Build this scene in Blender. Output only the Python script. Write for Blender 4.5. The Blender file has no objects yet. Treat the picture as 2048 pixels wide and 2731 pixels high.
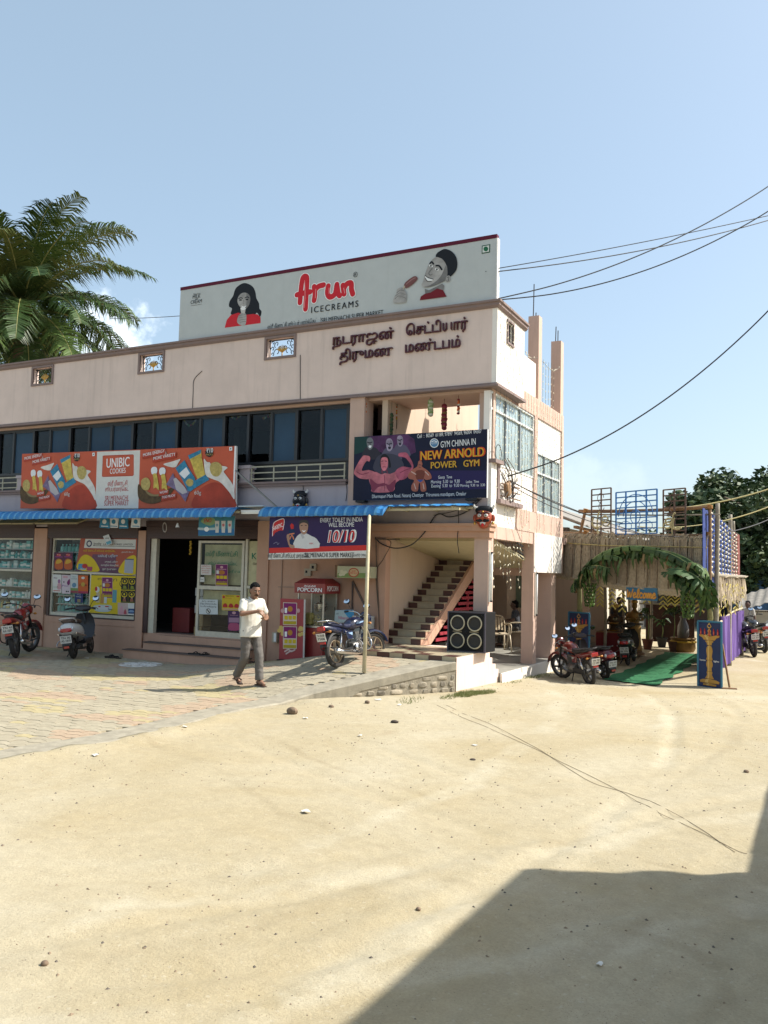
import bpy, bmesh, math, random
from mathutils import Vector, Matrix, noise
S = bpy.context.scene
COL = S.collection
R = math.radians
random.seed(7)
# ------------------------------------------------------------------ camera
YAW, PITCH, ROLL, FPX = R(27.11), R(4.14), R(1.37), 2260.0
CAM = Vector((0, 0, 1.96))
_f = Vector((-math.sin(YAW)*math.cos(PITCH), math.cos(YAW)*math.cos(PITCH), math.sin(PITCH)))
_r0 = Vector((math.cos(YAW), math.sin(YAW), 0)); _u0 = _r0.cross(_f)
_r = math.cos(ROLL)*_r0 + math.sin(ROLL)*_u0
_u = -math.sin(ROLL)*_r0 + math.cos(ROLL)*_u0
cd = bpy.data.cameras.new('camera'); co = bpy.data.objects.new('camera', cd); COL.objects.link(co)
cd.sensor_fit = 'VERTICAL'; cd.sensor_height = 36.0; cd.lens = 36.0*FPX/2731; cd.clip_end = 3000; cd.clip_start = .05
m4 = Matrix((_r, _u, -_f)).transposed().to_4x4(); m4.translation = CAM
co.matrix_world = m4
S.camera = co
# ------------------------------------------------------------------ sky, sun, exposure
SUN_EL, SUN_AZ = R(46.0), R(28.5)          # azimuth measured from +X towards +Y
W = bpy.data.worlds.new('World'); S.world = W; W.use_nodes = True
nt = W.node_tree; nt.nodes.clear()
sky = nt.nodes.new('ShaderNodeTexSky'); sky.sky_type = 'NISHITA'; sky.sun_disc = False
sky.sun_elevation = SUN_EL; sky.sun_rotation = R(90) - SUN_AZ
sky.air_density = 1.0; sky.dust_density = 3.2; sky.ozone_density = 1.2; sky.altitude = 300
tc = nt.nodes.new('ShaderNodeTexCoord'); nz = nt.nodes.new('ShaderNodeTexNoise'); nz.inputs['Scale'].default_value = 26; nz.inputs['Detail'].default_value = 6; nz.inputs['Roughness'].default_value = .6
def cloud(px_, py_, rad, amt):
    """a small soft cumulus low in the sky, seen in the direction of one measured point"""
    d = (_r*((px_-1024)/FPX) - _u*((py_-1365.5)/FPX) + _f).normalized(); ds = nt.nodes.new('ShaderNodeVectorMath'); ds.operation = 'DISTANCE'; ds.inputs[1].default_value = d; nt.links.new(tc.outputs['Generated'], ds.inputs[0])
    ad = nt.nodes.new('ShaderNodeMath'); ad.operation = 'MULTIPLY_ADD'; ad.inputs[1].default_value = .11; nt.links.new(nz.outputs['Fac'], ad.inputs[0]); nt.links.new(ds.outputs['Value'], ad.inputs[2])
    mr = nt.nodes.new('ShaderNodeMapRange'); mr.interpolation_type = 'SMOOTHSTEP'; mr.inputs[1].default_value = .055+rad*.3; mr.inputs[2].default_value = .055+rad; mr.inputs[3].default_value = amt; mr.inputs[4].default_value = 0; nt.links.new(ad.outputs[0], mr.inputs[0]); return mr.outputs[0]
mx = nt.nodes.new('ShaderNodeMix'); mx.data_type = 'RGBA'; mx.inputs[7].default_value = (9.0, 9.3, 9.8, 1)
bg = nt.nodes.new('ShaderNodeBackground'); bg.inputs['Strength'].default_value = .128
wo = nt.nodes.new('ShaderNodeOutputWorld')
L = nt.links.new
L(tc.outputs['Generated'], nz.inputs['Vector']); cs = [cloud(300,905,.045,.75), cloud(1545,1310,.05,.12), cloud(1640,1330,.05,.08), cloud(225,935,.03,.6)]
while len(cs) > 1: mm = nt.nodes.new('ShaderNodeMath'); mm.operation = 'MAXIMUM'; L(cs.pop(), mm.inputs[0]); L(cs.pop(), mm.inputs[1]); cs.append(mm.outputs[0])
L(cs[0], mx.inputs[0]); L(sky.outputs[0], mx.inputs[6]); hz = nt.nodes.new('ShaderNodeMix'); hz.data_type = 'RGBA'; hz.inputs[0].default_value = .26; hz.inputs[7].default_value = (4.7, 6.1, 6.5, 1); L(mx.outputs[2], hz.inputs[6]); L(hz.outputs[2], bg.inputs['Color']); L(bg.outputs[0], wo.inputs[0])
sd = bpy.data.lights.new('sun', 'SUN'); sd.energy = 5.0; sd.angle = R(.53); sd.color = (1.0, .95, .86)
so = bpy.data.objects.new('sun', sd); COL.objects.link(so)
SUNV = Vector((math.cos(SUN_EL)*math.cos(SUN_AZ), math.cos(SUN_EL)*math.sin(SUN_AZ), math.sin(SUN_EL)))
so.rotation_euler = SUNV.to_track_quat('Z', 'Y').to_euler(); so.location = SUNV*60
S.view_settings.view_transform = 'Standard'; S.view_settings.look = 'None'; S.view_settings.gamma = 1; S.view_settings.exposure = .63
S.view_settings.use_curve_mapping = False
S.cycles.max_bounces = 8; S.cycles.transparent_max_bounces = 16
# ------------------------------------------------------------------ where a measured direction meets a real plane of the place
def ray(x, y):
    return _r*((x-1024)/FPX) - _u*((y-1365.5)/FPX) + _f
def PY(x, y, Y): d = ray(x, y); return CAM + d*((Y-CAM.y)/d.y)
def PX(x, y, X): d = ray(x, y); return CAM + d*((X-CAM.x)/d.x)
def PZ(x, y, z): d = ray(x, y); return CAM + d*((z-CAM.z)/d.z)
def PP(x, y, P, n): d = ray(x, y); return CAM + d*((Vector(P)-CAM).dot(n)/d.dot(n))
def zc(r, x, y): return (r[0]+x*r[2], r[1]+y*r[2])
# ------------------------------------------------------------------ mesh helpers
class MB:
    def __init__(s): s.v = []; s.f = []; s.m = []
    def add(s, vs, fs, mi=0):
        o = len(s.v); s.v += [tuple(v) for v in vs]; s.f += [tuple(i+o for i in f) for f in fs]; s.m += [mi]*len(fs); return s
    def box(s, x0, y0, z0, x1, y1, z1, mi=0):
        x0, x1 = min(x0, x1), max(x0, x1); y0, y1 = min(y0, y1), max(y0, y1); z0, z1 = min(z0, z1), max(z0, z1)
        return s.add([(x0,y0,z0),(x1,y0,z0),(x1,y1,z0),(x0,y1,z0),(x0,y0,z1),(x1,y0,z1),(x1,y1,z1),(x0,y1,z1)],
                     [(0,3,2,1),(4,5,6,7),(0,1,5,4),(1,2,6,5),(2,3,7,6),(3,0,4,7)], mi)
    def obox(s, c, sz, M=None, mi=0):
        c = Vector(c); M = M or Matrix.Identity(3); h = [d/2 for d in sz]
        vs = [c + M @ Vector((a*h[0], b*h[1], d*h[2])) for d in (-1,1) for a, b in ((-1,-1),(1,-1),(1,1),(-1,1))]
        return s.add(vs, [(0,3,2,1),(4,5,6,7),(0,1,5,4),(1,2,6,5),(2,3,7,6),(3,0,4,7)], mi)
    def bar(s, p, q, w, h=None, mi=0, up=(0,0,1)):
        p = Vector(p); q = Vector(q); d = (q-p); l = d.length
        if l < 1e-6: return s
        d.normalize(); u = Vector(up)
        if abs(d.dot(u)) > .95: u = Vector((0,1,0)) if abs(d.y) < .9 else Vector((1,0,0))
        b = u.cross(d).normalized(); u = d.cross(b)
        M = Matrix((d, b, u)).transposed()
        return s.obox((p+q)/2, (l, w, h or w), M, mi)
    def tube(s, pts, r, n=6, mi=0, cap=True):
        pts = [Vector(p) for p in pts]; k = len(pts); rr = r if isinstance(r, (list, tuple)) else [r]*k
        vs = []; pb = None
        for i, p in enumerate(pts):
            d = (pts[min(i+1,k-1)] - pts[max(i-1,0)])
            if d.length < 1e-9: d = Vector((0,0,1))
            d.normalize()
            if pb is None: u = Vector((0,0,1)) if abs(d.z) < .9 else Vector((1,0,0)); b = u.cross(d).normalized()
            else:
                b = (pb - d*pb.dot(d)); b = b.normalized() if b.length > 1e-6 else pb
            pb = b; c = d.cross(b)
            vs += [p + (b*math.cos(2*math.pi*j/n) + c*math.sin(2*math.pi*j/n))*rr[i] for j in range(n)]
        fs = [(i*n+j, i*n+(j+1)%n, (i+1)*n+(j+1)%n, (i+1)*n+j) for i in range(k-1) for j in range(n)]
        if cap: fs += [tuple(range(n))[::-1], tuple((k-1)*n+j for j in range(n))]
        return s.add(vs, fs, mi)
    def lathe(s, prof, n=16, o=(0,0,0), M=None, mi=0, sq=(1,1)):
        o = Vector(o); M = M or Matrix.Identity(3); vs = []
        for r, z in prof: vs += [o + M @ Vector((r*sq[0]*math.cos(2*math.pi*j/n), r*sq[1]*math.sin(2*math.pi*j/n), z)) for j in range(n)]
        k = len(prof)
        fs = [(i*n+j, i*n+(j+1)%n, (i+1)*n+(j+1)%n, (i+1)*n+j) for i in range(k-1) for j in range(n)]
        fs += [tuple(range(n))[::-1], tuple((k-1)*n+j for j in range(n))]
        return s.add(vs, fs, mi)
    def torus(s, c, ax, Rr, r, n=24, m=8, mi=0, sq=1.0):
        c = Vector(c); q = Vector((0,0,1)).rotation_difference(Vector(ax)).to_matrix(); vs = []
        for i in range(n):
            a = 2*math.pi*i/n
            for j in range(m):
                b = 2*math.pi*j/m; vs.append(c + q @ Vector(((Rr+r*math.cos(b))*math.cos(a), (Rr+r*math.cos(b))*math.sin(a), r*sq*math.sin(b))))
        return s.add(vs, [(i*m+j, ((i+1)%n)*m+j, ((i+1)%n)*m+(j+1)%m, i*m+(j+1)%m) for i in range(n) for j in range(m)], mi)
    def ell(s, c, rad, nu=12, nv=8, M=None, mi=0):
        c = Vector(c); M = M or Matrix.Identity(3); vs = [c + M @ Vector((0,0,-rad[2]))]
        for i in range(1, nv):
            a = -math.pi/2 + math.pi*i/nv
            vs += [c + M @ Vector((rad[0]*math.cos(a)*math.cos(2*math.pi*j/nu), rad[1]*math.cos(a)*math.sin(2*math.pi*j/nu), rad[2]*math.sin(a))) for j in range(nu)]
        vs.append(c + M @ Vector((0,0,rad[2]))); t = len(vs)-1
        fs = [(0, 1+(j+1)%nu, 1+j) for j in range(nu)] + [(t, 1+(nv-2)*nu+j, 1+(nv-2)*nu+(j+1)%nu) for j in range(nu)]
        fs += [(1+i*nu+j, 1+i*nu+(j+1)%nu, 1+(i+1)*nu+(j+1)%nu, 1+(i+1)*nu+j) for i in range(nv-2) for j in range(nu)]
        return s.add(vs, fs, mi)
    def loft(s, rings, mi=0, cap=True):
        n = len(rings[0]); k = len(rings); vs = [Vector(p) for r in rings for p in r]
        fs = [(i*n+j, i*n+(j+1)%n, (i+1)*n+(j+1)%n, (i+1)*n+j) for i in range(k-1) for j in range(n)]
        if cap: fs += [tuple(range(n))[::-1], tuple((k-1)*n+j for j in range(n))]
        return s.add(vs, fs, mi)
    def poly(s, pts, mi=0): return s.add(pts, [tuple(range(len(pts)))], mi)
    def prism(s, pts, ext, mi=0):
        n = len(pts); a = [Vector(p) for p in pts]; e = Vector(ext)
        return s.add(a + [p+e for p in a], [tuple(range(n))[::-1], tuple(range(n, 2*n))] + [(i, (i+1)%n, n+(i+1)%n, n+i) for i in range(n)], mi)
    def build(s, name, mats, parent=None, smooth=False, world=True, bevel=0, fix=True):
        me = bpy.data.meshes.new(name); me.from_pydata(s.v, [], s.f); mats = mats if isinstance(mats, (list, tuple)) else [mats]
        for m in mats: me.materials.append(m)
        if len(mats) > 1: me.polygons.foreach_set('material_index', s.m)
        if fix:
            bm = bmesh.new(); bm.from_mesh(me); bmesh.ops.recalc_face_normals(bm, faces=bm.faces); bm.to_mesh(me); bm.free()
        if smooth:
            me.polygons.foreach_set('use_smooth', [True]*len(me.polygons))
            if smooth is not True: me.set_sharp_from_angle(angle=R(smooth))
        o = bpy.data.objects.new(name, me); COL.objects.link(o)
        if bevel:
            b = o.modifiers.new('bevel', 'BEVEL'); b.width = bevel; b.segments = 2; b.limit_method = 'ANGLE'; b.angle_limit = R(40)
        if parent: adopt(o, parent, world)
        return o
def adopt(o, parent, world=True):
    o.parent = parent
    if world and parent.type == 'EMPTY': o.matrix_parent_inverse = parent.matrix_basis.inverted()
    return o
def tag(o, label, cat, group=None):
    o['label'] = label; o['category'] = cat
    if group: o['group'] = group
    return o
def thing(name, label, cat, loc=(0,0,0), rz=0, group=None):
    o = bpy.data.objects.new(name, None); COL.objects.link(o); o.location = loc; o.rotation_euler = (0, 0, rz); o.empty_display_size = .2
    return tag(o, label, cat, group)
def struct(o): o['kind'] = 'structure'; return o
def stuff(o): o['kind'] = 'stuff'; return o
_TS = bpy.data.scenes.new('bench')
def baked(o):
    """evaluated mesh of one object, worked out on an empty bench scene"""
    _TS.collection.objects.link(o); vl = _TS.view_layers[0]; vl.update(); me = bpy.data.meshes.new_from_object(o.evaluated_get(vl.depsgraph)); _TS.collection.objects.unlink(o)
    return me
def rm(o, voxel, sm=4, it=.5):
    """fuse overlapping pieces of a body or cloth into one continuous skin"""
    a = o.modifiers.new('r', 'REMESH'); a.mode = 'VOXEL'; a.voxel_size = voxel; a.use_smooth_shade = True
    b = o.modifiers.new('s', 'SMOOTH'); b.iterations = sm; b.factor = it
    me = baked(o)
    o.modifiers.clear(); mats = list(o.data.materials); o.data = me; me.materials.clear()
    for m in mats: me.materials.append(m)
    me.polygons.foreach_set('use_smooth', [True]*len(me.polygons))
    return o
def cr(pts, k=5, closed=False):
    """smooth curve through points"""
    P = [Vector(p) for p in pts]; n = len(P); out = []
    for i in range(n if closed else n-1):
        a, b, c, d = (P[(i-1)%n], P[i], P[(i+1)%n], P[(i+2)%n]) if closed else (P[max(i-1,0)], P[i], P[i+1], P[min(i+2,n-1)])
        for j in range(k):
            t = j/k; out.append(.5*((2*b) + (c-a)*t + (2*a-5*b+4*c-d)*t*t + (3*b-a-3*c+d)*t**3))
    if not closed: out.append(P[-1])
    return out
# ------------------------------------------------------------------ materials
MC = {}
def mat(name, c, rough=.7, metal=0.0, var=.12, vs=6.0, bump=0.0, bs=40.0, spec=.5, streak=0.0, coat=0.0, stain=None):
    """painted / cast / woven surface: colour, grain, fine relief, wear"""
    if name in MC: return MC[name]
    m = bpy.data.materials.new(name); m.use_nodes = True; t = m.node_tree; b = t.nodes['Principled BSDF']; ln = t.links.new; N = t.nodes.new
    b.inputs['Roughness'].default_value = rough; b.inputs['Metallic'].default_value = metal; b.inputs['Specular IOR Level'].default_value = spec
    b.inputs['Coat Weight'].default_value = coat; b.inputs['Coat Roughness'].default_value = .08
    m.diffuse_color = (*c, 1)
    tc = N('ShaderNodeTexCoord'); col = None
    if var > 0:
        n1 = N('ShaderNodeTexNoise'); n1.inputs['Scale'].default_value = vs; n1.inputs['Detail'].default_value = 6; n1.inputs['Roughness'].default_value = .65
        ln(tc.outputs['Object'], n1.inputs['Vector'])
        r = N('ShaderNodeValToRGB'); r.color_ramp.elements[0].position = .3; r.color_ramp.elements[1].position = .72
        r.color_ramp.elements[0].color = (*[max(0, x*(1-var)) for x in c], 1); r.color_ramp.elements[1].color = (*[min(1, x*(1+var*.7)) for x in c], 1)
        ln(n1.outputs['Fac'], r.inputs[0]); col = r.outputs[0]
        mr = N('ShaderNodeMapRange'); mr.inputs[3].default_value = max(.03, rough-.1); mr.inputs[4].default_value = min(1, rough+.12)
        ln(n1.outputs['Fac'], mr.inputs[0]); ln(mr.outputs[0], b.inputs['Roughness'])
    if streak > 0:
        mp = N('ShaderNodeMapping'); mp.inputs['Scale'].default_value = (3.2, 3.2, .22); n2 = N('ShaderNodeTexNoise'); n2.inputs['Scale'].default_value = 2.2; n2.inputs['Detail'].default_value = 8; n2.inputs['Roughness'].default_value = .7
        ln(tc.outputs['Object'], mp.inputs[0]); ln(mp.outputs[0], n2.inputs['Vector'])
        r2 = N('ShaderNodeValToRGB'); r2.color_ramp.elements[0].position = .52; r2.color_ramp.elements[1].position = .75
        ln(n2.outputs['Fac'], r2.inputs[0]); ml = N('ShaderNodeMath'); ml.operation = 'MULTIPLY'; ml.inputs[1].default_value = streak; ln(r2.outputs[0], ml.inputs[0])
        x = N('ShaderNodeMix'); x.data_type = 'RGBA'; sc = stain or [v*.45 for v in c]; x.inputs[7].default_value = (*sc, 1)
        ln(ml.outputs[0], x.inputs[0])
        if col: ln(col, x.inputs[6])
        else: x.inputs[6].default_value = (*c, 1)
        col = x.outputs[2]
    if col: ln(col, b.inputs['Base Color'])
    else: b.inputs['Base Color'].default_value = (*c, 1)
    if bump > 0:
        n3 = N('ShaderNodeTexNoise'); n3.inputs['Scale'].default_value = bs; n3.inputs['Detail'].default_value = 5; ln(tc.outputs['Object'], n3.inputs['Vector'])
        bp = N('ShaderNodeBump'); bp.inputs['Strength'].default_value = bump; bp.inputs['Distance'].default_value = .01; ln(n3.outputs['Fac'], bp.inputs['Height']); ln(bp.outputs[0], b.inputs['Normal'])
    MC[name] = m; return m
def ink(c, rough=.45):
    """flat print colour"""
    n = 'ink_%02x%02x%02x_%d' % (*[int(255*min(1, max(0, x))) for x in c], int(rough*100))
    return mat(n, c, rough, var=.06, vs=9, spec=.2)
def sr(h):
    """sRGB hex to linear"""
    v = [int(h[i:i+2], 16)/255 for i in (0, 2, 4)]
    return tuple(x/12.92 if x <= .04045 else ((x+.055)/1.055)**2.4 for x in v)
def glass(name, tint=(.9,.95,.95), refl=.08, trans=.9, rough=.02):
    if name in MC: return MC[name]
    m = bpy.data.materials.new(name); m.use_nodes = True; t = m.node_tree; t.nodes.clear(); N = t.nodes.new
    o = N('ShaderNodeOutputMaterial'); g = N('ShaderNodeBsdfGlossy'); g.inputs['Roughness'].default_value = rough; g.inputs['Color'].default_value = (.9,.92,.95,1)
    tr = N('ShaderNodeBsdfTransparent'); tr.inputs['Color'].default_value = (*[x*trans for x in tint], 1)
    f = N('ShaderNodeLayerWeight'); f.inputs['Blend'].default_value = .5; pw_ = N('ShaderNodeMath'); pw_.operation = 'POWER'; pw_.inputs[1].default_value = 4.0; sc_ = N('ShaderNodeMath'); sc_.operation = 'MULTIPLY'; sc_.inputs[1].default_value = .8
    a = N('ShaderNodeMath'); a.operation = 'ADD'; a.inputs[1].default_value = .035+refl; a.use_clamp = True
    mx = N('ShaderNodeMixShader'); ln = t.links.new
    ln(f.outputs['Facing'], pw_.inputs[0]); ln(pw_.outputs[0], sc_.inputs[0]); ln(sc_.outputs[0], a.inputs[0]); ln(a.outputs[0], mx.inputs[0]); ln(tr.outputs[0], mx.inputs[1]); ln(g.outputs[0], mx.inputs[2]); ln(mx.outputs[0], o.inputs[0])
    MC[name] = m; return m
# ------------------------------------------------------------------ lettering
def text(s, name, m, parent, p0, ux, uz, w=None, h=.2, ext=.002, bold=0.0, align='C', shear=0.0, world=True, spacing=1.0):
    """a line of lettering: p0 anchor on the surface, ux along the line, uz up; h cap height, w total width"""
    c = bpy.data.curves.new('lettering', 'FONT'); c.body = s; c.size = 1; c.extrude = 0; c.offset = bold if ext > .0025 else 0; c.shear = shear; c.resolution_u = 3; c.space_character = spacing
    o = bpy.data.objects.new('lettering', c); me = baked(o); bpy.data.objects.remove(o); bpy.data.curves.remove(c)
    if not me.vertices: return None
    xs = [v.co.x for v in me.vertices]; ys = [v.co.y for v in me.vertices]; x0, x1 = min(xs), max(xs)
    sy = h/.72; sx = (w/(x1-x0)) if w else sy
    off = {'C': (x0+x1)/2, 'L': x0, 'R': x1}[align]
    ux = Vector(ux).normalized(); uz = Vector(uz).normalized(); n = ux.cross(uz).normalized(); p0 = Vector(p0)
    bm = bmesh.new(); bm.from_mesh(me)
    if ext > .0025:
        g = bmesh.ops.extrude_face_region(bm, geom=bm.faces[:]); vs = [e for e in g['geom'] if isinstance(e, bmesh.types.BMVert)]
        for v in vs: v.co.z += 1
    for v in bm.verts: v.co = p0 + ux*((v.co.x-off)*sx) + uz*(v.co.y*sy) + n*(v.co.z*ext if ext > .0025 else ext)
    bmesh.ops.recalc_face_normals(bm, faces=bm.faces)
    if ext <= .0025:
        for f in bm.faces:
            if f.normal.dot(n) < 0: f.normal_flip()
    if ext <= .0025 and bold > 0:            # heavier weight: a second pull of the same print, slipped sideways
        g = bmesh.ops.duplicate(bm, geom=bm.verts[:]+bm.edges[:]+bm.faces[:])
        for e in g['geom']:
            if isinstance(e, bmesh.types.BMVert): e.co += ux*(bold*2.2*sx) + n*.00012
    bm.to_mesh(me); bm.free(); me.materials.clear(); me.materials.append(m); me.name = name
    o = bpy.data.objects.new(name, me); COL.objects.link(o)
    if parent: adopt(o, parent, world)
    return o
class Panel:
    """a flat printed face of a sign: layers of print on the plane through P with axes ux, uz (metres), facing n"""
    def __init__(s, P, ux, uz, parent, zr=None):
        s.P = Vector(P); s.ux = Vector(ux).normalized(); s.uz = Vector(uz).normalized(); s.n = s.ux.cross(s.uz).normalized(); s.par = parent; s.k = 0; s.zr = zr
    def at(s, x, y, d=0.0): return s.P + s.ux*x + s.uz*y + s.n*d
    def px(s, x, y):
        q = PP(*zc(s.zr, x, y), s.P, s.n) - s.P; return (q.dot(s.ux), q.dot(s.uz))
    def z(s): s.k += 1; return .0018 + .0003*s.k
    def shape(s, name, pts, m, smooth=0, pix=True, closed=True):
        q = [s.px(*p) for p in pts] if pix else pts
        if smooth: q = [(v.x, v.y) for v in cr([(a, b, 0) for a, b in q], smooth, closed)]
        d = s.z(); mb = MB(); mb.poly([s.at(a, b, d) for a, b in q])
        o = mb.build(name, m, s.par, fix=False)
        if o.data.polygons[0].normal.dot(s.n) < 0: o.data.flip_normals()
        return o
    def disc(s, name, c, rx, ry, m, n=20, pix=True, rot=0.0):
        pts = [(c[0]+rx*math.cos(2*math.pi*i/n)*math.cos(rot)-ry*math.sin(2*math.pi*i/n)*math.sin(rot), c[1]+rx*math.cos(2*math.pi*i/n)*math.sin(rot)+ry*math.sin(2*math.pi*i/n)*math.cos(rot)) for i in range(n)]
        return s.shape(name, pts, m, pix=pix)
    def stroke(s, name, lines, w, m, smooth=5, pix=True):
        """brush strokes of width w (metres)"""
        mb = MB(); d = s.z()
        for ln_ in lines:
            q = [s.px(*p) for p in ln_] if pix else ln_
            q = [Vector((v.x, v.y)) for v in cr([(a, b, 0) for a, b in q], smooth)]
            n = len(q); Lf = []; Rt = []
            for i in range(n):
                t = (q[min(i+1,n-1)] - q[max(i-1,0)])
                if t.length < 1e-9: t = Vector((1,0))
                t.normalize(); nn = Vector((-t.y, t.x))*w/2; Lf.append(q[i]+nn); Rt.append(q[i]-nn)
            vs = [s.at(p.x, p.y, d+1e-5*i) for i, p in enumerate(Lf)] + [s.at(p.x, p.y, d+1e-5*i) for i, p in enumerate(Rt)]; d0_ = d; d += 1.2e-5*n+2e-5
            mb.add(vs, [(n+i, n+i+1, i+1, i) for i in range(n-1)])
            for e, dr in ((q[0], d0_-3e-5), (q[-1], d)):
                mb.poly([s.at(e.x+w/2*math.cos(a*math.pi/5), e.y+w/2*math.sin(a*math.pi/5), dr) for a in range(10)])
        return mb.build(name, m, s.par, fix=False)
    def text(s, st, p, h, m, w=None, pix=True, name='lettering', bold=0.0, align='C', shear=0, tilt=0.0, spacing=1.0):
        q = s.px(*p) if pix else p; a = math.cos(tilt); b = math.sin(tilt)
        return text(st, name, m, s.par, s.at(q[0], q[1], s.z()), s.ux*a+s.uz*b, s.uz*a-s.ux*b, w, h, .0001, bold, align, shear, spacing=spacing)
# ------------------------------------------------------------------ ground
FY, CX = 14.72, -5.36                     # front wall plane and corner of the building
def lerp_tab(t, x):
    if x <= t[0][0]: return t[0][1]
    for (a, b), (c, d) in zip(t, t[1:]):
        if x <= c: return b + (d-b)*(x-a)/(c-a)
    return t[-1][1]
def sm(x): x = max(0, min(1, x)); return x*x*(3-2*x)
def pz(x, y):                             # paved forecourt: ramps up towards the stair landing
    a = max(0, (-7.3-x)/3.4); b = max(0, (13.3-y)/2.4)
    return .52*(1 - min(1, math.hypot(a, b))**1.1)
_e = []
for q in ((0,2032),(110,2008),(323,1973),(480,1935),(530,1921),(640,1893),(800,1857),(900,1834),(1000,1812),(1100,1789),(1212,1759)):
    z = 0
    for _ in range(60): p = PZ(*q, z); z = .8*z + .2*pz(p.x, p.y)
    _e.append((p.x, p.y))
EDGE = [(-10.4, -4), (-8.6, 2.0)] + _e
EDGE[-1] = (CX-.02, 13.27)
ETAB = [(y, x) for x, y in EDGE]
def ex(y): return lerp_tab(ETAB, y)
GT = [(-40,-.03),(8,-.03),(13.2,.03),(17.6,-.11),(20,-.15),(300,-.15)]
def gz(x, y):
    z = lerp_tab(GT, y)
    z += .022*noise.noise(Vector((x*.55, y*.55, 3))) + .010*noise.noise(Vector((x*1.7, y*1.7, 9)))
    t = (y - 5.2 - .55*x); z += .012*math.sin(t*4.2)*math.exp(-((t)/3.5)**2)
    if y < 11 and -.12 < x-ex(y) < .5: e_ = 1-sm((x-ex(y))/.45); z = z*(1-e_) + e_*(.004+.022*noise.noise(Vector((x*3.1,y*3.1,7)))-.03*sm((y-9.2)/1.5))
    if 2 < y < 17 and x > -8.5:
        for cx_, cy_, rad_ in RUTS:
            d = abs(math.hypot(x-cx_, y-cy_)-rad_+.10*noise.noise(Vector((x*.5,y*.5,rad_))))
            if d < .35: z += max(0, .35+noise.noise(Vector((x*.35,y*.35,cx_))))*(-.020*math.exp(-(d/.075)**2)+.009*math.exp(-((d-.16)/.06)**2))
    inside = (x < ex(y)-.12 and y < 14.8) or (x < CX-.1 and 13.2 < y < 24)
    if inside: z -= .25
    return z
RUTS = [(-14.6,16.2,15.95),(-14.6,16.2,17.35),(-16.5,12.0,15.5),(-16.5,12.0,16.8),(4.2,24.0,17.6),(4.2,24.0,18.8),(-20,9,18.5),(-20,9,19.9),(-9,21,10.6),(-9,21,11.9)]
def axis(a, b, da, db, step):
    out = []; x = a
    while x < da: out.append(x); x += max(step, (da-x)*.35)
    x = da
    while x < db: out.append(x); x += step
    x = db
    while x < b: out.append(x); x += max(step, (x-db)*.35 + step)
    return out + [b]
gxs = axis(-900, 900, -9.5, 2.2, .065); gys = axis(-200, 1500, 2.0, 18, .075)
mb = MB(); nx = len(gxs)
mb.v = [(x, y, gz(x, y)) for y in gys for x in gxs]
mb.f = [(j*nx+i, j*nx+i+1, (j+1)*nx+i+1, (j+1)*nx+i) for j in range(len(gys)-1) for i in range(nx-1)]; mb.m = [0]*len(mb.f)
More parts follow.
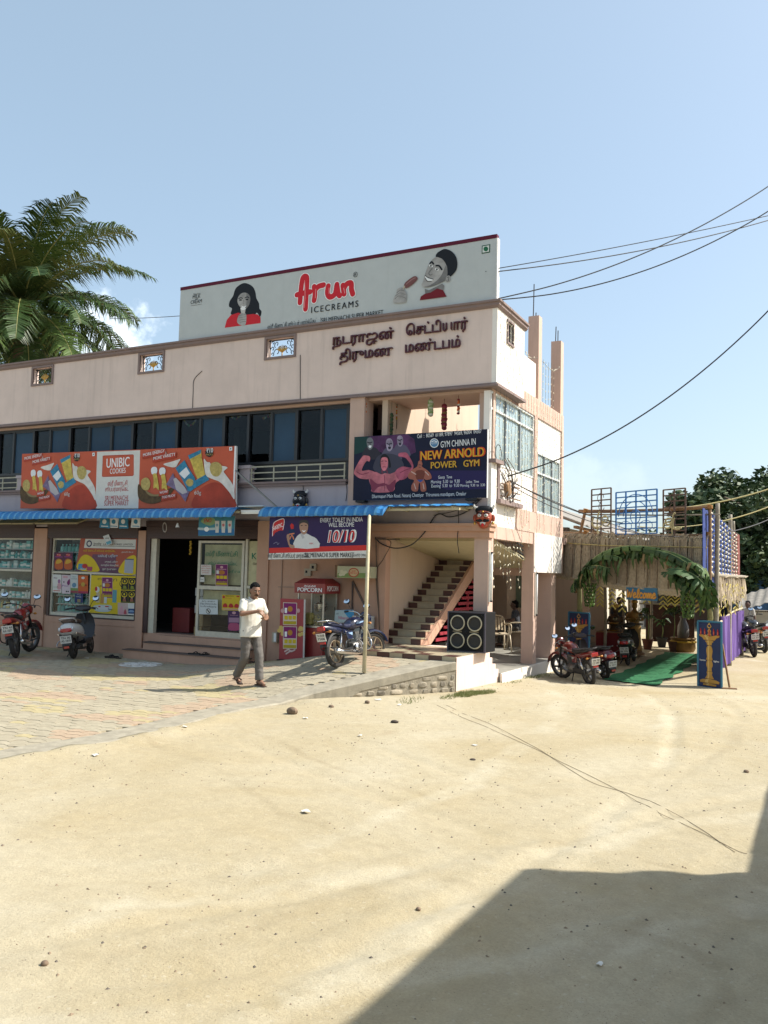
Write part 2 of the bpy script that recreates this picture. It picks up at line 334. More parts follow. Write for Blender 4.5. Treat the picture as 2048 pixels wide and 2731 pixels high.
def dirt_mat():
    m = bpy.data.materials.new('packed_earth'); m.use_nodes = True; t = m.node_tree; b = t.nodes['Principled BSDF']; N = t.nodes.new; ln = t.links.new
    b.inputs['Roughness'].default_value = .95; b.inputs['Specular IOR Level'].default_value = .12
    tc = N('ShaderNodeTexCoord')
    def nse(sc, d=6, r=.6, vec=None, dist=0):
        n = N('ShaderNodeTexNoise'); n.inputs['Scale'].default_value = sc; n.inputs['Detail'].default_value = d; n.inputs['Roughness'].default_value = r; n.inputs['Distortion'].default_value = dist
        ln(vec or tc.outputs['Object'], n.inputs['Vector']); return n.outputs['Fac']
    def ramp(f, a, b_, ca, cb):
        r = N('ShaderNodeValToRGB'); e = r.color_ramp.elements; e[0].position = a; e[1].position = b_; e[0].color = (*ca, 1); e[1].color = (*cb, 1); ln(f, r.inputs[0]); return r.outputs[0]
    def mix(f, a, c, mode='MIX'):
        x = N('ShaderNodeMix'); x.data_type = 'RGBA'; x.blend_type = mode
        if isinstance(f, float): x.inputs[0].default_value = f
        else: ln(f, x.inputs[0])
        ln(a, x.inputs[6]); ln(c, x.inputs[7]) if not isinstance(c, tuple) else setattr(x.inputs[7], 'default_value', (*c, 1)); return x.outputs[2]
    base = ramp(nse(.42, 8, .62, dist=.7), .34, .68, (.365,.307,.195), (.425,.383,.285))
    wn = N('ShaderNodeTexNoise'); wn.inputs['Scale'].default_value = .7; wn.inputs['Detail'].default_value = 5; ln(tc.outputs['Object'], wn.inputs['Vector'])
    wv = N('ShaderNodeVectorMath'); wv.operation = 'MULTIPLY_ADD'; ln(wn.outputs['Color'], wv.inputs[0]); wv.inputs[1].default_value = (.75,.75,0); ln(tc.outputs['Object'], wv.inputs[2])
    fade = ramp(nse(.8, 5, .65), .40, .62, (0,0,0), (1,1,1)); height = None
    for cx_, cy_, rad_, w_, amt in ((-14.6,16.2,15.95,.10,.55), (-14.6,16.2,17.35,.10,.5), (-16.5,12.0,15.5,.07,.38), (-16.5,12.0,16.8,.07,.36), (4.2,24.0,17.6,.05,.38), (4.2,24.0,18.8,.05,.37), (-20,9,17.0,.12,.5), (-20,9,18.5,.13,.5), (-20,9,19.9,.06,.38)):
        ds = N('ShaderNodeVectorMath'); ds.operation = 'DISTANCE'; ln(wv.outputs[0], ds.inputs[0]); ds.inputs[1].default_value = (cx_, cy_, 0)
        sb = N('ShaderNodeMath'); sb.operation = 'SUBTRACT'; sb.inputs[1].default_value = rad_+.37; ln(ds.outputs['Value'], sb.inputs[0]); ab = N('ShaderNodeMath'); ab.operation = 'ABSOLUTE'; ln(sb.outputs[0], ab.inputs[0])
        mr = N('ShaderNodeMapRange'); mr.interpolation_type = 'SMOOTHSTEP'; mr.inputs[1].default_value = w_*.4; mr.inputs[2].default_value = w_*1.6; mr.inputs[3].default_value = amt; mr.inputs[4].default_value = 0; ln(ab.outputs[0], mr.inputs[0])
        fm = N('ShaderNodeMath'); fm.operation = 'MULTIPLY'; ln(mr.outputs[0], fm.inputs[0]); ln(fade, fm.inputs[1]); base = mix(fm.outputs[0], base, (.51,.475,.38) if amt > .38 else (.27,.225,.145))
    pale = ramp(nse(.23, 6, .6, dist=.4), .48, .60, (0,0,0), (.55,.55,.55)); base = mix(pale, base, (.455,.415,.32))
    sp = ramp(nse(9, 8, .7), .30, .72, (.90,.89,.87), (1.07,1.06,1.04)); base = mix(1.0, base, sp, 'MULTIPLY')
    g = ramp(nse(70, 4, .7), .25, .75, (.72,.70,.66), (1.18,1.16,1.12)); base = mix(.6, base, g, 'MULTIPLY')
    v = N('ShaderNodeTexVoronoi'); v.inputs['Scale'].default_value = 34; ln(tc.outputs['Object'], v.inputs['Vector'])
    pk = ramp(v.outputs['Distance'], .05, .15, (1,1,1), (0,0,0)); gate = ramp(nse(2.2, 4, .6), .44, .60, (0,0,0), (1,1,1))
    pm = mix(1.0, pk, gate, 'MULTIPLY'); base = mix(pm, base, (.20,.155,.095))
    v2 = N('ShaderNodeTexVoronoi'); v2.inputs['Scale'].default_value = 62; ln(tc.outputs['Object'], v2.inputs['Vector'])
    pk2 = ramp(v2.outputs['Distance'], .10, .24, (1,1,1), (0,0,0)); gate2 = ramp(nse(5.5, 6, .7), .47, .60, (0,0,0), (.8,.8,.8)); base = mix(mix(1.0, pk2, gate2, 'MULTIPLY'), base, (.19,.15,.10))
    pk3 = ramp(v2.outputs['Color'], .88, .92, (0,0,0), (.2,.2,.2)); base = mix(pk3, base, (.56,.52,.43))
    damp = ramp(nse(.9, 3, .5), .70, .78, (0,0,0), (.35,.35,.35)); base = mix(damp, base, (.27,.20,.13))
    ln(base, b.inputs['Base Color'])
    b1 = N('ShaderNodeBump'); b1.inputs['Strength'].default_value = .4; b1.inputs['Distance'].default_value = .03; ln(nse(11, 9, .72), b1.inputs['Height'])
    b2 = N('ShaderNodeBump'); b2.inputs['Strength'].default_value = .4; b2.inputs['Distance'].default_value = .012; ln(nse(85, 5, .7), b2.inputs['Height']); ln(b1.outputs[0], b2.inputs['Normal']); ln(b2.outputs[0], b.inputs['Normal'])
    return m
EARTH = dirt_mat()
g_ = struct(mb.build('dirt_ground', EARTH, smooth=True, fix=False))
# ------------------------------------------------------------------ paved forecourt
CONC = mat('weathered_concrete', (.315,.285,.22), .9, var=.28, vs=5, bump=.35, bs=60, spec=.2, streak=.35)
PAV = [mat('paver_grey', (.335,.295,.215), .9, var=.2, vs=9, bump=.2, bs=120, spec=.2), mat('paver_red', (.375,.285,.20), .9, var=.2, vs=9, bump=.2, bs=120, spec=.2),
       mat('paver_yellow', (.39,.33,.19), .9, var=.2, vs=9, bump=.2, bs=120, spec=.2), mat('paver_pale', (.355,.315,.23), .9, var=.2, vs=9, bump=.2, bs=120, spec=.2)]
mb = MB(); ys = [-4 + .35*i for i in range(54)]; ys = [y for y in ys if y < 14.9] + [14.9]; xs_rel = [0, .3, .8, 1.4, 2, 2.8, 3.6, 4.6, 6, 8, 11, 20]
for y in ys: mb.v += [(ex(y)-.26-r_, y, pz(ex(y)-.26-r_, y)-.018) for r_ in xs_rel]
k = len(xs_rel); mb.f = [(j*k+i, (j+1)*k+i, (j+1)*k+i+1, j*k+i+1) for j in range(len(ys)-1) for i in range(k-1)]; mb.m = [0]*len(mb.f)
plaza = struct(mb.build('paved_forecourt', mat('paver_sand_joints', (.31,.27,.20), .95, var=.25, vs=20), smooth=True))
def zigzag(cx, cy, w, h, g):
    a = w/2-g; b = h/2-g; z = .022
    return [(cx-a, cy-b), (cx-a*.5, cy-b-z), (cx, cy-b), (cx+a*.5, cy-b+z), (cx+a, cy-b), (cx+a-.012, cy), (cx+a, cy+b), (cx+a*.5, cy+b-z), (cx, cy+b), (cx-a*.5, cy+b+z), (cx-a, cy+b), (cx-a-.012, cy)]
pw, ph = .25, .135; cells = []
for j in range(int((14.7+2)/ph)):
    y = -2 + (j+.5)*ph
    for i in range(70):
        x = -19.5 + (i+.5+.5*(j % 2))*pw
        if x > ex(y)-.26-pw*.62: continue
        if y > 13.98 and -13.6 < x < -10.2: continue
        if y > 13.2 and x > -7.75: continue
        if x > -18 and math.atan2(-x, y) < R(53.5): cells.append((x, y))
cells.sort(key=lambda c: c[0]**2+c[1]**2); rest = MB()
for n_, (x, y) in enumerate(cells):
    u = noise.noise(Vector((x*.75+y*.35, y*1.15-.3*x, 1.7))); w_ = noise.noise(Vector((x*.75+y*.35+31, y*1.15-.3*x, 5.1)))
    ci = 1 if u > .24 else 2 if w_ > .22 else (3 if random.random() < .45 else 0)
    if random.random() < .06: ci = random.choice((0,3,1,2))
    q = zigzag(x, y, pw, ph, .0035); t = random.uniform(-.003, .003)
    vs = [(a, b, pz(a, b)+t) for a, b in q] + [(a, b, pz(a, b)-.03) for a, b in q]; kk = len(q)
    fs = [tuple(range(kk))] + [(i+kk, (i+1) % kk+kk, (i+1) % kk, i) for i in range(kk)]
    if n_ < 300: o = MB().add(vs, fs).build('paver', PAV[ci], plaza)
    else: rest.add(vs, fs, ci)
stuff(rest.build('far_pavers', PAV, plaza))
# concrete kerb band on the open edge and its face
mb = MB(); prof = []
yy = [-4 + .3*i for i in range(58)]; yy = [y for y in yy if y < 13.2] + [13.27]
for y in yy:
    e = ex(y); z = pz(e, y); wv = .012*noise.noise(Vector((0, y*2.3, 0)))
    b0 = z-.13 if z > .2 else -.12
    prof.append([(e-.44, y, pz(e-.44, y)-.03), (e-.44, y, pz(e-.44, y)+.0045), (e-.02+wv, y, z+.004), (e+.01+wv, y, z-.012), (e+.012+wv, y, b0), (e-.44, y, b0)])
kerb = mb.loft(prof).build('kerb_band', CONC, plaza)
# rubble stones under the kerb, near the stair end
STONE = [mat('rubble_a', (.30,.265,.205), .92, var=.35, vs=11, bump=.6, bs=30, spec=.2), mat('rubble_b', (.225,.20,.16), .92, var=.35, vs=11, bump=.6, bs=30, spec=.2), mat('rubble_c', (.37,.32,.24), .92, var=.3, vs=11, bump=.6, bs=30, spec=.2)]
rw = thing('retaining_wall', 'low rubble stone retaining wall under the forecourt kerb beside the pink platform', 'wall', (-5.8, 11.5, -.05))
mb = MB(); q = []
for y in yy:
    if y < 9.2: continue
    e = ex(y); z = pz(e, y); q.append([(e-.2, y, -.3), (e-.2, y, z-.05), (e-.002, y, z-.05), (e-.002, y, -.3)])
mb.loft(q).build('mortar_core', mat('mortar', (.30,.265,.2), .95, var=.3, vs=14, bump=.6, bs=45), rw)
random.seed(11); z = -.10
while z < .40:
    hz = random.uniform(.085,.14); y = 9.6+random.uniform(0,.15)
    while y < 13.22:
        wy = min(random.uniform(.10,.27), 13.26-y); top = pz(ex(y), y)-.122; h2 = min(hz, top-z)*random.uniform(.9,1.02)
        if h2 > .03 and wy > .05:
            T_ = Vector((ex(y+wy)-ex(y), wy, 0)).normalized(); N_ = Vector((T_.y,-T_.x,0)); c = Vector((ex(y+wy/2), y+wy/2, z+h2/2))-N_*.003; vs = []
            for a in range(9):
                an = 2*math.pi*a/9+.2; rr_ = random.uniform(.80,1.04); ca, sa = math.cos(an), math.sin(an); ss = lambda v: math.copysign(abs(v)**.6, v); vs.append(c + T_*(ss(ca)*wy*.49*rr_) + Vector((0, 0, ss(sa)*h2*.49*rr_)))
            ax = N_*random.uniform(.006,.022); fr = [c + (v-c)*.76 + ax for v in vs]; bk = [v - N_*.09 for v in vs]
            MB().loft([bk, vs, fr]).build('stone', random.choice(STONE), rw, smooth=40)
        y += wy+.004
    z += hz+.004
# ------------------------------------------------------------------ the shop building
WALL_P = mat('wall_parapet_cream', (.68,.552,.488), .88, var=.09, vs=1.2, bump=.06, bs=90, spec=.25, streak=.26)
WALL_L = mat('wall_peach', (.49,.30,.212), .85, var=.12, vs=1.6, bump=.06, bs=90, spec=.25, streak=.22)
WALL_G = mat('wall_lilac_grey', (.42,.365,.375), .88, var=.07, vs=1.6, bump=.06, bs=90, spec=.25, streak=.2)
WALL_W = mat('wall_cream_white', (.80,.755,.69), .88, var=.06, vs=1.5, bump=.06, bs=90, spec=.25, streak=.10, stain=(.45,.36,.3))
WALL_K = mat('wall_pink', (.54,.385,.31), .88, var=.08, vs=1.8, bump=.06, bs=90, spec=.25, streak=.2)
COPE = mat('coping_mauve_brown', (.225,.165,.15), .8, var=.1, vs=3, bump=.1, bs=60, streak=.2)
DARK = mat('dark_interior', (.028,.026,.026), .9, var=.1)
BROWN = mat('shutter_brown', (.055,.026,.022), .5, var=.2, vs=5, bump=.05)
ALU = mat('window_frame_cream', (.56,.52,.41), .5, var=.14, vs=12, streak=.2)
BLK = mat('frame_black', (.02,.021,.024), .4, var=.2)
BLUEG = mat('blue_tinted_pane', (.026,.062,.108), .5, var=.2, vs=1.5, spec=.25)
GLS = glass('shop_glass', (.95,.97,.97), -.02, .96); GLSD = glass('dim_glass', (.75,.8,.82), -.02, .8)
GLSS = glass('sky_sheen_glass', (.80,.90,.92), .10, .8, .08)
def sky_sheen(m):  # pale diffuse painted in for sky reflection and the lit hall behind
    t = m.node_tree; mx = [n for n in t.nodes if n.type == 'MIX_SHADER'][0]; N = t.nodes.new; d = N('ShaderNodeBsdfDiffuse'); d.inputs['Color'].default_value = (.50,.60,.60,1); m2 = N('ShaderNodeMixShader'); m2.inputs[0].default_value = .45
    o = [n for n in t.nodes if n.type == 'OUTPUT_MATERIAL'][0]; t.links.new(mx.outputs[0], m2.inputs[1]); t.links.new(d.outputs[0], m2.inputs[2]); t.links.new(m2.outputs[0], o.inputs[0])
sky_sheen(GLSS)
BRICKT = mat('tile_maroon', (.085,.034,.028), .35, var=.2, vs=6); BEIGET = mat('tile_beige', (.40,.345,.235), .35, var=.15, vs=6)
bd = thing('shop_building', 'two storey pale pink shop building with open stair hall at its sunlit corner', 'building', (-14, FY, 0))
def part(name, m, boxes, parent=bd, **k):
    b = MB()
    for x in boxes: b.box(*x)
    return b.build(name, m, parent, **k)
XL = -24.0
# parapet with ventilator openings
VX = [(-21.15,-20.48), (-17.57,-16.90), (-14.02,-13.33), (-10.45,-9.75)]
bx = [(XL,FY,5.54,CX,FY+.16,6.5), (XL,FY,6.9,CX,FY+.16,6.96)]; x0 = XL
for a, b in VX + [(CX, 0)]: bx.append((x0,FY,6.5,min(a,CX),FY+.16,6.9)); x0 = b
part('parapet_wall', WALL_P, bx)
SX = CX+.10                                # the parapet box stands proud of the side wall
part('parapet_side', WALL_W, [(CX,FY+.004,5.54,SX,15.30,6.96), (CX,15.62,5.54,SX,16.36,6.96), (CX,15.30,5.54,SX,15.62,6.46), (CX,15.30,6.86,SX,15.62,6.96), (CX-.02,15.29,6.4,CX-.001,15.63,6.9)])
IRON = mat('black_iron', (.018,.018,.02), .5, .3, var=.2); GOLD = mat('gilt', (.55,.33,.08), .4, .6, var=.15)
for a, b in VX:
    v = part('ventilator_frame', COPE, [(a-.05,FY-.03,6.9,b+.05,FY+.02,6.95), (a-.05,FY-.03,6.45,b+.05,FY+.02,6.5), (a-.05,FY-.028,6.5,a,FY+.02,6.9), (b,FY-.028,6.5,b+.05,FY+.02,6.9)])
    g = MB(); c = (a+b)/2; yg = FY+.08
    g.bar((a+.03,yg,6.5), (a+.03,yg,6.9), .02); g.bar((b-.03,yg,6.5), (b-.03,yg,6.9), .02); g.bar((a,yg,6.52), (b,yg,6.52), .02); g.bar((a,yg,6.88), (b,yg,6.88), .02)
    for s_ in (-1, 1):
        for (ox, oz, r_, a0, a1) in ((.13,6.62,.09,0,5.2), (.14,6.79,.08,-1,4.4), (.25,6.70,.055,0,5.6), (.06,6.70,.05,0,6), (.24,6.58,.045,0,6), (.24,6.83,.045,0,6)):
            g.tube([(c+s_*(ox+r_*(1-.09*t)*math.cos(a0+(a1-a0)*t/12)), yg, oz+r_*(1-.06*t)*math.sin(a0+(a1-a0)*t/12)) for t in range(13)], .009, 5)
    g.build('grille', IRON, v)
    g = MB()
    for t in range(-3, 4): g.tube([(c, yg-.012, 6.6), (c+.04*t, yg-.012, 6.68), (c+.028*t, yg-.012, 6.77-.012*abs(t))], [.008,.016,.004], 5)
    g.tube([(c,yg-.012,6.52), (c,yg-.012,6.62)], .012, 6); g.build('gilt_leaf', GOLD, v, smooth=True)
v = part('ventilator_frame', COPE, [(SX-.01,15.26,6.86,SX+.03,15.66,6.90), (SX-.01,15.26,6.42,SX+.03,15.66,6.46), (SX-.01,15.26,6.46,SX+.028,15.30,6.86), (SX-.01,15.62,6.46,SX+.028,15.66,6.86)])
g = MB()
for t in range(5): g.tube([(SX-.05, 15.33+.065*t, 6.46), (SX-.05, 15.36+.055*t, 6.66), (SX-.05, 15.33+.065*t, 6.86)], .012, 5)
g.build('grille', IRON, v)
def parts(name, m, boxes, parent=bd, **k): return [part(name, m, [b_], parent, **k) for b_ in boxes]
def moulding(name, prof, xa, xb, ys, m):
    """cornice run along the front, returning down the side; prof = (out, z)"""
    b = MB(); rings = [[(xa, FY-o, z) for o, z in prof], [(xb+o, FY-o, z) for o, z in prof] , [(xb+o, ys, z) for o, z in prof]]
    return b.loft(rings).build(name, m, bd)
moulding('coping', [(-.2,6.96),(.02,6.96),(.06,7.0),(.06,7.05),(.09,7.06),(.09,7.10),(-.2,7.10)], XL, SX-.001, 16.42, COPE)
moulding('slab_edge', [(-.14,5.47),(.05,5.47),(.05,5.505),(.025,5.52),(.025,5.54),(-.14,5.54)], XL, SX-.001, 16.38, COPE)
part('roof_slab', WALL_K, [(XL,FY+.16,5.42,-7.7,18.4,5.54)]); part('front_roof_slab', WALL_K, [(-7.7,FY+.16,5.42,CX-.03,16.0,5.54)])
parts('rear_wall', WALL_W, [(XL,18.4,-.2,-7.72,18.55,5.54), (XL-.15,FY,-.2,XL,18.55,5.5)])
# window band of the first floor
part('spandrel_wall', WALL_G, [(XL,FY,2.9,-8.36,FY+.18,3.72)])
moulding('sill_ledge', [(-.3,3.72),(.06,3.72),(.06,3.77),(.09,3.78),(.09,3.82),(-.3,3.82)], XL, -8.36-.09, FY+.3, COPE)
MX = [-22.4,-21.7,-21.0,-20.35,-19.7,-19.02,-18.45,-17.72,-17.13,-16.44,-15.79,-15.06,-14.39,-13.75,-13.04,-12.37,-11.7,-11.04,-10.43,-9.78,-9.17,-8.53]
blue = {0,2,4,6,8,10,11,13,15,18,20}
wb = part('window_band', BLK, [(XL,14.96,5.36,-8.36,15.06,5.47), (XL,14.96,4.24,-8.36,15.06,4.30)] + [(x-.03,14.955,4.30,x+.03,15.05,5.36) for x in MX] + [(-8.5,14.96,4.30,-8.36,15.06,5.36)])
for i in range(len(MX)-1):
    a, b = MX[i]+.03, MX[i+1]-.03
    if i in blue: part('blue_pane', BLUEG, [(a,14.99,4.30,b,15.0,5.36)], wb); part('pane_stile', BLK, [(a,14.97,4.30,a+.025,14.99,5.36), (b-.025,14.97,4.30,b,14.99,5.36), (a+.025,14.972,5.33,b-.025,14.99,5.36)], wb)
    else: part('clear_pane', GLSD, [(a,15.02,4.30,b,15.026,5.36)], wb)
part('lower_panel', BLK, [(XL,15.0,3.82,-8.36,15.05,4.24)], wb)
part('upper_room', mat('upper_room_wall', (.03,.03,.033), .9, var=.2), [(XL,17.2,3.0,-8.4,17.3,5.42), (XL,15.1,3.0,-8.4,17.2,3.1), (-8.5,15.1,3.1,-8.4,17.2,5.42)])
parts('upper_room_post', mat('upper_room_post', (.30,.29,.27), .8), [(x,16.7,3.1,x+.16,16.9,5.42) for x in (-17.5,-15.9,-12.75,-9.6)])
rail_m = mat('rail_cream', (.36,.34,.25), .5, var=.2)
for a, b in ((XL+.2,-17.9), (-17.6,-14.4), (-14.1,-11.0), (-10.74,-8.42)):
    r_ = part('balustrade_rail', rail_m, [(a,FY-.03,z,b,FY-.005,z+.025) for z in (3.88,4.01)] + [(a,FY-.035,4.135,b,FY,4.165)]); n_ = max(2, int((b-a)/.52))
    for i in range(n_+1):
        x = a+.02+(b-a-.04)*i/n_; part('rail_post', rail_m, [(x-.014,FY-.027,3.82,x+.014,FY-.008,4.135)], r_)
for x in (-17.75,-14.25,-10.87): part('rail_pier', WALL_G, [(x-.12,FY-.06,3.82,x+.12,FY+.12,4.12), (x-.15,FY-.09,4.12,x+.15,FY+.15,4.19), (x-.14,FY-.08,3.82,x+.14,FY+.14,3.86)])
part('upper_pilaster', WALL_K, [(-8.36,FY,2.9,-8.03,15.1,5.47)])
# hall at the corner: left wall, back wall, front beam, columns
HALL = mat('hall_wall', (.54,.42,.32), .88, var=.06, vs=1.4, bump=.05, bs=90, streak=.22)
part('hall_wall', HALL, [(-7.72,14.9,.55,-7.6,16.0,5.42), (-7.72,16.0,.55,-7.6,19.94,6.95)])
parts('hall_back_wall', HALL, [(-7.6,19.68,2.9,CX-.12,19.8,5.42), (-7.6,19.68,.13,-7.3,19.8,2.9)])
part('hall_pilaster', WALL_L, [(-7.62,FY-.03,.55,-7.46,14.9,2.65)])
part('front_beam', WALL_L, [(-10.2,FY-.03,2.66,CX+.02,FY+.22,2.78), (-10.2,FY-.10,2.78,CX+.05,FY+.22,2.87), (-10.2,FY-.13,2.87,CX+.08,FY+.22,2.92)])
part('beam_face', WALL_G, [(-8.36,FY+.002,2.92,CX,FY+.18,4.05)]); part('beam_face_low', WALL_L, [(-10.2,FY+.004,2.5,-7.62,FY+.2,2.66)])
parts('corner_column', WALL_K, [(-5.66,14.76,.6,CX-.02,15.02,2.66), (-5.66,14.92,4.05,CX-.02,15.04,5.42)])
part('back_room_shutter', BROWN, [(-8.03,15.3,4.9,-7.6,15.34,5.42)] ); parts('back_room_frame', mat('frame_grey', (.35,.33,.3), .7), [(-7.9,15.5,3.0,-7.84,15.55,4.9), (-7.72,15.5,3.0,-7.66,15.55,4.9)])
parts('upper_floor_slab', WALL_K, [(-7.6,17.95,2.33,CX-.12,19.68,2.47), (-8.4,FY+.2,2.92,-7.6,19,3.0)])
# side wall, sunlit
WX = CX-.04
def sbox(ya, yb, za, zb, d=.12, p=0): return (WX-d, ya, za, WX+p, yb, zb)
part('side_wall', WALL_W, [sbox(14.78,17.5,2.9,4.06), sbox(17.72,19.66,4.68,5.50), sbox(14.78,14.80,4.06,5.42)])
part('side_wall_low', WALL_W, [sbox(17.52,19.66,2.06,2.9,.10,.05)])
part('side_parapet', WALL_W, [sbox(16.40,17.62,5.82,6.58,.14)])
part('roof_band', WALL_K, [sbox(16.36,19.82,5.42,5.82,.2,.03)])
part('floor_band', WALL_K, [sbox(16.36,19.82,2.9,3.34,.12,.03)])
parts('side_pilaster', WALL_K, [sbox(17.5,17.72,3.34,5.42,.2,.035), sbox(19.66,19.82,2.06,5.42,.2,.035)])
part('far_wall', WALL_W, [(-7.7,19.8,2.92,WX,19.94,5.5)])
for ya, yb, zt in ((17.76,18.0,7.70), (19.56,19.80,7.60)):
    p_ = part('roof_column', WALL_K, [(WX-.22,ya,5.5,WX+.02,yb,zt)])
    MB().tube([(WX-.14,ya+.1,zt),(WX-.13,ya+.1,zt+.75 if ya < 18 else zt+.38)], .012, 5).tube([(WX-.1,ya+.16,zt),(WX-.1,ya+.17,zt+.12 if ya < 18 else zt+.3)], .012, 5).build('rebar', mat('rebar', (.05,.04,.035), .7), p_)
def side_window(ya, yb, za, zb, ny, nz):
    fr = mat('white_frame', (.62,.64,.63), .5, var=.08); w = part('hall_window', fr, [sbox(ya,yb,za,za+.04,.08,.012), sbox(ya,yb,zb-.04,zb,.08,.012), sbox(ya,ya+.04,za+.04,zb-.04,.08,.012), sbox(yb-.04,yb,za+.04,zb-.04,.08,.012)])
    grey = mat('grey_mullion', (.20,.22,.24), .5)
    for i in range(1, ny): y = ya+(yb-ya)*i/ny; part('mullion', grey, [sbox(y-.022,y+.022,za+.04,zb-.04,.06,.008)], w)
    z = za+(zb-za)*nz; part('transom', fr, [sbox(ya+.04,yb-.04,z-.02,z+.02,.062,.014)], w)
    for i in range(ny):
        a = ya+(yb-ya)*i/ny+.023; b = ya+(yb-ya)*(i+1)/ny-.023
        for c, d in ((za+.04, z-.021), (z+.021, zb-.04)): part('pane', GLSS, [(WX-.032, a, c, WX-.026, b, d)], w)
side_window(14.80,17.49,4.06,5.42,3,.76); side_window(17.73,19.60,3.34,4.68,3,.66)
# little cornice box with iron bars at the corner
part('corner_cornice', COPE, [(WX+.0,14.70,4.05,WX+.16,15.16,4.12), (WX,15.02,3.40,WX+.10,15.12,4.05), (WX,15.0,3.32,WX+.16,16.35,3.40)])
part('corner_cornice_panel', WALL_W, [(WX+.002,14.72,2.95,WX+.07,15.02,4.05)])
g = MB()
for z in (3.5,3.62,3.74): g.bar((WX+.02,15.4,z),(WX+.14,16.2,z-.03),.02)
for y in (15.55,15.9): g.bar((WX+.1,y,3.40),(WX+.1,y,3.8),.025)
g.build('iron_bars', mat('rusty_iron', (.16,.09,.055), .8, var=.3), bd)
# portico under the hall
FLOOR = mat('portico_floor', (.34,.33,.29), .4, var=.25, vs=3)
part('portico_floor', FLOOR, [(-9.5,15.45,-.3,CX+.02,24.5,.13)])
parts('portico_plinth', WALL_W, [(CX+.02,15.40,-.35,CX+.06,19.9,.125), (CX+.02,19.9,-.35,CX+.06,24.5,.125)])
parts('portico_column', WALL_K, [(CX-.26,17.5,.13,CX-.005,17.75,2.9), (CX-.4,19.0,.13,CX-.04,19.35,2.9), (CX-.3,22.4,.13,CX-.04,22.7,2.9)])
parts('portico_beam', WALL_K, [(-7.6,18.55,1.98,CX-.41,18.75,2.2), (CX-.26,15.05,2.66,CX-.02,17.5,2.9)])
parts('portico_ceiling', WALL_K, [(-9.5,19.94,2.75,CX,24.5,2.9), (-7.6,14.9,2.9,WX-.13,17.95,2.98)])
MB().prism([(-7.55,15.3,2.62),(-7.55,18.5,2.15),(-7.55,18.5,2.22),(-7.55,15.3,2.70)], (2.0,0,0)).build('sloped_soffit', mat('soffit_olive', (.47,.41,.25), .9, var=.08, streak=.2), bd)
parts('portico_back_wall', HALL, [(-9.5,24.4,.13,CX,24.5,2.75), (-9.5,20,.13,-9.4,24.4,2.75), (-7.3,21.5,.13,-6.55,21.6,2.75)])
part('green_shutter', mat('green_shutter', (.12,.15,.10), .7), [(-7.05,21.46,1.15,-6.75,21.5,2.1)])
g = MB()
for i in range(7): g.bar((WX-.02+.0,16.45+.06*i*.4,2.86-.075*i),(WX-.02,16.95,2.84-.085*i),.025)
g.build('iron_louvre', IRON, bd)
# landing and flight of stairs
LZ = .60
part('landing_block', mat('platform_pink', (.66,.53,.46), .88, var=.08, vs=1.6, bump=.06, bs=90, streak=.3, stain=(.35,.26,.2)), [(-7.62,13.3,-.35,CX-.03,14.93,LZ-.012), (-7.62,14.93,-.3,-6.4,15.3,LZ-.012), (-6.4,14.93,-.35,CX-.03,15.08,.45), (-6.4,15.08,-.35,CX-.03,15.27,.32), (-6.4,15.27,-.35,CX-.03,15.43,.21), (-6.4,14.93,.45,CX-.03,14.94,.588)])
part('platform_edge', BROWN, [(CX-.045,13.285,-.2,CX-.02,13.30,LZ-.02)])
lf = part('landing_floor', mat('grout', (.2,.17,.13), .9), [(-7.61,13.29,LZ-.012,CX-.028,14.92,LZ-.004)])
n_ = 9; tw = (CX-.03+7.61)/n_
for i in range(n_):
    for j in range(6):
        x = -7.61+i*tw; y = 13.28+j*.273; border = j == 0 or (i+j) % 3 == 0
        part('floor_tile', BRICKT if (border and (i+j) % 2 == 0) else BEIGET, [(x+.003,y+.003,LZ-.004,x+tw-.003,min(y+.27,14.92),LZ)], lf)
    part('edge_tile', BRICKT if i % 2 else BEIGET, [(-7.61+i*tw+.003,13.274,LZ-.10,-7.61+(i+1)*tw-.003,13.284,LZ-.006)], lf)
st = part('stair_flight', WALL_L, [(-7.6,14.965+.222*i,LZ-.01,-6.80,14.965+.222*14,LZ+.1315*(i+1)-.012) if i < 3 else (-7.6,14.965+.222*i,LZ+.1315*(i-2),-6.80,14.965+.222*14,LZ+.1315*(i+1)-.012) for i in range(14)])
for i in range(14):
    y = 14.96+.222*i; z0 = LZ+.1315*i; z1 = z0+.1315
    for a, b, m in ((-7.598,-7.40,BRICKT), (-7.397,-7.01,BEIGET), (-7.007,-6.80,BRICKT)): part('riser_tile', m, [(a,y-.006,z0+.004,b,y+.006,z1-.022)], st)
    part('tread', BEIGET, [(-7.6,y-.022,z1-.020,-6.79,y+.218,z1-.0)], st)
MB().prism([(-6.795,14.97,LZ),(-6.795,15.30,LZ),(-6.795,18.05,2.20),(-6.795,18.05,2.47),(-6.795,17.90,2.46)], (.06,0,0)).build('stringer', WALL_L, bd)
REDS = mat('red_slats', (.30,.03,.045), .5, var=.15); PALE = mat('pale_gate_panel', (.55,.52,.5), .7)
for i in range(13):
    z = .64+.115*i; y0 = 15.32+(z+.07-.6)*1.69
    if y0 < 17.7: part('gate_slat', REDS, [(-6.74,y0,z,-6.715,17.9,z+.062)])
MB().bar((-6.73,16.3,.62),(-6.73,16.3,1.12),.04).bar((-6.73,17.2,.62),(-6.73,17.2,1.62),.04).build('gate_post', REDS, bd)
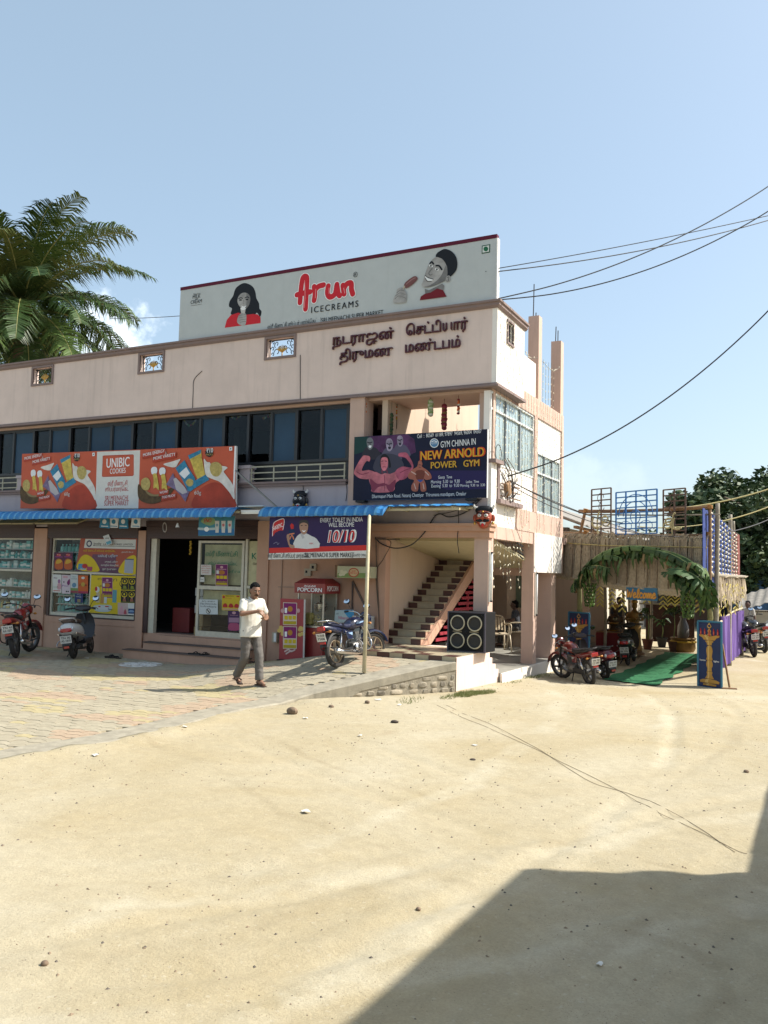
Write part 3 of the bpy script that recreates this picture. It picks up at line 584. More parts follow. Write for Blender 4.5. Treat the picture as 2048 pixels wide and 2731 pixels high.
# ground floor front: plinth wall, pillars, shutters
part('front_wall', WALL_L, [(XL,FY,-.3,-13.58,FY+.2,.76), (-10.2,FY,-.3,-7.62,FY+.18,2.5), (-13.58,FY+.02,-.3,-10.2,FY+.3,.5)])
part('plinth_line', WALL_L, [(XL,FY-.012,.60,-13.6,FY,.635)])
part('pillar', WALL_L, [(-17.18,FY-.04,.0,-16.74,FY+.2,2.86)]); part('pillar', WALL_L, [(-13.80,FY-.04,.0,-13.58,FY+.2,2.80)]); part('pillar', WALL_L, [(-10.49,FY-.04,-.02,-10.2,FY+.2,3.0)]); part('pillar', WALL_L, [(-21.3,FY-.04,.0,-20.9,FY+.2,2.86)])
for a, b in ((-20.9,-17.18), (-16.74,-13.80), (-13.58,-10.49), (XL,-21.3)):
    h = part('shutter_housing', BROWN, [(a,FY-.02,2.62,b,FY+.25,2.9)]); part('rolled_shutter', BROWN, [(a,FY-.05,2.90,b,FY+.2,3.02)], h)
    for i in range(4): part('shutter_slat', BROWN, [(a+.02,FY-.032-.004*(i % 2),2.63+.066*i,b-.02,FY-.02,2.685+.066*i)], h)
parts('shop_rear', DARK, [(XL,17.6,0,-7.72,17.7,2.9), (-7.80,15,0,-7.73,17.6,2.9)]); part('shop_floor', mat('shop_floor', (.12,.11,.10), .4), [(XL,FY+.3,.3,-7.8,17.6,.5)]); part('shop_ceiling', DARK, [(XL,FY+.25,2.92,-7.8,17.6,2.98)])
def shop_window(a, b, za, zb, zm, xm=None, name='shop_window'):
    w = part(name, ALU, [(a,FY+.03,za,b,FY+.09,za+.07), (a,FY+.03,zb-.035,b,FY+.09,zb), (a,FY+.03,za+.07,a+.045,FY+.09,zb-.035), (b-.045,FY+.03,za+.07,b,FY+.09,zb-.035), (a+.045,FY+.032,zm-.025,b-.045,FY+.088,zm+.025)])
    if xm: part('mullion', ALU, [(xm-.02,FY+.034,za+.07,xm+.02,FY+.086,zm-.025)], w)
    xs = [a+.045] + ([xm-.02, xm+.02] if xm else []) + [b-.045]
    for i in range(0, len(xs), 2): part('pane', GLS, [(xs[i],FY+.058,za+.07,xs[i+1],FY+.064,zm-.025)], w)
    part('pane', GLS, [(a+.045,FY+.058,zm+.025,b-.045,FY+.064,zb-.035)], w)
    part('shutter_channel', BROWN, [(a-.07,FY-.01,za-.02,a,FY+.1,zb), (b,FY-.01,za-.02,b+.03,FY+.1,zb), (a,FY-.005,za-.03,b,FY+.03,za)], w)
    part('window_back', mat('window_back_grey', (.20,.24,.24), .9, var=.2), [(a,FY+.62,za,b,FY+.66,zb)], w)
    return w
shop_window(-20.8,-17.25,.77,2.62,1.82); shop_window(-16.60,-13.86,.77,2.62,1.80,-15.30)
# doorway
dw = part('door_frame', ALU, [(-10.86,FY+.05,.5,-10.80,FY+.12,2.62), (-10.54,FY+.05,.5,-10.50,FY+.12,2.62), (-10.80,FY+.06,1.57,-10.54,FY+.11,1.63)]); part('door_post', ALU, [(-13.46,FY+.02,.5,-13.30,FY+.12,2.62)], dw)
part('shutter_channel', BROWN, [(-13.58,FY-.02,.5,-13.46,FY+.12,2.62), (-10.50,FY-.015,.5,-10.49,FY+.1,2.62)], dw)
gd = part('glass_door', ALU, [(-12.12,FY+.04,.5,-12.06,FY+.09,2.58), (-10.94,FY+.04,.5,-10.88,FY+.09,2.58), (-12.06,FY+.04,.5,-10.94,FY+.09,.62), (-12.06,FY+.04,2.53,-10.94,FY+.09,2.58), (-12.06,FY+.04,1.52,-10.94,FY+.09,1.60)])
part('pane', GLS, [(-12.06,FY+.062,.62,-10.94,FY+.068,1.52)], gd); part('pane', GLS, [(-12.06,FY+.062,1.60,-10.94,FY+.068,2.53)], gd)
CURT = mat('pale_yellow_paper', (.50,.46,.27), .9, var=.25, vs=4, streak=.3)
part('paper_backing', CURT, [(-12.03,FY+.16,1.63,-10.95,FY+.165,2.5), (-12.03,FY+.16,.98,-10.95,FY+.165,1.5)], gd)
part('side_pane', CURT, [(-10.79,FY+.09,1.64,-10.55,FY+.095,2.58), (-10.79,FY+.09,.6,-10.55,FY+.095,1.56)], dw)
sp = part('door_steps', WALL_L, [(-13.50,14.05,-.1,-10.25,FY+.02,.165), (-13.14,14.27,.165,-10.3,FY+.02,.33), (-13.0,14.50,.33,-10.4,FY+.02,.485)])
NOSE = mat('step_nosing', (.10,.075,.065), .6, var=.2)
for a, b, y, z in ((-13.52,-10.23,14.03,.165), (-13.16,-10.28,14.25,.33)): part('step_tread', NOSE, [(a,y,z,b,y+.24,z+.018)], sp)
# ------------------------------------------------------------------ signs
UX, UZ = Vector((1,0,0)), Vector((0,0,1))
def quad_board(name, label, cat, px4, Y, thick, face, edge, group=None):
    """flat board through four measured corners (tl, tr, br, bl) on the plane y = Y"""
    c = [PY(x, y, Y) for x, y in px4]; base = (c[2]+c[3])/2
    t = thing(name, label, cat, base, 0, group)
    MB().prism(c, (0, thick, 0)).build('panel', edge, t)
    f = MB().poly([p + Vector((0,-.0015,0)) for p in c[::-1]]); f.build('face', face, t, fix=False)
    if t.children[-1].data.polygons[0].normal.y > 0: t.children[-1].data.flip_normals()
    return t, c
def frame_edge(t, c, m, w=.03, d=.02, name='frame_strip'):
    for i in range(4):
        a, b = c[i], c[(i+1) % 4]; MB().bar(a+Vector((0,-.004,0)), b+Vector((0,-.004,0)), d, w).build(name, m, t)
def bil(c, u, v):                         # c = tl, tr, br, bl ; v up
    return (c[3]*(1-u)+c[2]*u)*(1-v) + (c[0]*(1-u)+c[1]*u)*v
BLACK = ink((.012,.013,.016)); WHITE = ink((.78,.79,.78)); REDI = ink((.55,.02,.03)); SKIN = mat('print_skin_shade', (.20,.195,.19), .5, var=.35, vs=4, spec=.2); SKIN2 = mat('print_skin', (.36,.35,.335), .5, var=.4, vs=3.5, spec=.2); DKG = ink((.06,.06,.06))
MAROON = ink((.10,.008,.025))
# rooftop billboard
t = thing('rooftop_billboard', 'long white ice cream billboard with smiling woman and man on the roof edge', 'billboard', (-9.1,14.75,7.1))
part('panel', mat('board_white', (.47,.50,.495), .55, var=.05, vs=3, streak=.12, spec=.2), [(-12.88,14.70,7.115,-5.285,14.80,8.29)], t); part('top_strip', MAROON, [(-12.885,14.693,8.29,-5.28,14.805,8.365)], t)
part('edge_strip', mat('board_edge', (.75,.73,.70), .5), [(-5.285,14.69,7.115,-5.262,14.81,8.29)], t)
part('backing_frame', mat('grey_steel', (.22,.22,.23), .5, .5), [(-12.6+1.8*i,14.80,7.05,-12.55+1.8*i,14.88,8.2) for i in range(5)], t)
P = Panel((0,14.70,0), UX, UZ, t, (480,640,460/1659))
P.shape('hair', [(545,455),(600,418),(650,420),(700,450),(725,500),(735,560),(760,610),(765,660),(785,690),(770,740),(740,700),(700,730),(560,720),(490,715),(500,660),(472,640),(478,590),(510,540),(525,490)], BLACK, 4)
P.shape('jacket', [(430,845),(450,770),(490,722),(560,700),(640,720),(700,712),(745,715),(775,745),(775,800)], REDI)
P.shape('face', [(565,540),(600,510),(640,510),(672,540),(675,590),(655,640),(620,668),(590,655),(562,620),(553,585)], SKIN2, 4)
P.shape('face_shade', [(640,512),(672,540),(675,590),(655,640),(625,668),(640,600)], SKIN, 3)
for x, y in ((583,578),(645,573)): P.disc('eye', (x, y), 15, 7, BLACK, 12)
P.stroke('eyebrow', [[(565,565),(585,556),(602,562)]], .02, BLACK); P.stroke('eyebrow', [[(626,558),(648,548),(664,558)]], .02, BLACK)
P.stroke('nose', [[(615,575),(608,612),(618,616)]], .012, SKIN)
P.shape('smile', [(585,632),(615,640),(640,630),(618,655)], WHITE, 3)
P.shape('ice_cream_cone', [(583,668),(632,660),(625,712),(592,715)], ink((.5,.48,.45))); P.disc('scoop', (608,660), 26, 14, WHITE, 14)
P.shape('hand', [(560,740),(590,705),(632,708),(640,745),(630,815),(585,820),(550,790)], SKIN2, 4)
for k in range(4): P.stroke('finger', [[(562+6*k,728+22*k),(600,722+22*k),(632,718+22*k)]], .012, SKIN)
P.zr = (480,640,460/1659)
P.text('Made from', (163,528), .045, BLACK, .2, shear=.2); P.text('MILK', (160,562), .085, BLACK, .22); P.text('and', (158,577), .04, BLACK); P.text('CREAM', (157,610), .085, BLACK, .32)
P.stroke('rule', [[(107,633),(210,618)]], .006, BLACK, 1)
P.zr = (450,600,950/1659)
ar = [[[(627,385),(640,330),(632,262),(640,240),(628,236),(612,260),(618,330),(612,375)], [(598,326),(630,318),(660,312)]], [[(678,288),(682,320),(678,352)],[(680,308),(697,288),(722,280)]], [[(744,285),(740,318),(752,336),(775,322),(784,278)],[(784,278),(790,318),(797,330)]], [[(812,282),(818,322)],[(815,300),(830,276),(850,272),(852,300),(858,322)]]]
ar[0][0] = [(612,362),(617,300),(624,252),(635,240),(645,252),(642,320),(638,392)]
for gl in ar: P.stroke('logo_outline', gl, .155, WHITE)
for gl in ar: P.stroke('logo_letter', gl, .118, REDI)
P.stroke('logo_shine', [[(634,262),(636,330),(632,385)], [(686,300),(684,340)], [(748,295),(748,320)], [(816,295),(821,318)]], .018, ink((.75,.25,.25)))
P.text('®', (870,244), .11, BLACK, .105)
P.zr = (450,600,950/1659)
P.text('ICECREAMS', (772,396), .135, BLACK, 1.12, bold=.012, spacing=1.3)
P.text('ஸ்ரீ மீனாட்சி சூப்பர் மார்க்ெகட்', (574,473), .10, BLACK, 1.24, bold=.004); P.stroke('rule', [[(709,432),(710,455)]], .008, BLACK, 1); P.text('SRI MEENACHI SUPER MARKET', (853,437), .10, BLACK, 1.44, bold=.004)
P.zr = (1000,620,400/1659)
P.shape('neck', [(552,625),(600,640),(745,570),(770,590),(760,650),(780,680),(560,690)], SKIN); P.shape('shirt', [(498,752),(510,710),(552,682),(620,665),(690,620),(755,640),(795,712)], ink((.16,.012,.018)))
P.shape('hair', [(675,272),(690,230),(735,200),(775,185),(840,205),(890,255),(912,320),(908,400),(880,450),(835,490),(800,480),(780,400),(760,330),(720,300)], BLACK, 4)
P.shape('face', [(675,275),(640,300),(600,350),(560,450),(535,540),(518,580),(540,605),(590,608),(660,590),(740,555),(790,520),(805,440),(790,360),(750,300),(715,282)], SKIN2, 4)
P.shape('cheek_shade', [(790,360),(805,440),(790,520),(740,555),(660,590),(590,608),(540,605),(600,590),(680,540),(740,470)], SKIN, 3)
P.disc('ear', (812,515), 26, 38, SKIN2, 14, rot=.3); P.stroke('ear_line', [[(800,500),(820,495),(815,535)]], .012, DKG)
P.stroke('eyebrow', [[(612,345),(630,328),(650,350)]], .034, BLACK); P.stroke('eyebrow', [[(680,370),(712,372),(742,412)]], .034, BLACK)
for x, y in ((622,372),(688,412)): P.disc('eye_white', (x, y), 22, 13, WHITE, 14, rot=.35); P.disc('eye', (x, y), 10, 11, BLACK, 12)
P.shape('smile', [(560,480),(590,505),(645,520),(625,540),(585,538),(562,512)], WHITE, 3); P.stroke('lip', [[(560,478),(592,503),(648,520)],[(560,510),(585,542),(628,543)]], .016, DKG)
P.stroke('nose', [[(636,400),(600,450),(612,474),(636,466)]], .022, SKIN)
P.shape('ice_cream_bar', [(325,590),(345,550),(420,495),(455,487),(475,505),(465,535),(390,600),(345,618)], ink((.17,.07,.065)), 4); P.stroke('bar_shine', [[(350,575),(410,525),(450,505)]], .02, ink((.3,.16,.15)))
P.stroke('stick', [[(330,600),(310,640)]], .03, ink((.5,.42,.3)), 1)
P.shape('hand', [(212,780),(215,720),(240,680),(250,630),(300,612),(330,640),(356,690),(345,770),(335,778)], SKIN2, 4)
for a in ([(245,672),(285,640),(325,650)], [(232,705),(280,672),(340,690)], [(225,738),(270,705),(345,730)]): P.stroke('finger', [a], .014, SKIN)
MB().prism([P.at(*P.px(*p), .004) for p in ((1183,146),(1276,130),(1273,222),(1181,237))], (0,.002,0)).build('mark_border', ink((.02,.09,.05)), t)
P.k = 30; P.shape('mark_field', [(1193,156),(1266,143),(1263,214),(1191,226)], ink((.62,.65,.62))); P.disc('mark_dot', (1228,184), 26, 27, ink((.02,.13,.06)))
P.disc('rivet', (1229,433), 6, 6, DKG, 8)
# letters fixed to the parapet
LET = mat('letter_maroon', (.075,.012,.022), .35, var=.1)
for s_, x0, x1, z in (('நடராஜன்', -8.80,-7.40,6.60), ('ெசட்டியார்', -7.13,-5.84,6.62), ('திருமண', -8.62,-7.42,6.26), ('மண்டபம்', -7.14,-5.98,6.28)):
    o = text(s_, 'wall_letters', LET, bd, (x0, FY-.004, z), UX, UZ, x1-x0, .20, .045, .012, 'L')
# cookie signboard
CZ = (0,1100,700/1659)
c4 = [zc(CZ,*q) for q in ((140,262),(1490,212),(1487,605),(128,607))]
ORG = mat('print_orange', (.50,.10,.05), .5, var=.12, vs=2, spec=.2)
t, c = quad_board('cookie_signboard', 'orange and white biscuit signboard above the long blue awning', 'signboard', c4, 14.40, .06, ORG, mat('board_edge2', (.7,.68,.6), .5))
part('right_edge_strip', WHITE, [(c[1].x-.025,14.392,c[2].z,c[1].x+.012,14.41,c[1].z)], t)
part('bracket', mat('grey_steel', (.22,.22,.23), .5, .5), [(x,14.46,3.5,x+.04,14.70,3.54) for x in (-17,-15,-13,-11.3)] + [(x,14.46,3.4,x+.04,14.49,4.5) for x in (-17,-15,-13,-11.3)], t)
P = Panel((0,14.40,0), UX, UZ, t, CZ)
P.shape('white_field', [(614,249),(886,239),(874,607),(603,607)], ink((.62,.61,.56)))
P.shape('logo_field', [(650,278),(656,272),(838,265),(846,270),(846,395),(838,402),(652,408),(644,402)], ORG)
P.stroke('logo_border', [[(650,276),(842,267),(842,398),(648,406),(650,276)]], .012, ink((.3,.03,.02)), 1)
P.text('UNIBIC', (744,345), .225, WHITE, .70, bold=.015, tilt=.02); P.text('COOKIES', (744,385), .125, WHITE, .48, bold=.008, tilt=.02)
RD2 = ink((.40,.03,.03))
P.text('ஸ்ரீ மீனாட்சி', (742,462), .105, RD2, .60, bold=.014); P.text('சூப்பர்மார்ெகட்', (738,497), .10, RD2, .72, bold=.014); P.text('SRI MEENACHI', (735,556), .115, RD2, .70, bold=.010); P.text('SUPER MARKET', (735,588), .115, RD2, .75, bold=.010)
Pl, Pr = [PY(*zc(CZ,*q), 14.40) for q in ((140,262),(614,249),(603,607),(128,607))], [PY(*zc(CZ,*q), 14.40) for q in ((886,239),(1488,212),(1485,607),(874,607))]
CH = mat('print_chocolate', (.10,.06,.025), .5, var=.5, vs=8, spec=.2); CR = mat('print_milk', (.66,.63,.57), .5, var=.2, vs=7, spec=.2); YE = mat('print_yellow', (.58,.44,.09), .5, var=.4, vs=9, spec=.2); BL = mat('print_blue', (.04,.22,.36), .5, var=.4, vs=9, spec=.2); CK = mat('print_biscuit', (.46,.36,.12), .5, var=.35, vs=22, spec=.2); PU = mat('print_violet', (.20,.15,.25), .5, var=.5, vs=10, spec=.2); WF = ink((.72,.74,.74)); DO = mat('print_deep_red', (.40,.055,.03), .5, var=.25, vs=3, spec=.2)
for C4 in (Pl, Pr):
    F = lambda x, y, C4=C4: (lambda q: (q.x, q.z))(bil(C4, (x-130+(y-130)*.038)/898, (797-y)/668))
    G = lambda pts, F=F: [F(*p) for p in pts]
    def sh(n, pts, m, s_=0): P.shape(n, G(pts), m, s_, pix=False)
    wd = (C4[1]-C4[0]).length/2.0
    sh('red_glow', [(640,797),(660,640),(760,540),(860,520),(960,620),(1005,797)], DO, 4)
    sh('milk_swirl', [(745,255),(770,290),(800,300),(815,350),(905,340),(955,360),(920,400),(945,450),(1000,560),(1005,700),(960,620),(890,520),(820,480),(760,440),(745,330)], CR, 4)
    sh('milk_splash', [(360,300),(440,275),(500,255),(525,250),(500,300),(480,335),(430,335)], CR, 3)
    sh('chocolate_bowl', [(112,520),(160,580),(240,640),(320,650),(400,580),(460,570),(420,640),(330,720),(240,745),(150,720),(108,660)], CH, 4); sh('chocolate_shine', [(180,590),(260,640),(340,630),(300,660),(220,650)], ink((.25,.18,.08)), 3)
    sh('cookie', [(140,490),(170,450),(210,455),(232,510),(215,580),(180,590),(145,560)], CK, 4); sh('cookie', [(795,370),(810,310),(860,295),(900,330),(905,390),(870,450),(820,440)], CK, 4)
    for dx, dy, k in ((0,0,1),(80,10,.9)):
        sh('chef_hat', [(240+dx,360+dy),(255+dx,330+dy),(290+dx,330+dy),(302+dx,365+dy),(290+dx,405+dy),(250+dx,410+dy)], WF, 4); sh('chef_body', [(258+dx,410+dy),(292+dx,405+dy),(305+dx,480+dy),(315+dx,590+dy),(285+dx,560+dy),(262+dx,570+dy),(265+dx,480+dy)], YE, 3)
    sh('wrapper_yellow', [(600,215),(722,155),(725,240),(750,420),(785,480),(690,500),(655,400),(620,270)], YE); sh('wrapper_top', [(598,212),(722,152),(718,195),(612,255)], BL); sh('wrapper_end', [(660,490),(755,430),(790,485),(675,560),(600,620)], BL)
    sh('wrapper_blue', [(478,350),(565,262),(590,330),(660,470),(640,590),(590,610),(540,480)], BL); sh('wrapper_label', [(510,410),(580,340),(612,410),(560,470)], WF); sh('wrapper_cookie', [(570,510),(600,470),(640,490),(635,540),(600,555)], CK, 4)
    sh('wrapper_purple', [(385,530),(455,400),(470,460),(560,560),(600,620),(565,725),(520,650),(470,590)], PU); sh('wrapper_label2', [(455,470),(480,455),(560,560),(585,620),(540,640),(480,590)], ink((.45,.42,.42)))
    sh('arrow', [(280,140),(385,135),(400,215),(370,190),(290,190)], ink((.55,.45,.4)))
    sh('badge', [(795+40*math.cos(a*math.pi/12)*(1 if a % 2 else .8), 190+52*math.sin(a*math.pi/12)*(1 if a % 2 else .8)) for a in range(24)], BLACK)
    P.text('₹10', F(800,190), .10*1, WHITE, .13*wd, pix=False, bold=.01); P.text('PACKS', F(797,222), .045, CK, .13*wd, pix=False)
    for s_, q, h_, w_ in (('MORE ENERGY', (165,205), .09, .46), ('MORE VARIETY', (267,250), .09, .46), ('WOW!', (322,635), .07, .17), ('TOO MUCH!', (345,688), .07, .27)):
        a = F(*q); b = .10; ww = w_*wd*1.03
        P.shape('caption_band', [(a[0]-.02, a[1]-.035-.02), (a[0]+ww+.02, a[1]+b*ww-.055+.02), (a[0]+ww+.02, a[1]+b*ww+h_), (a[0]-.02, a[1]+h_-.02)], DO, pix=False)
        P.text(s_, a, h_*.8, WF, ww, pix=False, bold=.01, align='L', tilt=.12)
    P.text('60g', F(680,645), .085, CR, .14*wd, pix=False); P.shape('mark', G([(978,140),(1005,138),(1005,178),(978,180)]), WF, pix=False); P.disc('mark_dot', F(991,158), .014, .018, BLACK, 10, pix=False)
# gym signboard
GZ = (940,1130,380/1659)
c4 = [zc(GZ,*q) for q in ((22,155),(1572,62),(1562,862),(5,893))]
t, c = quad_board('gym_signboard', 'dark blue gym signboard with flexing bodybuilders beside the corner column', 'signboard', c4, 14.55, .07, mat('print_midnight', (.010,.013,.036), .5, var=.3, vs=1.5, spec=.2), mat('board_edge3', (.5,.5,.5), .5))
part('hanger', IRON, [(c[3].x+.05,14.56,c[3].z-.04,c[3].x+.25,14.70,c[3].z), (c[2].x-.42,14.56,c[2].z-.04,c[2].x-.2,14.70,c[2].z)], t)
P = Panel((0,14.55,0), UX, UZ, t, GZ)
P.shape('green_glow', [(26,158),(180,150),(190,250),(120,330),(20,360)], ink((.012,.045,.042))); P.shape('purple_glow', [(200,150),(560,127),(640,124),(720,180),(740,330),(600,400),(400,360),(240,300)], mat('print_glow', (.10,.035,.11), .5, var=.6, vs=3, spec=.2)); P.shape('blue_band', [(900,545),(1566,545),(1563,760),(1100,770),(920,700)], ink((.022,.016,.075)))
A1 = mat('print_arm', (.42,.10,.15), .5, var=.55, vs=5, spec=.2); A2 = mat('print_torso', (.56,.17,.20), .5, var=.5, vs=4.5, spec=.2); A3 = ink((.22,.04,.075)); BW = mat('print_head', (.34,.29,.38), .5, var=.6, vs=7, spec=.2); BD = ink((.03,.028,.04))
for hx, hy, s_ in ((205,230,1.0), (432,245,1.05), (555,200,.9)):
    P.shape('shoulders', [(hx-90*s_,hy+170),(hx-60*s_,hy+60),(hx-20*s_,hy+40),(hx+30*s_,hy+40),(hx+90*s_,hy+70),(hx+130*s_,hy+180)], BD if hx < 300 else ink((.10,.09,.14)), 4)
    P.shape('head', [(hx-40*s_,hy-20),(hx-25*s_,hy-62*s_),(hx+12*s_,hy-68*s_),(hx+38*s_,hy-30),(hx+36*s_,hy+30),(hx+8*s_,hy+72*s_),(hx-24*s_,hy+58*s_)], BW if hx > 300 else ink((.16,.17,.18)), 4)
    P.stroke('brow', [[(hx-28*s_,hy-14),(hx-8,hy-6),(hx+24*s_,hy-16)]], .022, BD); P.shape('mouth', [(hx-16*s_,hy+26),(hx+16*s_,hy+24),(hx+10*s_,hy+50),(hx-10*s_,hy+50)], BD if hx > 300 else WHITE, 3); P.stroke('nose', [[(hx,hy-6),(hx+3,hy+16)]], .014, BD)
P.shape('dark_torso', [(250,540),(270,420),(330,360),(450,350),(560,400),(600,540),(420,600)], ink((.05,.05,.075)), 4)
P.shape('torso', [(190,600),(260,560),(340,590),(380,575),(440,585),(520,560),(640,600),(560,650),(500,700),(470,790),(240,798),(225,740),(200,680)], A2, 3)
P.shape('left_arm', [(20,560),(60,470),(120,380),(150,370),(205,385),(200,440),(160,440),(110,545),(190,540),(260,570),(210,640),(100,640),(35,600)], A2, 4)
P.shape('right_arm', [(500,560),(580,500),(690,510),(640,420),(600,390),(540,380),(545,345),(610,335),(650,360),(710,480),(690,560),(620,640),(540,650)], A1, 4)
P.shape('chest_shade', [(210,640),(290,700),(370,690),(390,720),(300,740),(240,798),(215,720)], A3, 3); P.shape('chest_shade', [(500,650),(430,710),(390,700),(420,780),(470,790),(500,710)], A3, 3); P.stroke('sternum', [[(372,600),(378,690),(372,780)]], .014, A3); P.stroke('bicep_line', [[(50,560),(110,590),(190,570)],[(560,570),(620,540),(680,520)]], .016, A3)
P.shape('hair', [(325,430),(335,380),(370,352),(415,375),(440,430),(450,500),(425,510),(415,430),(350,410),(340,490),(322,500)], BLACK, 4); P.shape('face', [(332,430),(350,395),(400,395),(415,430),(412,500),(385,545),(355,545),(335,500)], A2, 4)
P.stroke('brow', [[(340,440),(360,434)],[(380,434),(402,438)]], .014, BD); P.stroke('mouth', [[(356,505),(372,502),(388,505)]], .012, A3); P.stroke('neck', [[(345,545),(350,580)],[(400,540),(410,570)]], .02, A3)
P.shape('small_figure', [(755,500),(770,440),(800,430),(818,470),(812,500),(870,540),(915,590),(920,640),(860,655),(830,640),(855,700),(860,780),(800,785),(790,700),(775,700),(760,785),(695,780),(690,720),(720,660),(660,640),(650,600),(690,540)], ink((.36,.12,.08)), 3)
P.shape('small_figure_shade', [(740,550),(840,550),(830,640),(790,660),(745,640)], ink((.17,.045,.03)), 3); P.shape('trunks', [(755,655),(830,652),(800,680),(785,680)], ink((.03,.08,.3))); P.stroke('muscle_line', [[(690,560),(740,590)],[(850,560),(890,600)],[(720,700),(740,760)],[(825,700),(835,760)]], .018, ink((.6,.42,.35))); P.stroke('small_face', [[(772,482),(785,480),(802,483)],[(778,505),(795,508)]], .012, BD)
P.text('Cell  :  80569  61189, 97897  94569, 96004  04307', (1124,140), .075, WHITE, 1.30, tilt=.022)
P.disc('badge_ring', (955,227), 52, 54, WHITE); P.disc('badge_field', (955,227), 44, 46, ink((.08,.2,.35))); P.text('GYM', (955,240), .05, WHITE, .11); P.stroke('badge_line', [[(925,210),(955,200),(985,212)]], .014, WHITE)
P.text('GYM CHINNA IN', (1232,262), .125, WHITE, .70, bold=.004, tilt=.035)
P.text('NEW ARNOLD', (1157,405), .185, ink((.60,.07,.02)), 1.30, bold=.05, tilt=.02); P.text('NEW ARNOLD', (1157,400), .165, ink((.62,.36,.03)), 1.27, bold=.012, tilt=.02)
P.text('POWER   GYM', (1192,510), .135, ink((.35,.10,.02)), .98, bold=.03, tilt=.015); P.text('POWER   GYM', (1192,508), .125, ink((.58,.36,.04)), .96, bold=.012, tilt=.015)
P.text('Gents  Time', (1082,640), .06, WHITE, .28); P.text('Morning  5.30  to  9.30', (1083,692), .062, WHITE, .58); P.text('Evening  5.30  to  9.30', (1083,740), .062, WHITE, .56); P.text('Ladies  Time', (1400,690), .05, WHITE, .25); P.text('Morning  9.30  to  3.30', (1402,732), .05, WHITE, .48)
P.text('Dharmapuri Main Road, Nataraj Chettiyar  Thirumana mandapam, Omalur', (765,852), .072, WHITE, 1.96, tilt=.008)
# purple signboard under the awning
BZ = (650,1100,700/1659)
c4 = [zc(BZ,*q) for q in ((165,662),(792,653),(785,918),(155,930))]
t, c = quad_board('cleaner_signboard', 'purple toilet cleaner signboard hanging under the shorter blue awning', 'signboard', c4, 13.80, .03, mat('print_purple', (.035,.020,.080), .5, var=.12, vs=2, spec=.2), mat('board_edge4', (.5,.48,.45), .5))
P = Panel((0,13.80,0), UX, UZ, t, BZ)
P.shape('red_band', [(161,857),(786,838),(786,872),(160,890)], ink((.55,.035,.03))); P.shape('white_band', [(160,890),(786,872),(785,918),(155,929)], ink((.66,.65,.60)))
P.shape('logo_flag', [(182,720),(195,690),(245,670),(258,685),(250,745),(235,745),(200,760),(180,785)], ink((.5,.03,.03)), 2); P.text('HARPIC', (218,735), .085, WHITE, .24, tilt=.35, bold=.012)
P.stroke('logo_border', [[(182,780),(186,715),(200,690),(246,672),(257,688),(248,740)]], .012, WHITE, 3)
P.shape('bottle', [(285,760),(290,740),(300,735),(302,710),(316,712),(318,740),(325,760),(322,830),(286,828)], ink((.012,.03,.085)), 2); P.shape('bottle_cap', [(293,715),(303,700),(317,712),(316,735),(300,738)], ink((.5,.03,.03))); P.stroke('bottle_label', [[(292,800),(305,775),(316,800)],[(290,770),(318,765)]], .025, ink((.6,.2,.1)), 2)
P.shape('shirt', [(322,856),(326,800),(352,770),(385,760),(430,782),(462,800),(478,855)], ink((.62,.62,.60)), 2); P.shape('collar', [(358,768),(372,762),(385,790),(372,800)], ink((.45,.45,.45))); P.shape('hair', [(350,710),(352,688),(378,678),(405,686),(411,715),(404,725),(356,722)], ink((.05,.045,.045)), 4); P.shape('face', [(355,708),(378,696),(404,706),(406,735),(396,762),(380,772),(364,760),(354,735)], ink((.38,.22,.15)), 4)
P.stroke('brow', [[(362,716),(372,714)],[(388,713),(398,714)]], .012, BLACK); P.shape('smile', [(368,745),(382,748),(394,743),(382,757)], WHITE, 3); P.shape('hand', [(272,790),(278,770),(290,775),(292,830),(320,840),(318,858),(290,850)], ink((.38,.22,.15)), 3); P.text('HARPIC', (428,833), .03, REDI, .09)
P.text('EVERY TOILET IN INDIA', (617,692), .085, WHITE, .92, tilt=.012); P.text('WILL BECOME', (617,723), .085, WHITE, .55, tilt=.012)
P.text('10/10', (616,822), .25, WHITE, .60, bold=.05, shear=.2, tilt=.02); P.text('10/10', (616,820), .225, ink((.55,.03,.03)), .57, bold=.01, shear=.2, tilt=.02)
P.text('ஸ்ரீ மீனாட்சி சூப்பர் மார்க்ெகட்', (285,918), .08, BLACK, .98, bold=.006, tilt=.012); P.text('SRI MEENACHI SUPER MARKET', (540,915), .09, BLACK, 1.08, bold=.01, tilt=.012); P.text('ஓமலூர் OMALUR', (737,910), .05, BLACK, .36, tilt=.012)
P.stroke('sign_signature', [[(190,830),(210,820),(215,835),(225,825)]], .008, ink((.3,.28,.4)))
# banner by the door
c4 = [zc(CZ,*q) for q in ((1258,655),(1486,655),(1480,778),(1253,781))]
t, c = quad_board('antacid_banner', 'small turquoise antacid banner hung over the shop door', 'banner', c4, 14.05, .006, mat('print_teal', (.03,.20,.26), .5, var=.35, vs=2.5), WHITE)
P = Panel((0,14.05,0), UX, UZ, t, CZ)
P.shape('lower_blue', [(1254,735),(1482,735),(1480,772),(1253,776)], ink((.03,.14,.30))); P.shape('glow', [(1270,690),(1300,665),(1350,668),(1360,700),(1320,715)], ink((.22,.33,.16)), 4); P.text('ENO', (1312,695), .085, ink((.4,.02,.03)), .19, bold=.03, shear=.2)
for x in (1372,1412,1452): P.shape('sachet', [(x-13,685),(x+14,685),(x+10,760),(x-10,760)], ink((.55,.55,.52))); P.disc('sachet_mark', (x, 712), 8, 10, ink((.45,.15,.15)) if x > 1400 else ink((.2,.3,.35)), 12)
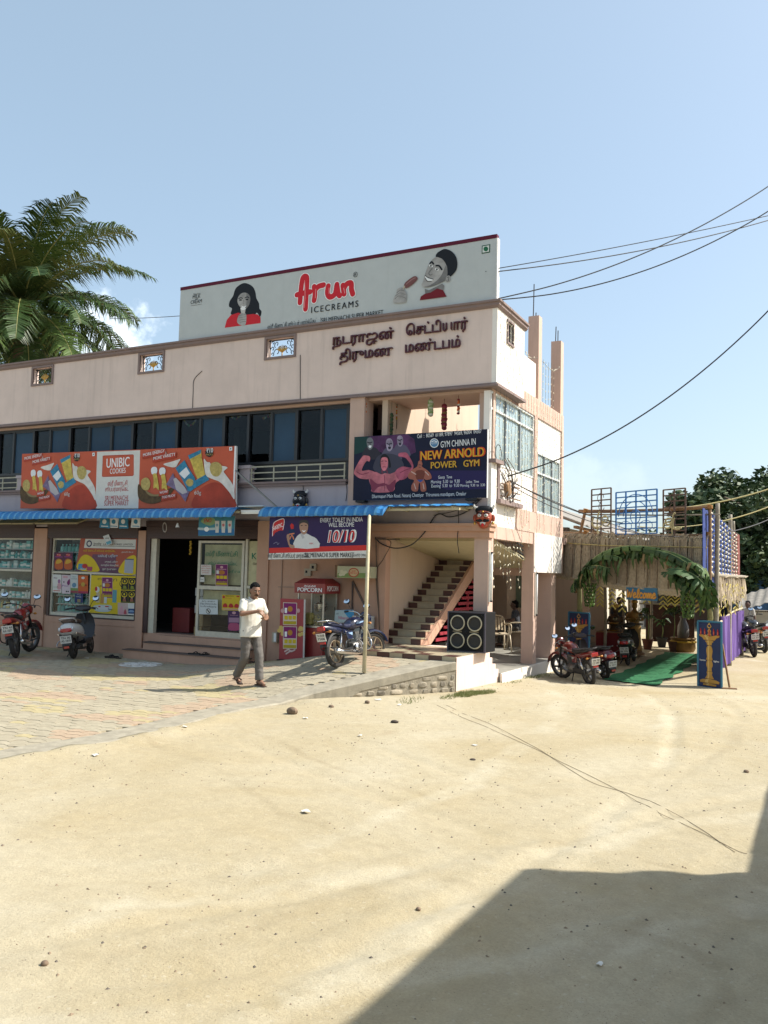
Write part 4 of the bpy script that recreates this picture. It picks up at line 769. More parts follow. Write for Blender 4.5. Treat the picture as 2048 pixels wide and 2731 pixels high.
P.stroke('ribbon', [[(1256,735),(1300,738),(1360,735)]], .05, ink((.4,.5,.5)), 1); P.disc('medal', (1306,738), 15, 15, WHITE, 14)
# ------------------------------------------------------------------ awnings
AWN = mat('awning_blue', (.025,.18,.43), .38, var=.12, vs=5, spec=.5, streak=.25, stain=(.10,.22,.36)); AWN2 = mat('awning_rib_highlight', (.10,.33,.56), .45, var=.25, vs=8); STEELY = mat('awning_steel_cream', (.50,.44,.28), .6, var=.2, vs=9)  # paler rib tops put highlights into the sheet colour
def awning(name, label, xa, xb, xcurve):
    t = thing(name, label, 'awning', ((xa+xb)/2, FY, 3.3))
    prof = [(14.70,3.265),(14.3,3.225),(13.98,3.20),(13.86,3.185),(13.79,3.165),(13.745,3.13),(13.72,3.09),(13.71,3.055),(13.705,3.015)]
    n = int((xb-xa)/.0525); rows = []
    for i in range(n+1):
        x = xa+(xb-xa)*i/n; rib = (0,.032,.032,0)[i % 4]; row = []
        for k, (y, z) in enumerate(prof):
            if k > 3 and x > xcurve: y, z = prof[3]; y -= .0005*k
            a = min(1, max(0, (k-2)/5)); st_ = .006*(k % 2) if k > 3 else 0
            row.append((x, y-rib*a-st_, z+rib*(1-a*.8)))
        rows.append(row)
    b = MB(); kk = len(prof); b.v = [p for r_ in rows for p in r_] + [(p[0], p[1]+.004, p[2]-.004) for r_ in rows for p in r_]; N_ = len(rows)*kk
    for i in range(n):
        for k in range(kk-1):
            q = (i*kk+k, (i+1)*kk+k, (i+1)*kk+k+1, i*kk+k+1); b.f.append(q); b.f.append(tuple(N_+v for v in q[::-1])); b.m += [int(i % 4 == 1)]*2
    b.build('roof_sheet', [AWN, AWN2], t, fix=False)
    fr = MB(); fr.box(xa,13.90,3.11,xb,13.94,3.15); fr.box(xa,14.55,3.18,xb,14.59,3.22); fr.build('purlin', STEELY, t)
    x = xa+.3
    while x < xb: part('rafter', STEELY, [(x,13.90,3.15,x+.035,14.70,3.18)], t); x += .62
    return t
awning('blue_awning', 'long blue corrugated awning over the shop windows and door', -21.0, -10.42, -10.44)
awning('blue_awning', 'shorter blue corrugated awning over the popcorn stand, tall pole at its end', -9.80, -5.62, -7.02)
part('gap_sheet', mat('awning_gap_sheet', (.5,.62,.7), .4), [(-10.41,13.86,3.235,-9.81,14.7,3.25)], None)
o = bpy.data.objects['gap_sheet']; o.name = 'roof_sheet_strip'; tag(o, 'pale flat sheet bridging the gap between both blue awnings', 'awning')
t = thing('tube_light', 'white tube light under the gap between the blue awnings', 'lamp', (-10.1,13.95,3.1)); part('tube', mat('lamp_white', (.75,.74,.66), .4), [(-10.38,13.93,3.09,-9.84,13.97,3.135)], t); part('holder', WHITE, [(-10.4,13.94,3.135,-9.82,13.99,3.17)], t)
b = MB(); b.tube([PZ(971,1793,.345), PY(981,1486,13.0), PY(985,1378,13.3), PY(985,1374,13.8)], [.034,.032,.030,.018], 10); tag(b.build('awning_pole', mat('pole_cream', (.50,.44,.28), .6, var=.25, vs=7, streak=.5, stain=(.2,.15,.08)), smooth=True), 'cream painted steel pole leaning under the end of the shorter awning', 'pole')
b = MB(); b.bar(PY(628,1255,14.3), PY(742,1356,13.95), .03); tag(b.build('stay_rod', mat('stay_rod_grey', (.2,.2,.19), .5, .5)), 'slanted steel stay rod right of the biscuit signboard', 'rod')
for i, (xa, xb) in enumerate(((-18.02,-16.62), (-16.55,-15.16))):
    t = thing('light_box', ['cream folded light box under the awning above the far left window', 'cream folded light box under the awning above the poster window'][i], 'light box', ((xa+xb)/2,14.3,2.95))
    MB().prism([(xa,14.15,2.93),(xa,14.12,2.955),(xa,14.50,3.10),(xa,14.53,3.07)], (xb-xa,0,0)).build('panel', mat('light_box_cream', (.55,.46,.26), .5, var=.1), t)
    part('edge', mat('light_box_edge', (.12,.09,.05), .6), [(xa,14.135,2.915,xb,14.15,2.93)], t); part('seam', NOSE, [((xa+xb)/2-.006,14.11,2.945,(xa+xb)/2+.006,14.12,2.96)], t)
for i, (x, m_) in enumerate(((632,BL),(690,WF),(750,BL),(830,WF))):
    q = [zc(CZ,*v) for v in ((x+3,668),(x+58,670),(x+60-6*(i % 2),733-4*(i % 2)),(x-4+6*(i == 2),728+6*(i == 2)))]
    t, c = quad_board('hanging_sachet', ['blue product sachet hanging under the awning, leftmost of four', 'white product sachet hanging between two blue ones', 'blue product sachet hanging under the awning, third of four', 'white product sachet hanging nearest the shop door'][i], 'sachet', q, 14.2+.02*i, .012, m_, m_, 'sachets hung under the awning')
    P = Panel((0,14.2+.02*i,0), UX, UZ, t, CZ); P.disc('sachet_mark', (x+28,690), 13, 15, WF if i % 2 == 0 else BL, 14); P.stroke('sachet_line', [[(x+8,718),(x+50,720)]], .02, WF if i % 2 == 0 else BL, 1)
# ------------------------------------------------------------------ posters on the glass
PZ2 = (100,1400,380/1659); PZ3 = (380,1350,340/1659)
pk_ = [0]
def poster(label, zr, q, col, prints=(), name='poster', group='posters on the shop glass', off=None):
    """printed sheet; q = corners tl,tr,br,bl in measured units; prints = (kind, u, v, a, b, colour[, text])"""
    pk_[0] += 1; Y = FY+.027-.0011*pk_[0] if off is None else off
    t, c = quad_board(name, label, 'poster' if name == 'poster' else 'notice', [zc(zr,*p) for p in q], Y, .0008, ink(col), ink(col), group)
    P = Panel((0,Y-.0016,0), UX, UZ, t); w = (c[1]-c[0]).length; h = (c[0]-c[3]).length
    L2 = lambda u, v: (lambda p: (p.x, p.z))(bil(c, u, v)); P.k = -2
    P.z = lambda: (setattr(P, 'k', P.k+1), .0004+.00025*(P.k+2))[1]
    for pr in prints:
        k, u, v, a, b, cl = pr[:6]
        if k == 'r': P.shape('print_block', [L2(u,v),L2(u+a,v),L2(u+a,v+b),L2(u,v+b)], ink(cl), pix=False)
        elif k == 'd': P.disc('print_disc', L2(u,v), a*w, b*h, ink(cl), 16, pix=False)
        elif k == 't': P.text(pr[6], L2(u,v), b*h, ink(cl), a*w, pix=False, bold=.012)
        elif k == 's': P.shape('print_shape', [L2(*p) for p in pr[6]], ink(cl), 3, pix=False)
    return t
OR = (.42,.10,.03); YL = (.60,.45,.02); PR = (.16,.02,.11); WT = (.60,.60,.56); TEAL = (.05,.24,.27); DP = (.07,.03,.09); GR = (.03,.22,.10); BK = (.015,.015,.015); RDc = (.42,.03,.03); PKc = (.55,.30,.33)
def rect(x0, y0, x1, y1, s=0): return [(x0,y0),(x1,y0+s*(x1-x0)),(x1,y1+s*(x1-x0)),(x0,y1)]
poster('large orange laboratories poster across the top of the shop window', PZ2, [(505,150),(1180,158),(1157,580),(440,535)], (.36,.085,.05), [
 ('r',.0,.0,1,.18,(.10,.05,.09)), ('r',.25,.12,.40,.40,(.14,.06,.10)), ('s',0,0,0,0,YL,[(.03,.05),(.04,.35),(.12,.5),(.25,.42),(.36,.2),(.38,.02)]), ('s',0,0,0,0,YL,[(.72,.02),(.74,.25),(.85,.48),(.97,.5),(.99,.02)]), ('r',.085,.70,.87,.27,WT), ('d',.165,.83,.05,.10,(.04,.04,.10)), ('d',.165,.83,.03,.06,WT),
 ('t',.31,.80,.14,.075,BK,'Jyothy'), ('t',.66,.80,.50,.055,BK,'LABORATORIES LIMITED'), ('r',.24,.765,.70,.012,BK), ('t',.36,.60,.56,.06,(.60,.42,.03),'ஸ்ரீ மீனாட்சி சூப்பர் மார்க்ெகட்'), ('t',.83,.60,.2,.035,WT,'ஓமலூர் கிைள'), ('t',.51,.45,.34,.085,(.06,.10,.35),'பம்பர் பரிசு'), ('t',.51,.455,.33,.075,WT,'பம்பர் பரிசு'), ('t',.58,.30,.22,.05,WT,'முதல் பரிசு'), ('t',.56,.20,.30,.05,WT,'வாஷிங் ெமஷின்'), ('t',.56,.09,.24,.05,WT,'ஒரு நபருக்கு'), ('r',.80,.03,.14,.40,(.33,.36,.42)), ('r',.80,.40,.14,.03,(.1,.1,.12)), ('r',.04,.05,.13,.17,(.08,.25,.40)), ('d',.15,.16,.05,.07,RDc), ('r',.19,.03,.09,.12,(.35,.06,.12)), ('t',.13,.05,.09,.05,WT,'Henko')])
for i, x in enumerate((193,302)):
    poster(['purple and orange noodle poster, left of the pair in the shop window', 'purple and orange noodle poster, right of the pair in the shop window'][i], PZ2, rect(x,318,x+110,522,.03), (.09,.03,.06), [('d',.5,.85,.25,.08,RDc), ('s',0,0,0,0,OR,[(.1,.1),(.12,.5),(.5,.65),(.9,.5),(.9,.1),(.5,.02)]), ('s',0,0,0,0,(.55,.33,.04),[(.2,.35),(.3,.55),(.6,.6),(.85,.5),(.6,.38)]), ('t',.5,.84,.4,.05,WT,'Top'), ('r',.1,.72,.8,.05,(.25,.05,.2))])
poster('white baby care poster, leftmost of the four narrow window posters', PZ2, rect(175,575,278,785,.04), WT, [('d',.75,.62,.16,.12,(.30,.15,.28)), ('s',0,0,0,0,PKc,[(.55,.2),(.6,.5),(.95,.5),(.95,.2)]), ('t',.35,.78,.4,.07,PR,'Baby'), ('t',.4,.28,.6,.06,GR,'soft'), ('r',.1,.08,.8,.04,RDc)])
poster('white and pink powder poster, second of the four narrow window posters', PZ2, rect(283,580,383,798,.05), (.55,.47,.50), [('r',.15,.84,.55,.1,PKc), ('d',.25,.62,.06,.05,BK), ('s',0,0,0,0,PR,[(.6,.6),(.9,.8),(.95,.55),(.75,.45)]), ('t',.4,.38,.7,.09,(.18,.05,.25),'Poo'), ('d',.55,.12,.08,.04,BK), ('d',.75,.12,.08,.04,BK)])
poster('white and green tea poster, third of the four narrow window posters', PZ2, rect(385,575,470,788,.05), (.50,.53,.52), [('r',0,.0,1,.12,(.25,.05,.07)), ('r',0,.12,1,.14,(.16,.25,.08)), ('d',.5,.42,.3,.13,(.10,.22,.33)), ('t',.5,.74,.7,.06,(.04,.14,.14),'herbal'), ('t',.5,.85,.5,.06,(.04,.12,.12),'care')])
poster('orange poster, rightmost of the four narrow window posters', PZ2, rect(473,585,588,795,.04), (.50,.11,.025), [('d',.5,.86,.18,.07,WT), ('t',.5,.40,.85,.12,(.12,.02,.02),'ZOUK'), ('d',.5,.5,.2,.12,(.45,.30,.05)), ('r',0,0,1,.12,(.30,.03,.08))])
poster('small dark blue poster above the white scooter mirror', PZ2, rect(435,800,530,905), (.02,.035,.13), [('t',.5,.6,.6,.14,WT,'Ooty'), ('r',.3,.05,.4,.35,(.25,.2,.1)), ('t',.5,.85,.5,.08,WT,'tea')])
poster('large yellow crockery offer poster low in the shop window', PZ2, [(627,585),(1152,600),(1137,1052),(600,1020)], YL, [('t',.25,.88,.2,.06,(.05,.06,.03),'ைமய'), ('t',.52,.86,.12,.06,(.05,.06,.03),'ர் ி'), ('t',.24,.70,.12,.04,BK,'பரிசு'), ('d',.70,.80,.06,.09,BK), ('d',.70,.80,.045,.07,YL), ('r',.50,.30,.09,.33,(.10,.28,.33)), ('s',0,0,0,0,(.45,.52,.50),[(.10,.10),(.12,.20),(.45,.23),(.50,.14),(.42,.05),(.2,.04)]), ('r',.16,.10,.26,.10,(.55,.57,.55)), ('r',.20,.16,.05,.03,RDc), ('r',.35,.17,.08,.03,RDc), ('r',.14,.28,.08,.26,(.48,.40,.25)), ('r',.24,.26,.07,.26,(.42,.22,.06)), ('r',.32,.27,.06,.22,(.5,.55,.55)), ('d',.16,.62,.05,.08,WT), ('d',.13,.64,.03,.06,RDc), ('t',.46,.10,.09,.04,BK,'Set')])
OFFER = [('r',.03,.02,.94,.96,PR), ('r',.06,.30,.88,.22,(.22,.03,.12)), ('d',.5,.62,.26,.10,(.42,.16,.03)), ('r',.08,.55,.2,.16,WT), ('d',.5,.86,.12,.06,PKc), ('r',.12,.75,.76,.03,PKc), ('r',.08,.33,.25,.14,YL), ('r',.37,.33,.25,.14,YL), ('r',.66,.33,.26,.14,YL), ('r',.06,.05,.88,.10,(.45,.33,.02)), ('t',.5,.17,.8,.05,YL,'சலுைக விைல')]
poster('purple sale poster stuck on the yellow crockery poster', PZ2, rect(750,608,875,850,.03), (.55,.35,.30), OFFER)
for i, (x, y) in enumerate(((975,612),(1061,615),(970,762),(1055,765))):
    poster('black and yellow tea poster, %s of its block of four' % ('upper left','upper right','lower left','lower right')[i], PZ2, rect(x,y,x+82,y+142,.03), BK, [('d',.5,.68,.42,.24,YL), ('d',.5,.70,.34,.20,BK), ('d',.5,.70,.13,.09,YL), ('t',.5,.48,.7,.09,YL,'AVT'), ('s',0,0,0,0,(.25,.10,.06) if i > 1 else (.20,.22,.03),[(.3,.06),(.35,.35),(.65,.35),(.75,.06)]), ('r',.05,.03,.9,.06,(.10,.13,.02)), ('d',.55,.40,.12,.07,(.4,.22,.15) if i > 1 else BK)])
poster('faded pink poster at the bottom right of the shop window', PZ2, rect(935,905,1050,1045,.03), (.50,.38,.35), [('s',0,0,0,0,PKc,[(.1,.1),(.4,.8),(.6,.1)]), ('s',0,0,0,0,(.40,.08,.10),[(.6,.1),(.75,.5),(.9,.1)])])
poster('white poster with blue car picture in the window corner', PZ2, rect(1052,910,1137,1048,.03), WT, [('r',.05,.12,.9,.42,(.03,.06,.16)), ('s',0,0,0,0,(.2,.3,.45),[(.1,.25),(.3,.42),(.7,.4),(.9,.25)])])
poster('white paper slip pinned under the shutter of the poster window', PZ2, [(762,132),(828,108),(872,215),(805,240)], (.60,.62,.62), [('r',.1,.05,.8,.3,(.12,.35,.45)), ('t',.5,.6,.7,.12,BK,'OFFER')], off=FY-.06)
DOOR = FY+.052; nn_ = 'notice'
poster('pink lettered paper notice on the upper door glass', PZ3, rect(757,760,897,893,.03), (.58,.54,.50), [('t',.5,.82,.8,.10,RDc,'அறிவிப்பு'), ('t',.5,.60,.85,.09,RDc,'கைட ேநரம்'), ('t',.45,.38,.7,.09,RDc,'காைல'), ('t',.45,.18,.6,.09,RDc,'மாைல')], nn_, off=DOOR)
poster('small white paper label on the door glass', PZ3, rect(750,922,805,985), WT, [('t',.5,.4,.7,.2,BK,'PULL')], nn_, off=DOOR-.002)
poster('purple sale poster on the upper door glass', PZ3, rect(950,752,1112,1035,.03), (.55,.40,.35), OFFER, off=DOOR-.004)
poster('white no smoking notice on the lower door glass', PZ3, rect(735,1212,980,1405,.02), (.56,.60,.60), [('t',.5,.84,.7,.09,BK,'கைட முன்பு'), ('t',.5,.66,.86,.10,BK,'இந்த ேசவகம் ெபரிய'), ('t',.5,.48,.84,.10,BK,'உபேயாகித்துக'), ('d',.5,.22,.125,.18,BK), ('d',.5,.22,.10,.145,WT), ('s',0,0,0,0,BK,[(.42,.32),(.45,.35),(.58,.12),(.55,.09)]), ('r',.46,.20,.09,.05,BK)], nn_, off=DOOR)
poster('yellow and red price poster on the lower door glass', PZ3, rect(1035,1150,1270,1352,.04), (.58,.42,.03), [('d',.10,.85,.07,.09,RDc), ('t',.42,.90,.45,.07,BK,'சிறந்த விைல'), ('t',.36,.76,.35,.06,RDc,'சலுைக'), ('r',.80,.88,.16,.08,RDc), ('s',0,0,0,0,RDc,[(.05,.2),(.08,.38),(.18,.45),(.28,.38),(.3,.2)]), ('s',0,0,0,0,RDc,[(.37,.2),(.40,.38),(.5,.45),(.6,.38),(.63,.2)]), ('s',0,0,0,0,RDc,[(.69,.2),(.71,.38),(.81,.45),(.92,.38),(.95,.2)]), ('r',.05,.05,.9,.06,PKc)], off=DOOR-.002)
poster('purple and pink poster at the bottom of the door glass', PZ3, rect(1112,1360,1270,1622,.02), DP, [('d',.5,.90,.16,.07,PKc), ('t',.5,.76,.6,.04,PKc,'Deepavali'), ('r',.08,.42,.84,.24,(.34,.20,.28)), ('s',0,0,0,0,(.38,.08,.16),[(.08,.05),(.1,.35),(.5,.4),(.9,.34),(.92,.05)])], off=DOOR-.003)
gt = ink((.012,.15,.085)); P = Panel((0,FY+.06,0), UX, UZ, bpy.data.objects['glass_door'], PZ3)
P.text('ஸ்ரீ மீனாட்சி', (1025,652), .10, gt, .86, bold=.01); P.text('சூப்பர் மார்க்ெகட்', (1042,768), .07, gt, .78, bold=.008); P.text('ஓமலூர்   மளிைக', (1090,865), .06, gt, .74)
P = Panel((0,FY+.088,0), UX, UZ, dw, PZ3); P.text('K', (1452,690), .14, gt, .12, bold=.01); P.text('OH', (1462,768), .06, BLACK, .09)
# ------------------------------------------------------------------ goods behind the glass
random.seed(5); GC = [ink(c_) for c_ in ((.16,.42,.38),(.08,.32,.30),(.62,.64,.58),(.42,.54,.50),(.22,.50,.48),(.60,.45,.18),(.55,.14,.10),(.70,.70,.64))]
base = {}
def goods(kind, x, y, z, w, h, d, mi, label, group, name='product_box'):
    key = (kind, mi)
    if key not in base:
        b = MB()
        if kind == 'bottle': b.lathe([(.36,0),(.5,.04),(.5,.62),(.3,.76),(.17,.80),(.17,.90),(.24,.91),(.24,1)], 10); 
        else: b.box(-.5,-.5,0,.5,.5,1); b.box(-.51,-.51,.30,.51,.51,.62,1)
        me_o = b.build(name, [GC[mi], GC[7 if mi != 7 else 1]], smooth=40 if kind == 'bottle' else False); base[key] = me_o.data; bpy.data.objects.remove(me_o)
    o = bpy.data.objects.new(name, base[key]); COL.objects.link(o); o.location = (x, y, z); o.scale = (w, d, h); o.rotation_euler.z = random.uniform(-.25,.25); tag(o, label, 'goods', group)
def shelf(xa, xb, z, label):
    tag(MB().box(xa,FY+.12,z-.02,xb,FY+.6,z).build('display_shelf', mat('shelf_white', (.45,.46,.44), .6)), label, 'shelf')
Wn = ['bottom','second','third','fourth','fifth','top']
for k, z in enumerate((.86,1.14,1.42,1.88,2.12,2.36)):
    shelf(-20.7,-17.3,z,'%s display shelf behind the far left shop window' % Wn[k]); x = -19.0
    while x < -17.36:
        w = random.uniform(.06,.13); h = random.uniform(.12,.21)
        goods('box' if random.random() < .6 else 'bottle', x+w/2, FY+random.uniform(.15,.2), z, w, h, .1, random.choice((0,1,2,3,4,7,0,1) if z > 1 else (0,5,6,7,2,3)), 'small boxed goods packed on the shelves behind the far left shop window', 'goods behind the far left window')
        x += w+.008
for k, (xa, xb, z) in enumerate(((-16.5,-15.4,.86), (-16.5,-15.4,1.05), (-16.5,-15.4,1.25), (-16.5,-15.3,1.86), (-16.5,-15.3,2.08), (-16.5,-15.3,2.30))):
    shelf(xa,xb,z,'%s display shelf behind the poster covered shop window' % Wn[k]); x = xa+.03
    while x < xb-.1:
        goods('bottle', x+.06, FY+.17, z, .11, .185, .11, random.choice((1,4,1,0)), 'teal bottle packed on the shelves behind the poster covered window', 'bottles behind the poster window'); x += .125
b = MB().box(-13.25,15.3,.5,-12.75,15.7,1.06); tag(b.build('red_crate', mat('crate_red', (.16,.02,.02), .6), bevel=.02), 'dark red crate standing inside the shop doorway', 'crate')
for k in range(5): tag(MB().box(-12.36+.02*(k % 2),15.0,.5+.19*k+(.1 if k > 1 else 0),-12.14+.02*(k % 2),15.3,.68+.19*k+(.1 if k > 0 else 0)-(.0)).build('carton', mat('carton_brown', (.32,.22,.10), .8) if k < 2 else mat('carton_white', (.45,.45,.43), .8), bevel=.01), 'carton in the stack inside the doorway, %s from the floor' % ('first','second','third','fourth','fifth')[k], 'carton', 'cartons stacked in the doorway')
t = thing('marigold_garland', 'short yellow marigold garland hanging in the shop doorway', 'garland', (-12.4,14.85,2.3))
for k in range(7): MB().ell((-12.42+.012*(k % 2),14.85,2.56-.045*k), (.03,.03,.025), 8, 6).build('flower', mat('marigold', (.45,.28,.03), .8), t, smooth=True)
b = MB().torus((-12.43,14.0,2.83),(0,1,.1),.10,.012,20,6,sq=1); o = b.build('flower_ring', mat('dry_flower', (.38,.33,.28), .9)); o.scale.x = .5; o.location.x = -12.43*.5; tag(o, 'thin ring of dried flowers hanging over the shop door', 'garland')
tag(MB().lathe([(.045,0),(.04,.02),(.025,.06),(.012,.09)], 12, (-12.08,14.0,2.83)).build('door_bell', WHITE, smooth=40), 'small white bell hanging beside the turquoise banner', 'bell')
# ------------------------------------------------------------------ wall fittings and stand by the popcorn machine
t = thing('switch_box', 'beige switch box on the wall above the popcorn machine', 'switch box', (-9.33,FY,1.9)); q = PY(*zc(BZ,445,985),FY); part('box', mat('switch_beige', (.40,.34,.25), .6), [(q.x-.07,FY-.06,q.z-.05,q.x+.07,FY,q.z+.09)], t); part('switch', BLACK, [(q.x-.02,FY-.07,q.z-.01,q.x+.03,FY-.06,q.z+.05)], t)
t = thing('switch_box', 'lower left switch box beside another on the popcorn wall', 'switch box', (-9.5,FY,1.8)); q = PY(*zc(BZ,412,1015),FY); part('box', mat('switch_beige', (.4,.34,.25), .6), [(q.x-.08,FY-.05,q.z-.06,q.x+.07,FY,q.z+.09)], t); part('switch', BLACK, [(q.x-.05,FY-.058,q.z,q.x-.01,FY-.05,q.z+.05)], t)
t = thing('meter_box', 'pale small meter box low on the pilaster left of the red standee', 'meter', (-10,FY,.6)); q = PY(*zc(BZ,205,1425),FY-.03); part('box', mat('switch_beige', (.4,.34,.25), .6), [(q.x-.06,FY-.1,q.z-.09,q.x+.06,FY,q.z+.12)], t); part('lid', WHITE, [(q.x-.01,FY-.108,q.z-.07,q.x+.05,FY-.1,q.z+.10)], t)
qa = [PY(*zc(BZ,*v),14.25) for v in ((592,970),(778,975),(775,1048),(590,1045))]
t = thing('oil_light_box', 'lit box sign for cooking oil hung on the wall right of the popcorn machine', 'light box', (qa[3].x,14.5,qa[3].z)); MB().prism(qa,(0,.42,0)).build('box', mat('oilbox', (.42,.42,.27), .5), t); P = Panel((0,14.25,0), UX, UZ, t, BZ); P.shape('green_band', [(594,1015),(776,1015),(775,1046),(591,1043)], ink((.18,.25,.08))); P.disc('logo', (695,1012), 33, 30, ink((.38,.05,.03)), 18); P.disc('logo_field', (695,1012), 27, 24, ink((.5,.38,.2)), 18); P.text('Just', (695,1008), .045, REDI, .09); P.text('Harvest', (695,1022), .05, REDI, .16)
for x, y in ((620,1005),(630,1022),(612,1025),(642,1010)): P.disc('popcorn_print', (x,y), 12, 11, ink((.55,.52,.35)), 10)
MB().prism([qa[0], qa[3], qa[3]+Vector((-.30,.42,.02)), qa[0]+Vector((-.30,.42,.02))], (0,.01,0)).build('end_panel', mat('oilbox_end', (.22,.13,.06), .6), t)
ws = part('wall_conduit', mat('conduit', (.33,.22,.16), .6), [(-9.88,FY-.02,.3,-9.86,FY,2.6), (-9.95,FY-.02,1.62,-9.1,FY,1.64)], None); tag(ws, 'thin conduit pipe running up the wall behind the red standee', 'pipe')
# popcorn machine
RM = mat('popcorn_red', (.23,.022,.022), .4, var=.12, coat=.2); zp = .29
t = thing('popcorn_machine', 'red popcorn machine cabinet with glass case and slanted roof', 'popcorn machine', (-8.9,14.4,zp))
mx0, mx1, my0, my1 = -9.07,-8.47,14.10,14.62
part('cabinet', RM, [(mx0,my0,zp,mx1,my1,.88)], t, bevel=.015); part('counter', mat('steel_dull', (.45,.42,.36), .35, .7), [(mx0-.01,my0-.01,.88,mx1+.01,my1,.915)], t)
for x in (mx0,mx1-.03):
    for y in (my0,my1-.03): part('case_post', mat('steel_dull', (.45,.42,.36), .35, .7), [(x,y,.915,x+.03,y+.03,1.54)], t)
part('glass_front', GLS, [(mx0+.03,my0+.01,.915,mx1-.03,my0+.014,1.54)], t); part('glass_side', GLS, [(mx1-.014,my0+.03,.915,mx1-.01,my1-.03,1.54)], t); part('case_back', mat('case_back', (.35,.31,.24), .6), [(mx0+.03,my1-.02,.915,mx1-.03,my1-.01,1.54)], t)
MB().lathe([(.10,0),(.13,.05),(.13,.15),(.05,.18)], 14, (mx0+.36,14.38,1.18)).build('kettle', mat('kettle_steel', (.5,.48,.44), .25, .9), t, smooth=40); MB().bar((mx0+.36,14.38,1.36),(mx0+.36,14.38,1.5),.03).build('kettle_hanger', BLACK, t)
pop = MB(); random.seed(3)
for k in range(160): u = random.random(); pop.ell((mx0+.08+u*.44, 14.16+random.random()*.4, .93+random.random()*(.20-.14*abs(u-.35)*1.5)), (.018,.016,.015), 5, 4)
stuff(pop.build('popcorn', mat('popcorn', (.62,.5,.22), .9), t, smooth=True))
part('popcorn_bag', mat('bag_yellow', (.42,.33,.10), .5), [(mx0+.12,my0+.06,.92,mx0+.28,my0+.2,1.16)], t, bevel=.03)
MB().loft([[(mx0-.05,my0-.05,1.54),(mx1+.05,my0-.05,1.54),(mx1+.05,my1,1.54),(mx0-.05,my1,1.54)], [(mx0-.05,my0-.06,1.73),(mx1+.05,my0-.06,1.73),(mx1+.05,my1,1.73),(mx0-.05,my1,1.73)], [(mx0+.06,my0+.10,1.83),(mx1-.06,my0+.10,1.83),(mx1-.06,my1-.1,1.83),(mx0+.06,my1-.1,1.83)]]).build('hood', RM, t)
P = Panel((0,my0-.056,0), UX, UZ, t); P.text('AGGNI', ((mx0+mx1)/2,1.66), .045, WHITE, .26, pix=False, bold=.01); P.text('POPCORN', ((mx0+mx1)/2,1.57), .08, WHITE, .55, pix=False, bold=.02)
P = Panel((mx1+.05,0,0), (0,1,0), UZ, t); P.text('POPCORN', ((my0+my1)/2-.03,1.59), .10, WHITE, .42, pix=False, bold=.01)
# standee
q = [PY(*zc(BZ,*v),13.95) for v in ((232,1175),(383,1182),(375,1562),(222,1560))]
t = thing('poster_standee', 'red poster standee with two purple offer sheets beside the popcorn machine', 'standee', (q[3].x,13.95,q[3].z)); MB().prism([p+Vector((0,.0,0)) for p in q],(0,.025,0)).build('board', mat('standee_red', (.30,.028,.035), .45, var=.15, vs=3), t)
MB().bar(q[1]+Vector((.012,0,0)), q[2]+Vector((.012,0,0)),.03,.02).build('frame', mat('standee_frame', (.5,.48,.45), .5), t); MB().bar(q[3]+Vector((.1,.03,.6)), q[3]+Vector((.1,.35,0)),.03).build('leg', IRON, t); part('base', BLACK, [(q[3].x-.02,13.9,q[3].z-.02,q[2].x+.25,14.3,q[3].z)], t)
P = Panel((0,13.95,0), UX, UZ, t, BZ)
for x, y in ((235,1385),(365,1385)):
    for k in range(6): P.disc('popcorn_print', (x-8+4*k+random.uniform(-6,6), y+random.uniform(-28,28)), 14, 13, ink((.55,.40,.12)), 9)
for y0 in (1200,1350):
    P.shape('sheet', [(250,y0),(338,y0+3),(336,y0+145),(249,y0+143)], ink((.6,.5,.42))); P.shape('sheet_purple', [(254,y0+4),(334,y0+7),(332,y0+78),(253,y0+76)], ink((.20,.015,.12))); P.disc('sheet_logo', (294,y0+42), 16, 18, ink((.45,.2,.03)), 14); P.shape('sheet_white', [(260,y0+35),(275,y0+35),(274,y0+68),(260,y0+67)], WHITE)
    for k in range(3): P.shape('sheet_offer', [(258+26*k,y0+84),(280+26*k,y0+85),(279+26*k,y0+110),(258+26*k,y0+109)], ink((.55,.4,.02)))
    P.shape('sheet_band', [(253,y0+118),(333,y0+120),(332,y0+140),(252,y0+138)], ink((.4,.3,.02)))
P.disc('badge', (247,1253), 12, 14, ink((.5,.3,.3)), 12); P.disc('badge', (346,1253), 12, 14, ink((.5,.3,.3)), 12); P.stroke('splash', [[(262,1510),(285,1498),(300,1510),(325,1500)],[(270,1525),(300,1505)]], .03, ink((.6,.45,.42)))
# little stand with a blue and white board and crate behind the motorcycle
q = [PY(*zc((800,1550,250/1659),*v),14.30) for v in ((618,512),(945,505),(950,740),(600,740))]
t = thing('freezer_board', 'blue and white rounded board behind the blue motorcycle', 'board', ((q[2].x+q[3].x)/2,14.3,q[3].z)); MB().prism(q,(0,.03,0)).build('board', mat('board_ice', (.36,.45,.46), .4), t, bevel=.012); P = Panel((0,14.30,0), UX, UZ, t, (800,1550,250/1659)); P.shape('blue_swoosh', [(780,520),(940,515),(945,640),(870,650),(820,600)], ink((.05,.25,.45)), 4); P.text('Vibaanta', (775,675), .06, ink((.5,.05,.15)), .24, shear=.2); P.text('cool', (660,585), .03, BLACK, .05)
for v in q[:2]: MB().tube([v, v+Vector((-.02,.02,.06))],.006,5).build('hook', BLACK, t)
MB().bar(q[3]+Vector((.08,.02,.02)),(q[3].x+.08,14.33,.2),.03).bar(q[2]+Vector((-.08,.02,.02)),(q[2].x-.08,14.33,.25),.03).build('leg', IRON, t)
tag(MB().box(-8.05,14.40,.2,-7.66,14.68,1.13).build('white_carton', mat('carton_pale', (.42,.42,.38), .8), bevel=.01), 'tall pale carton standing behind the awning pole', 'carton')
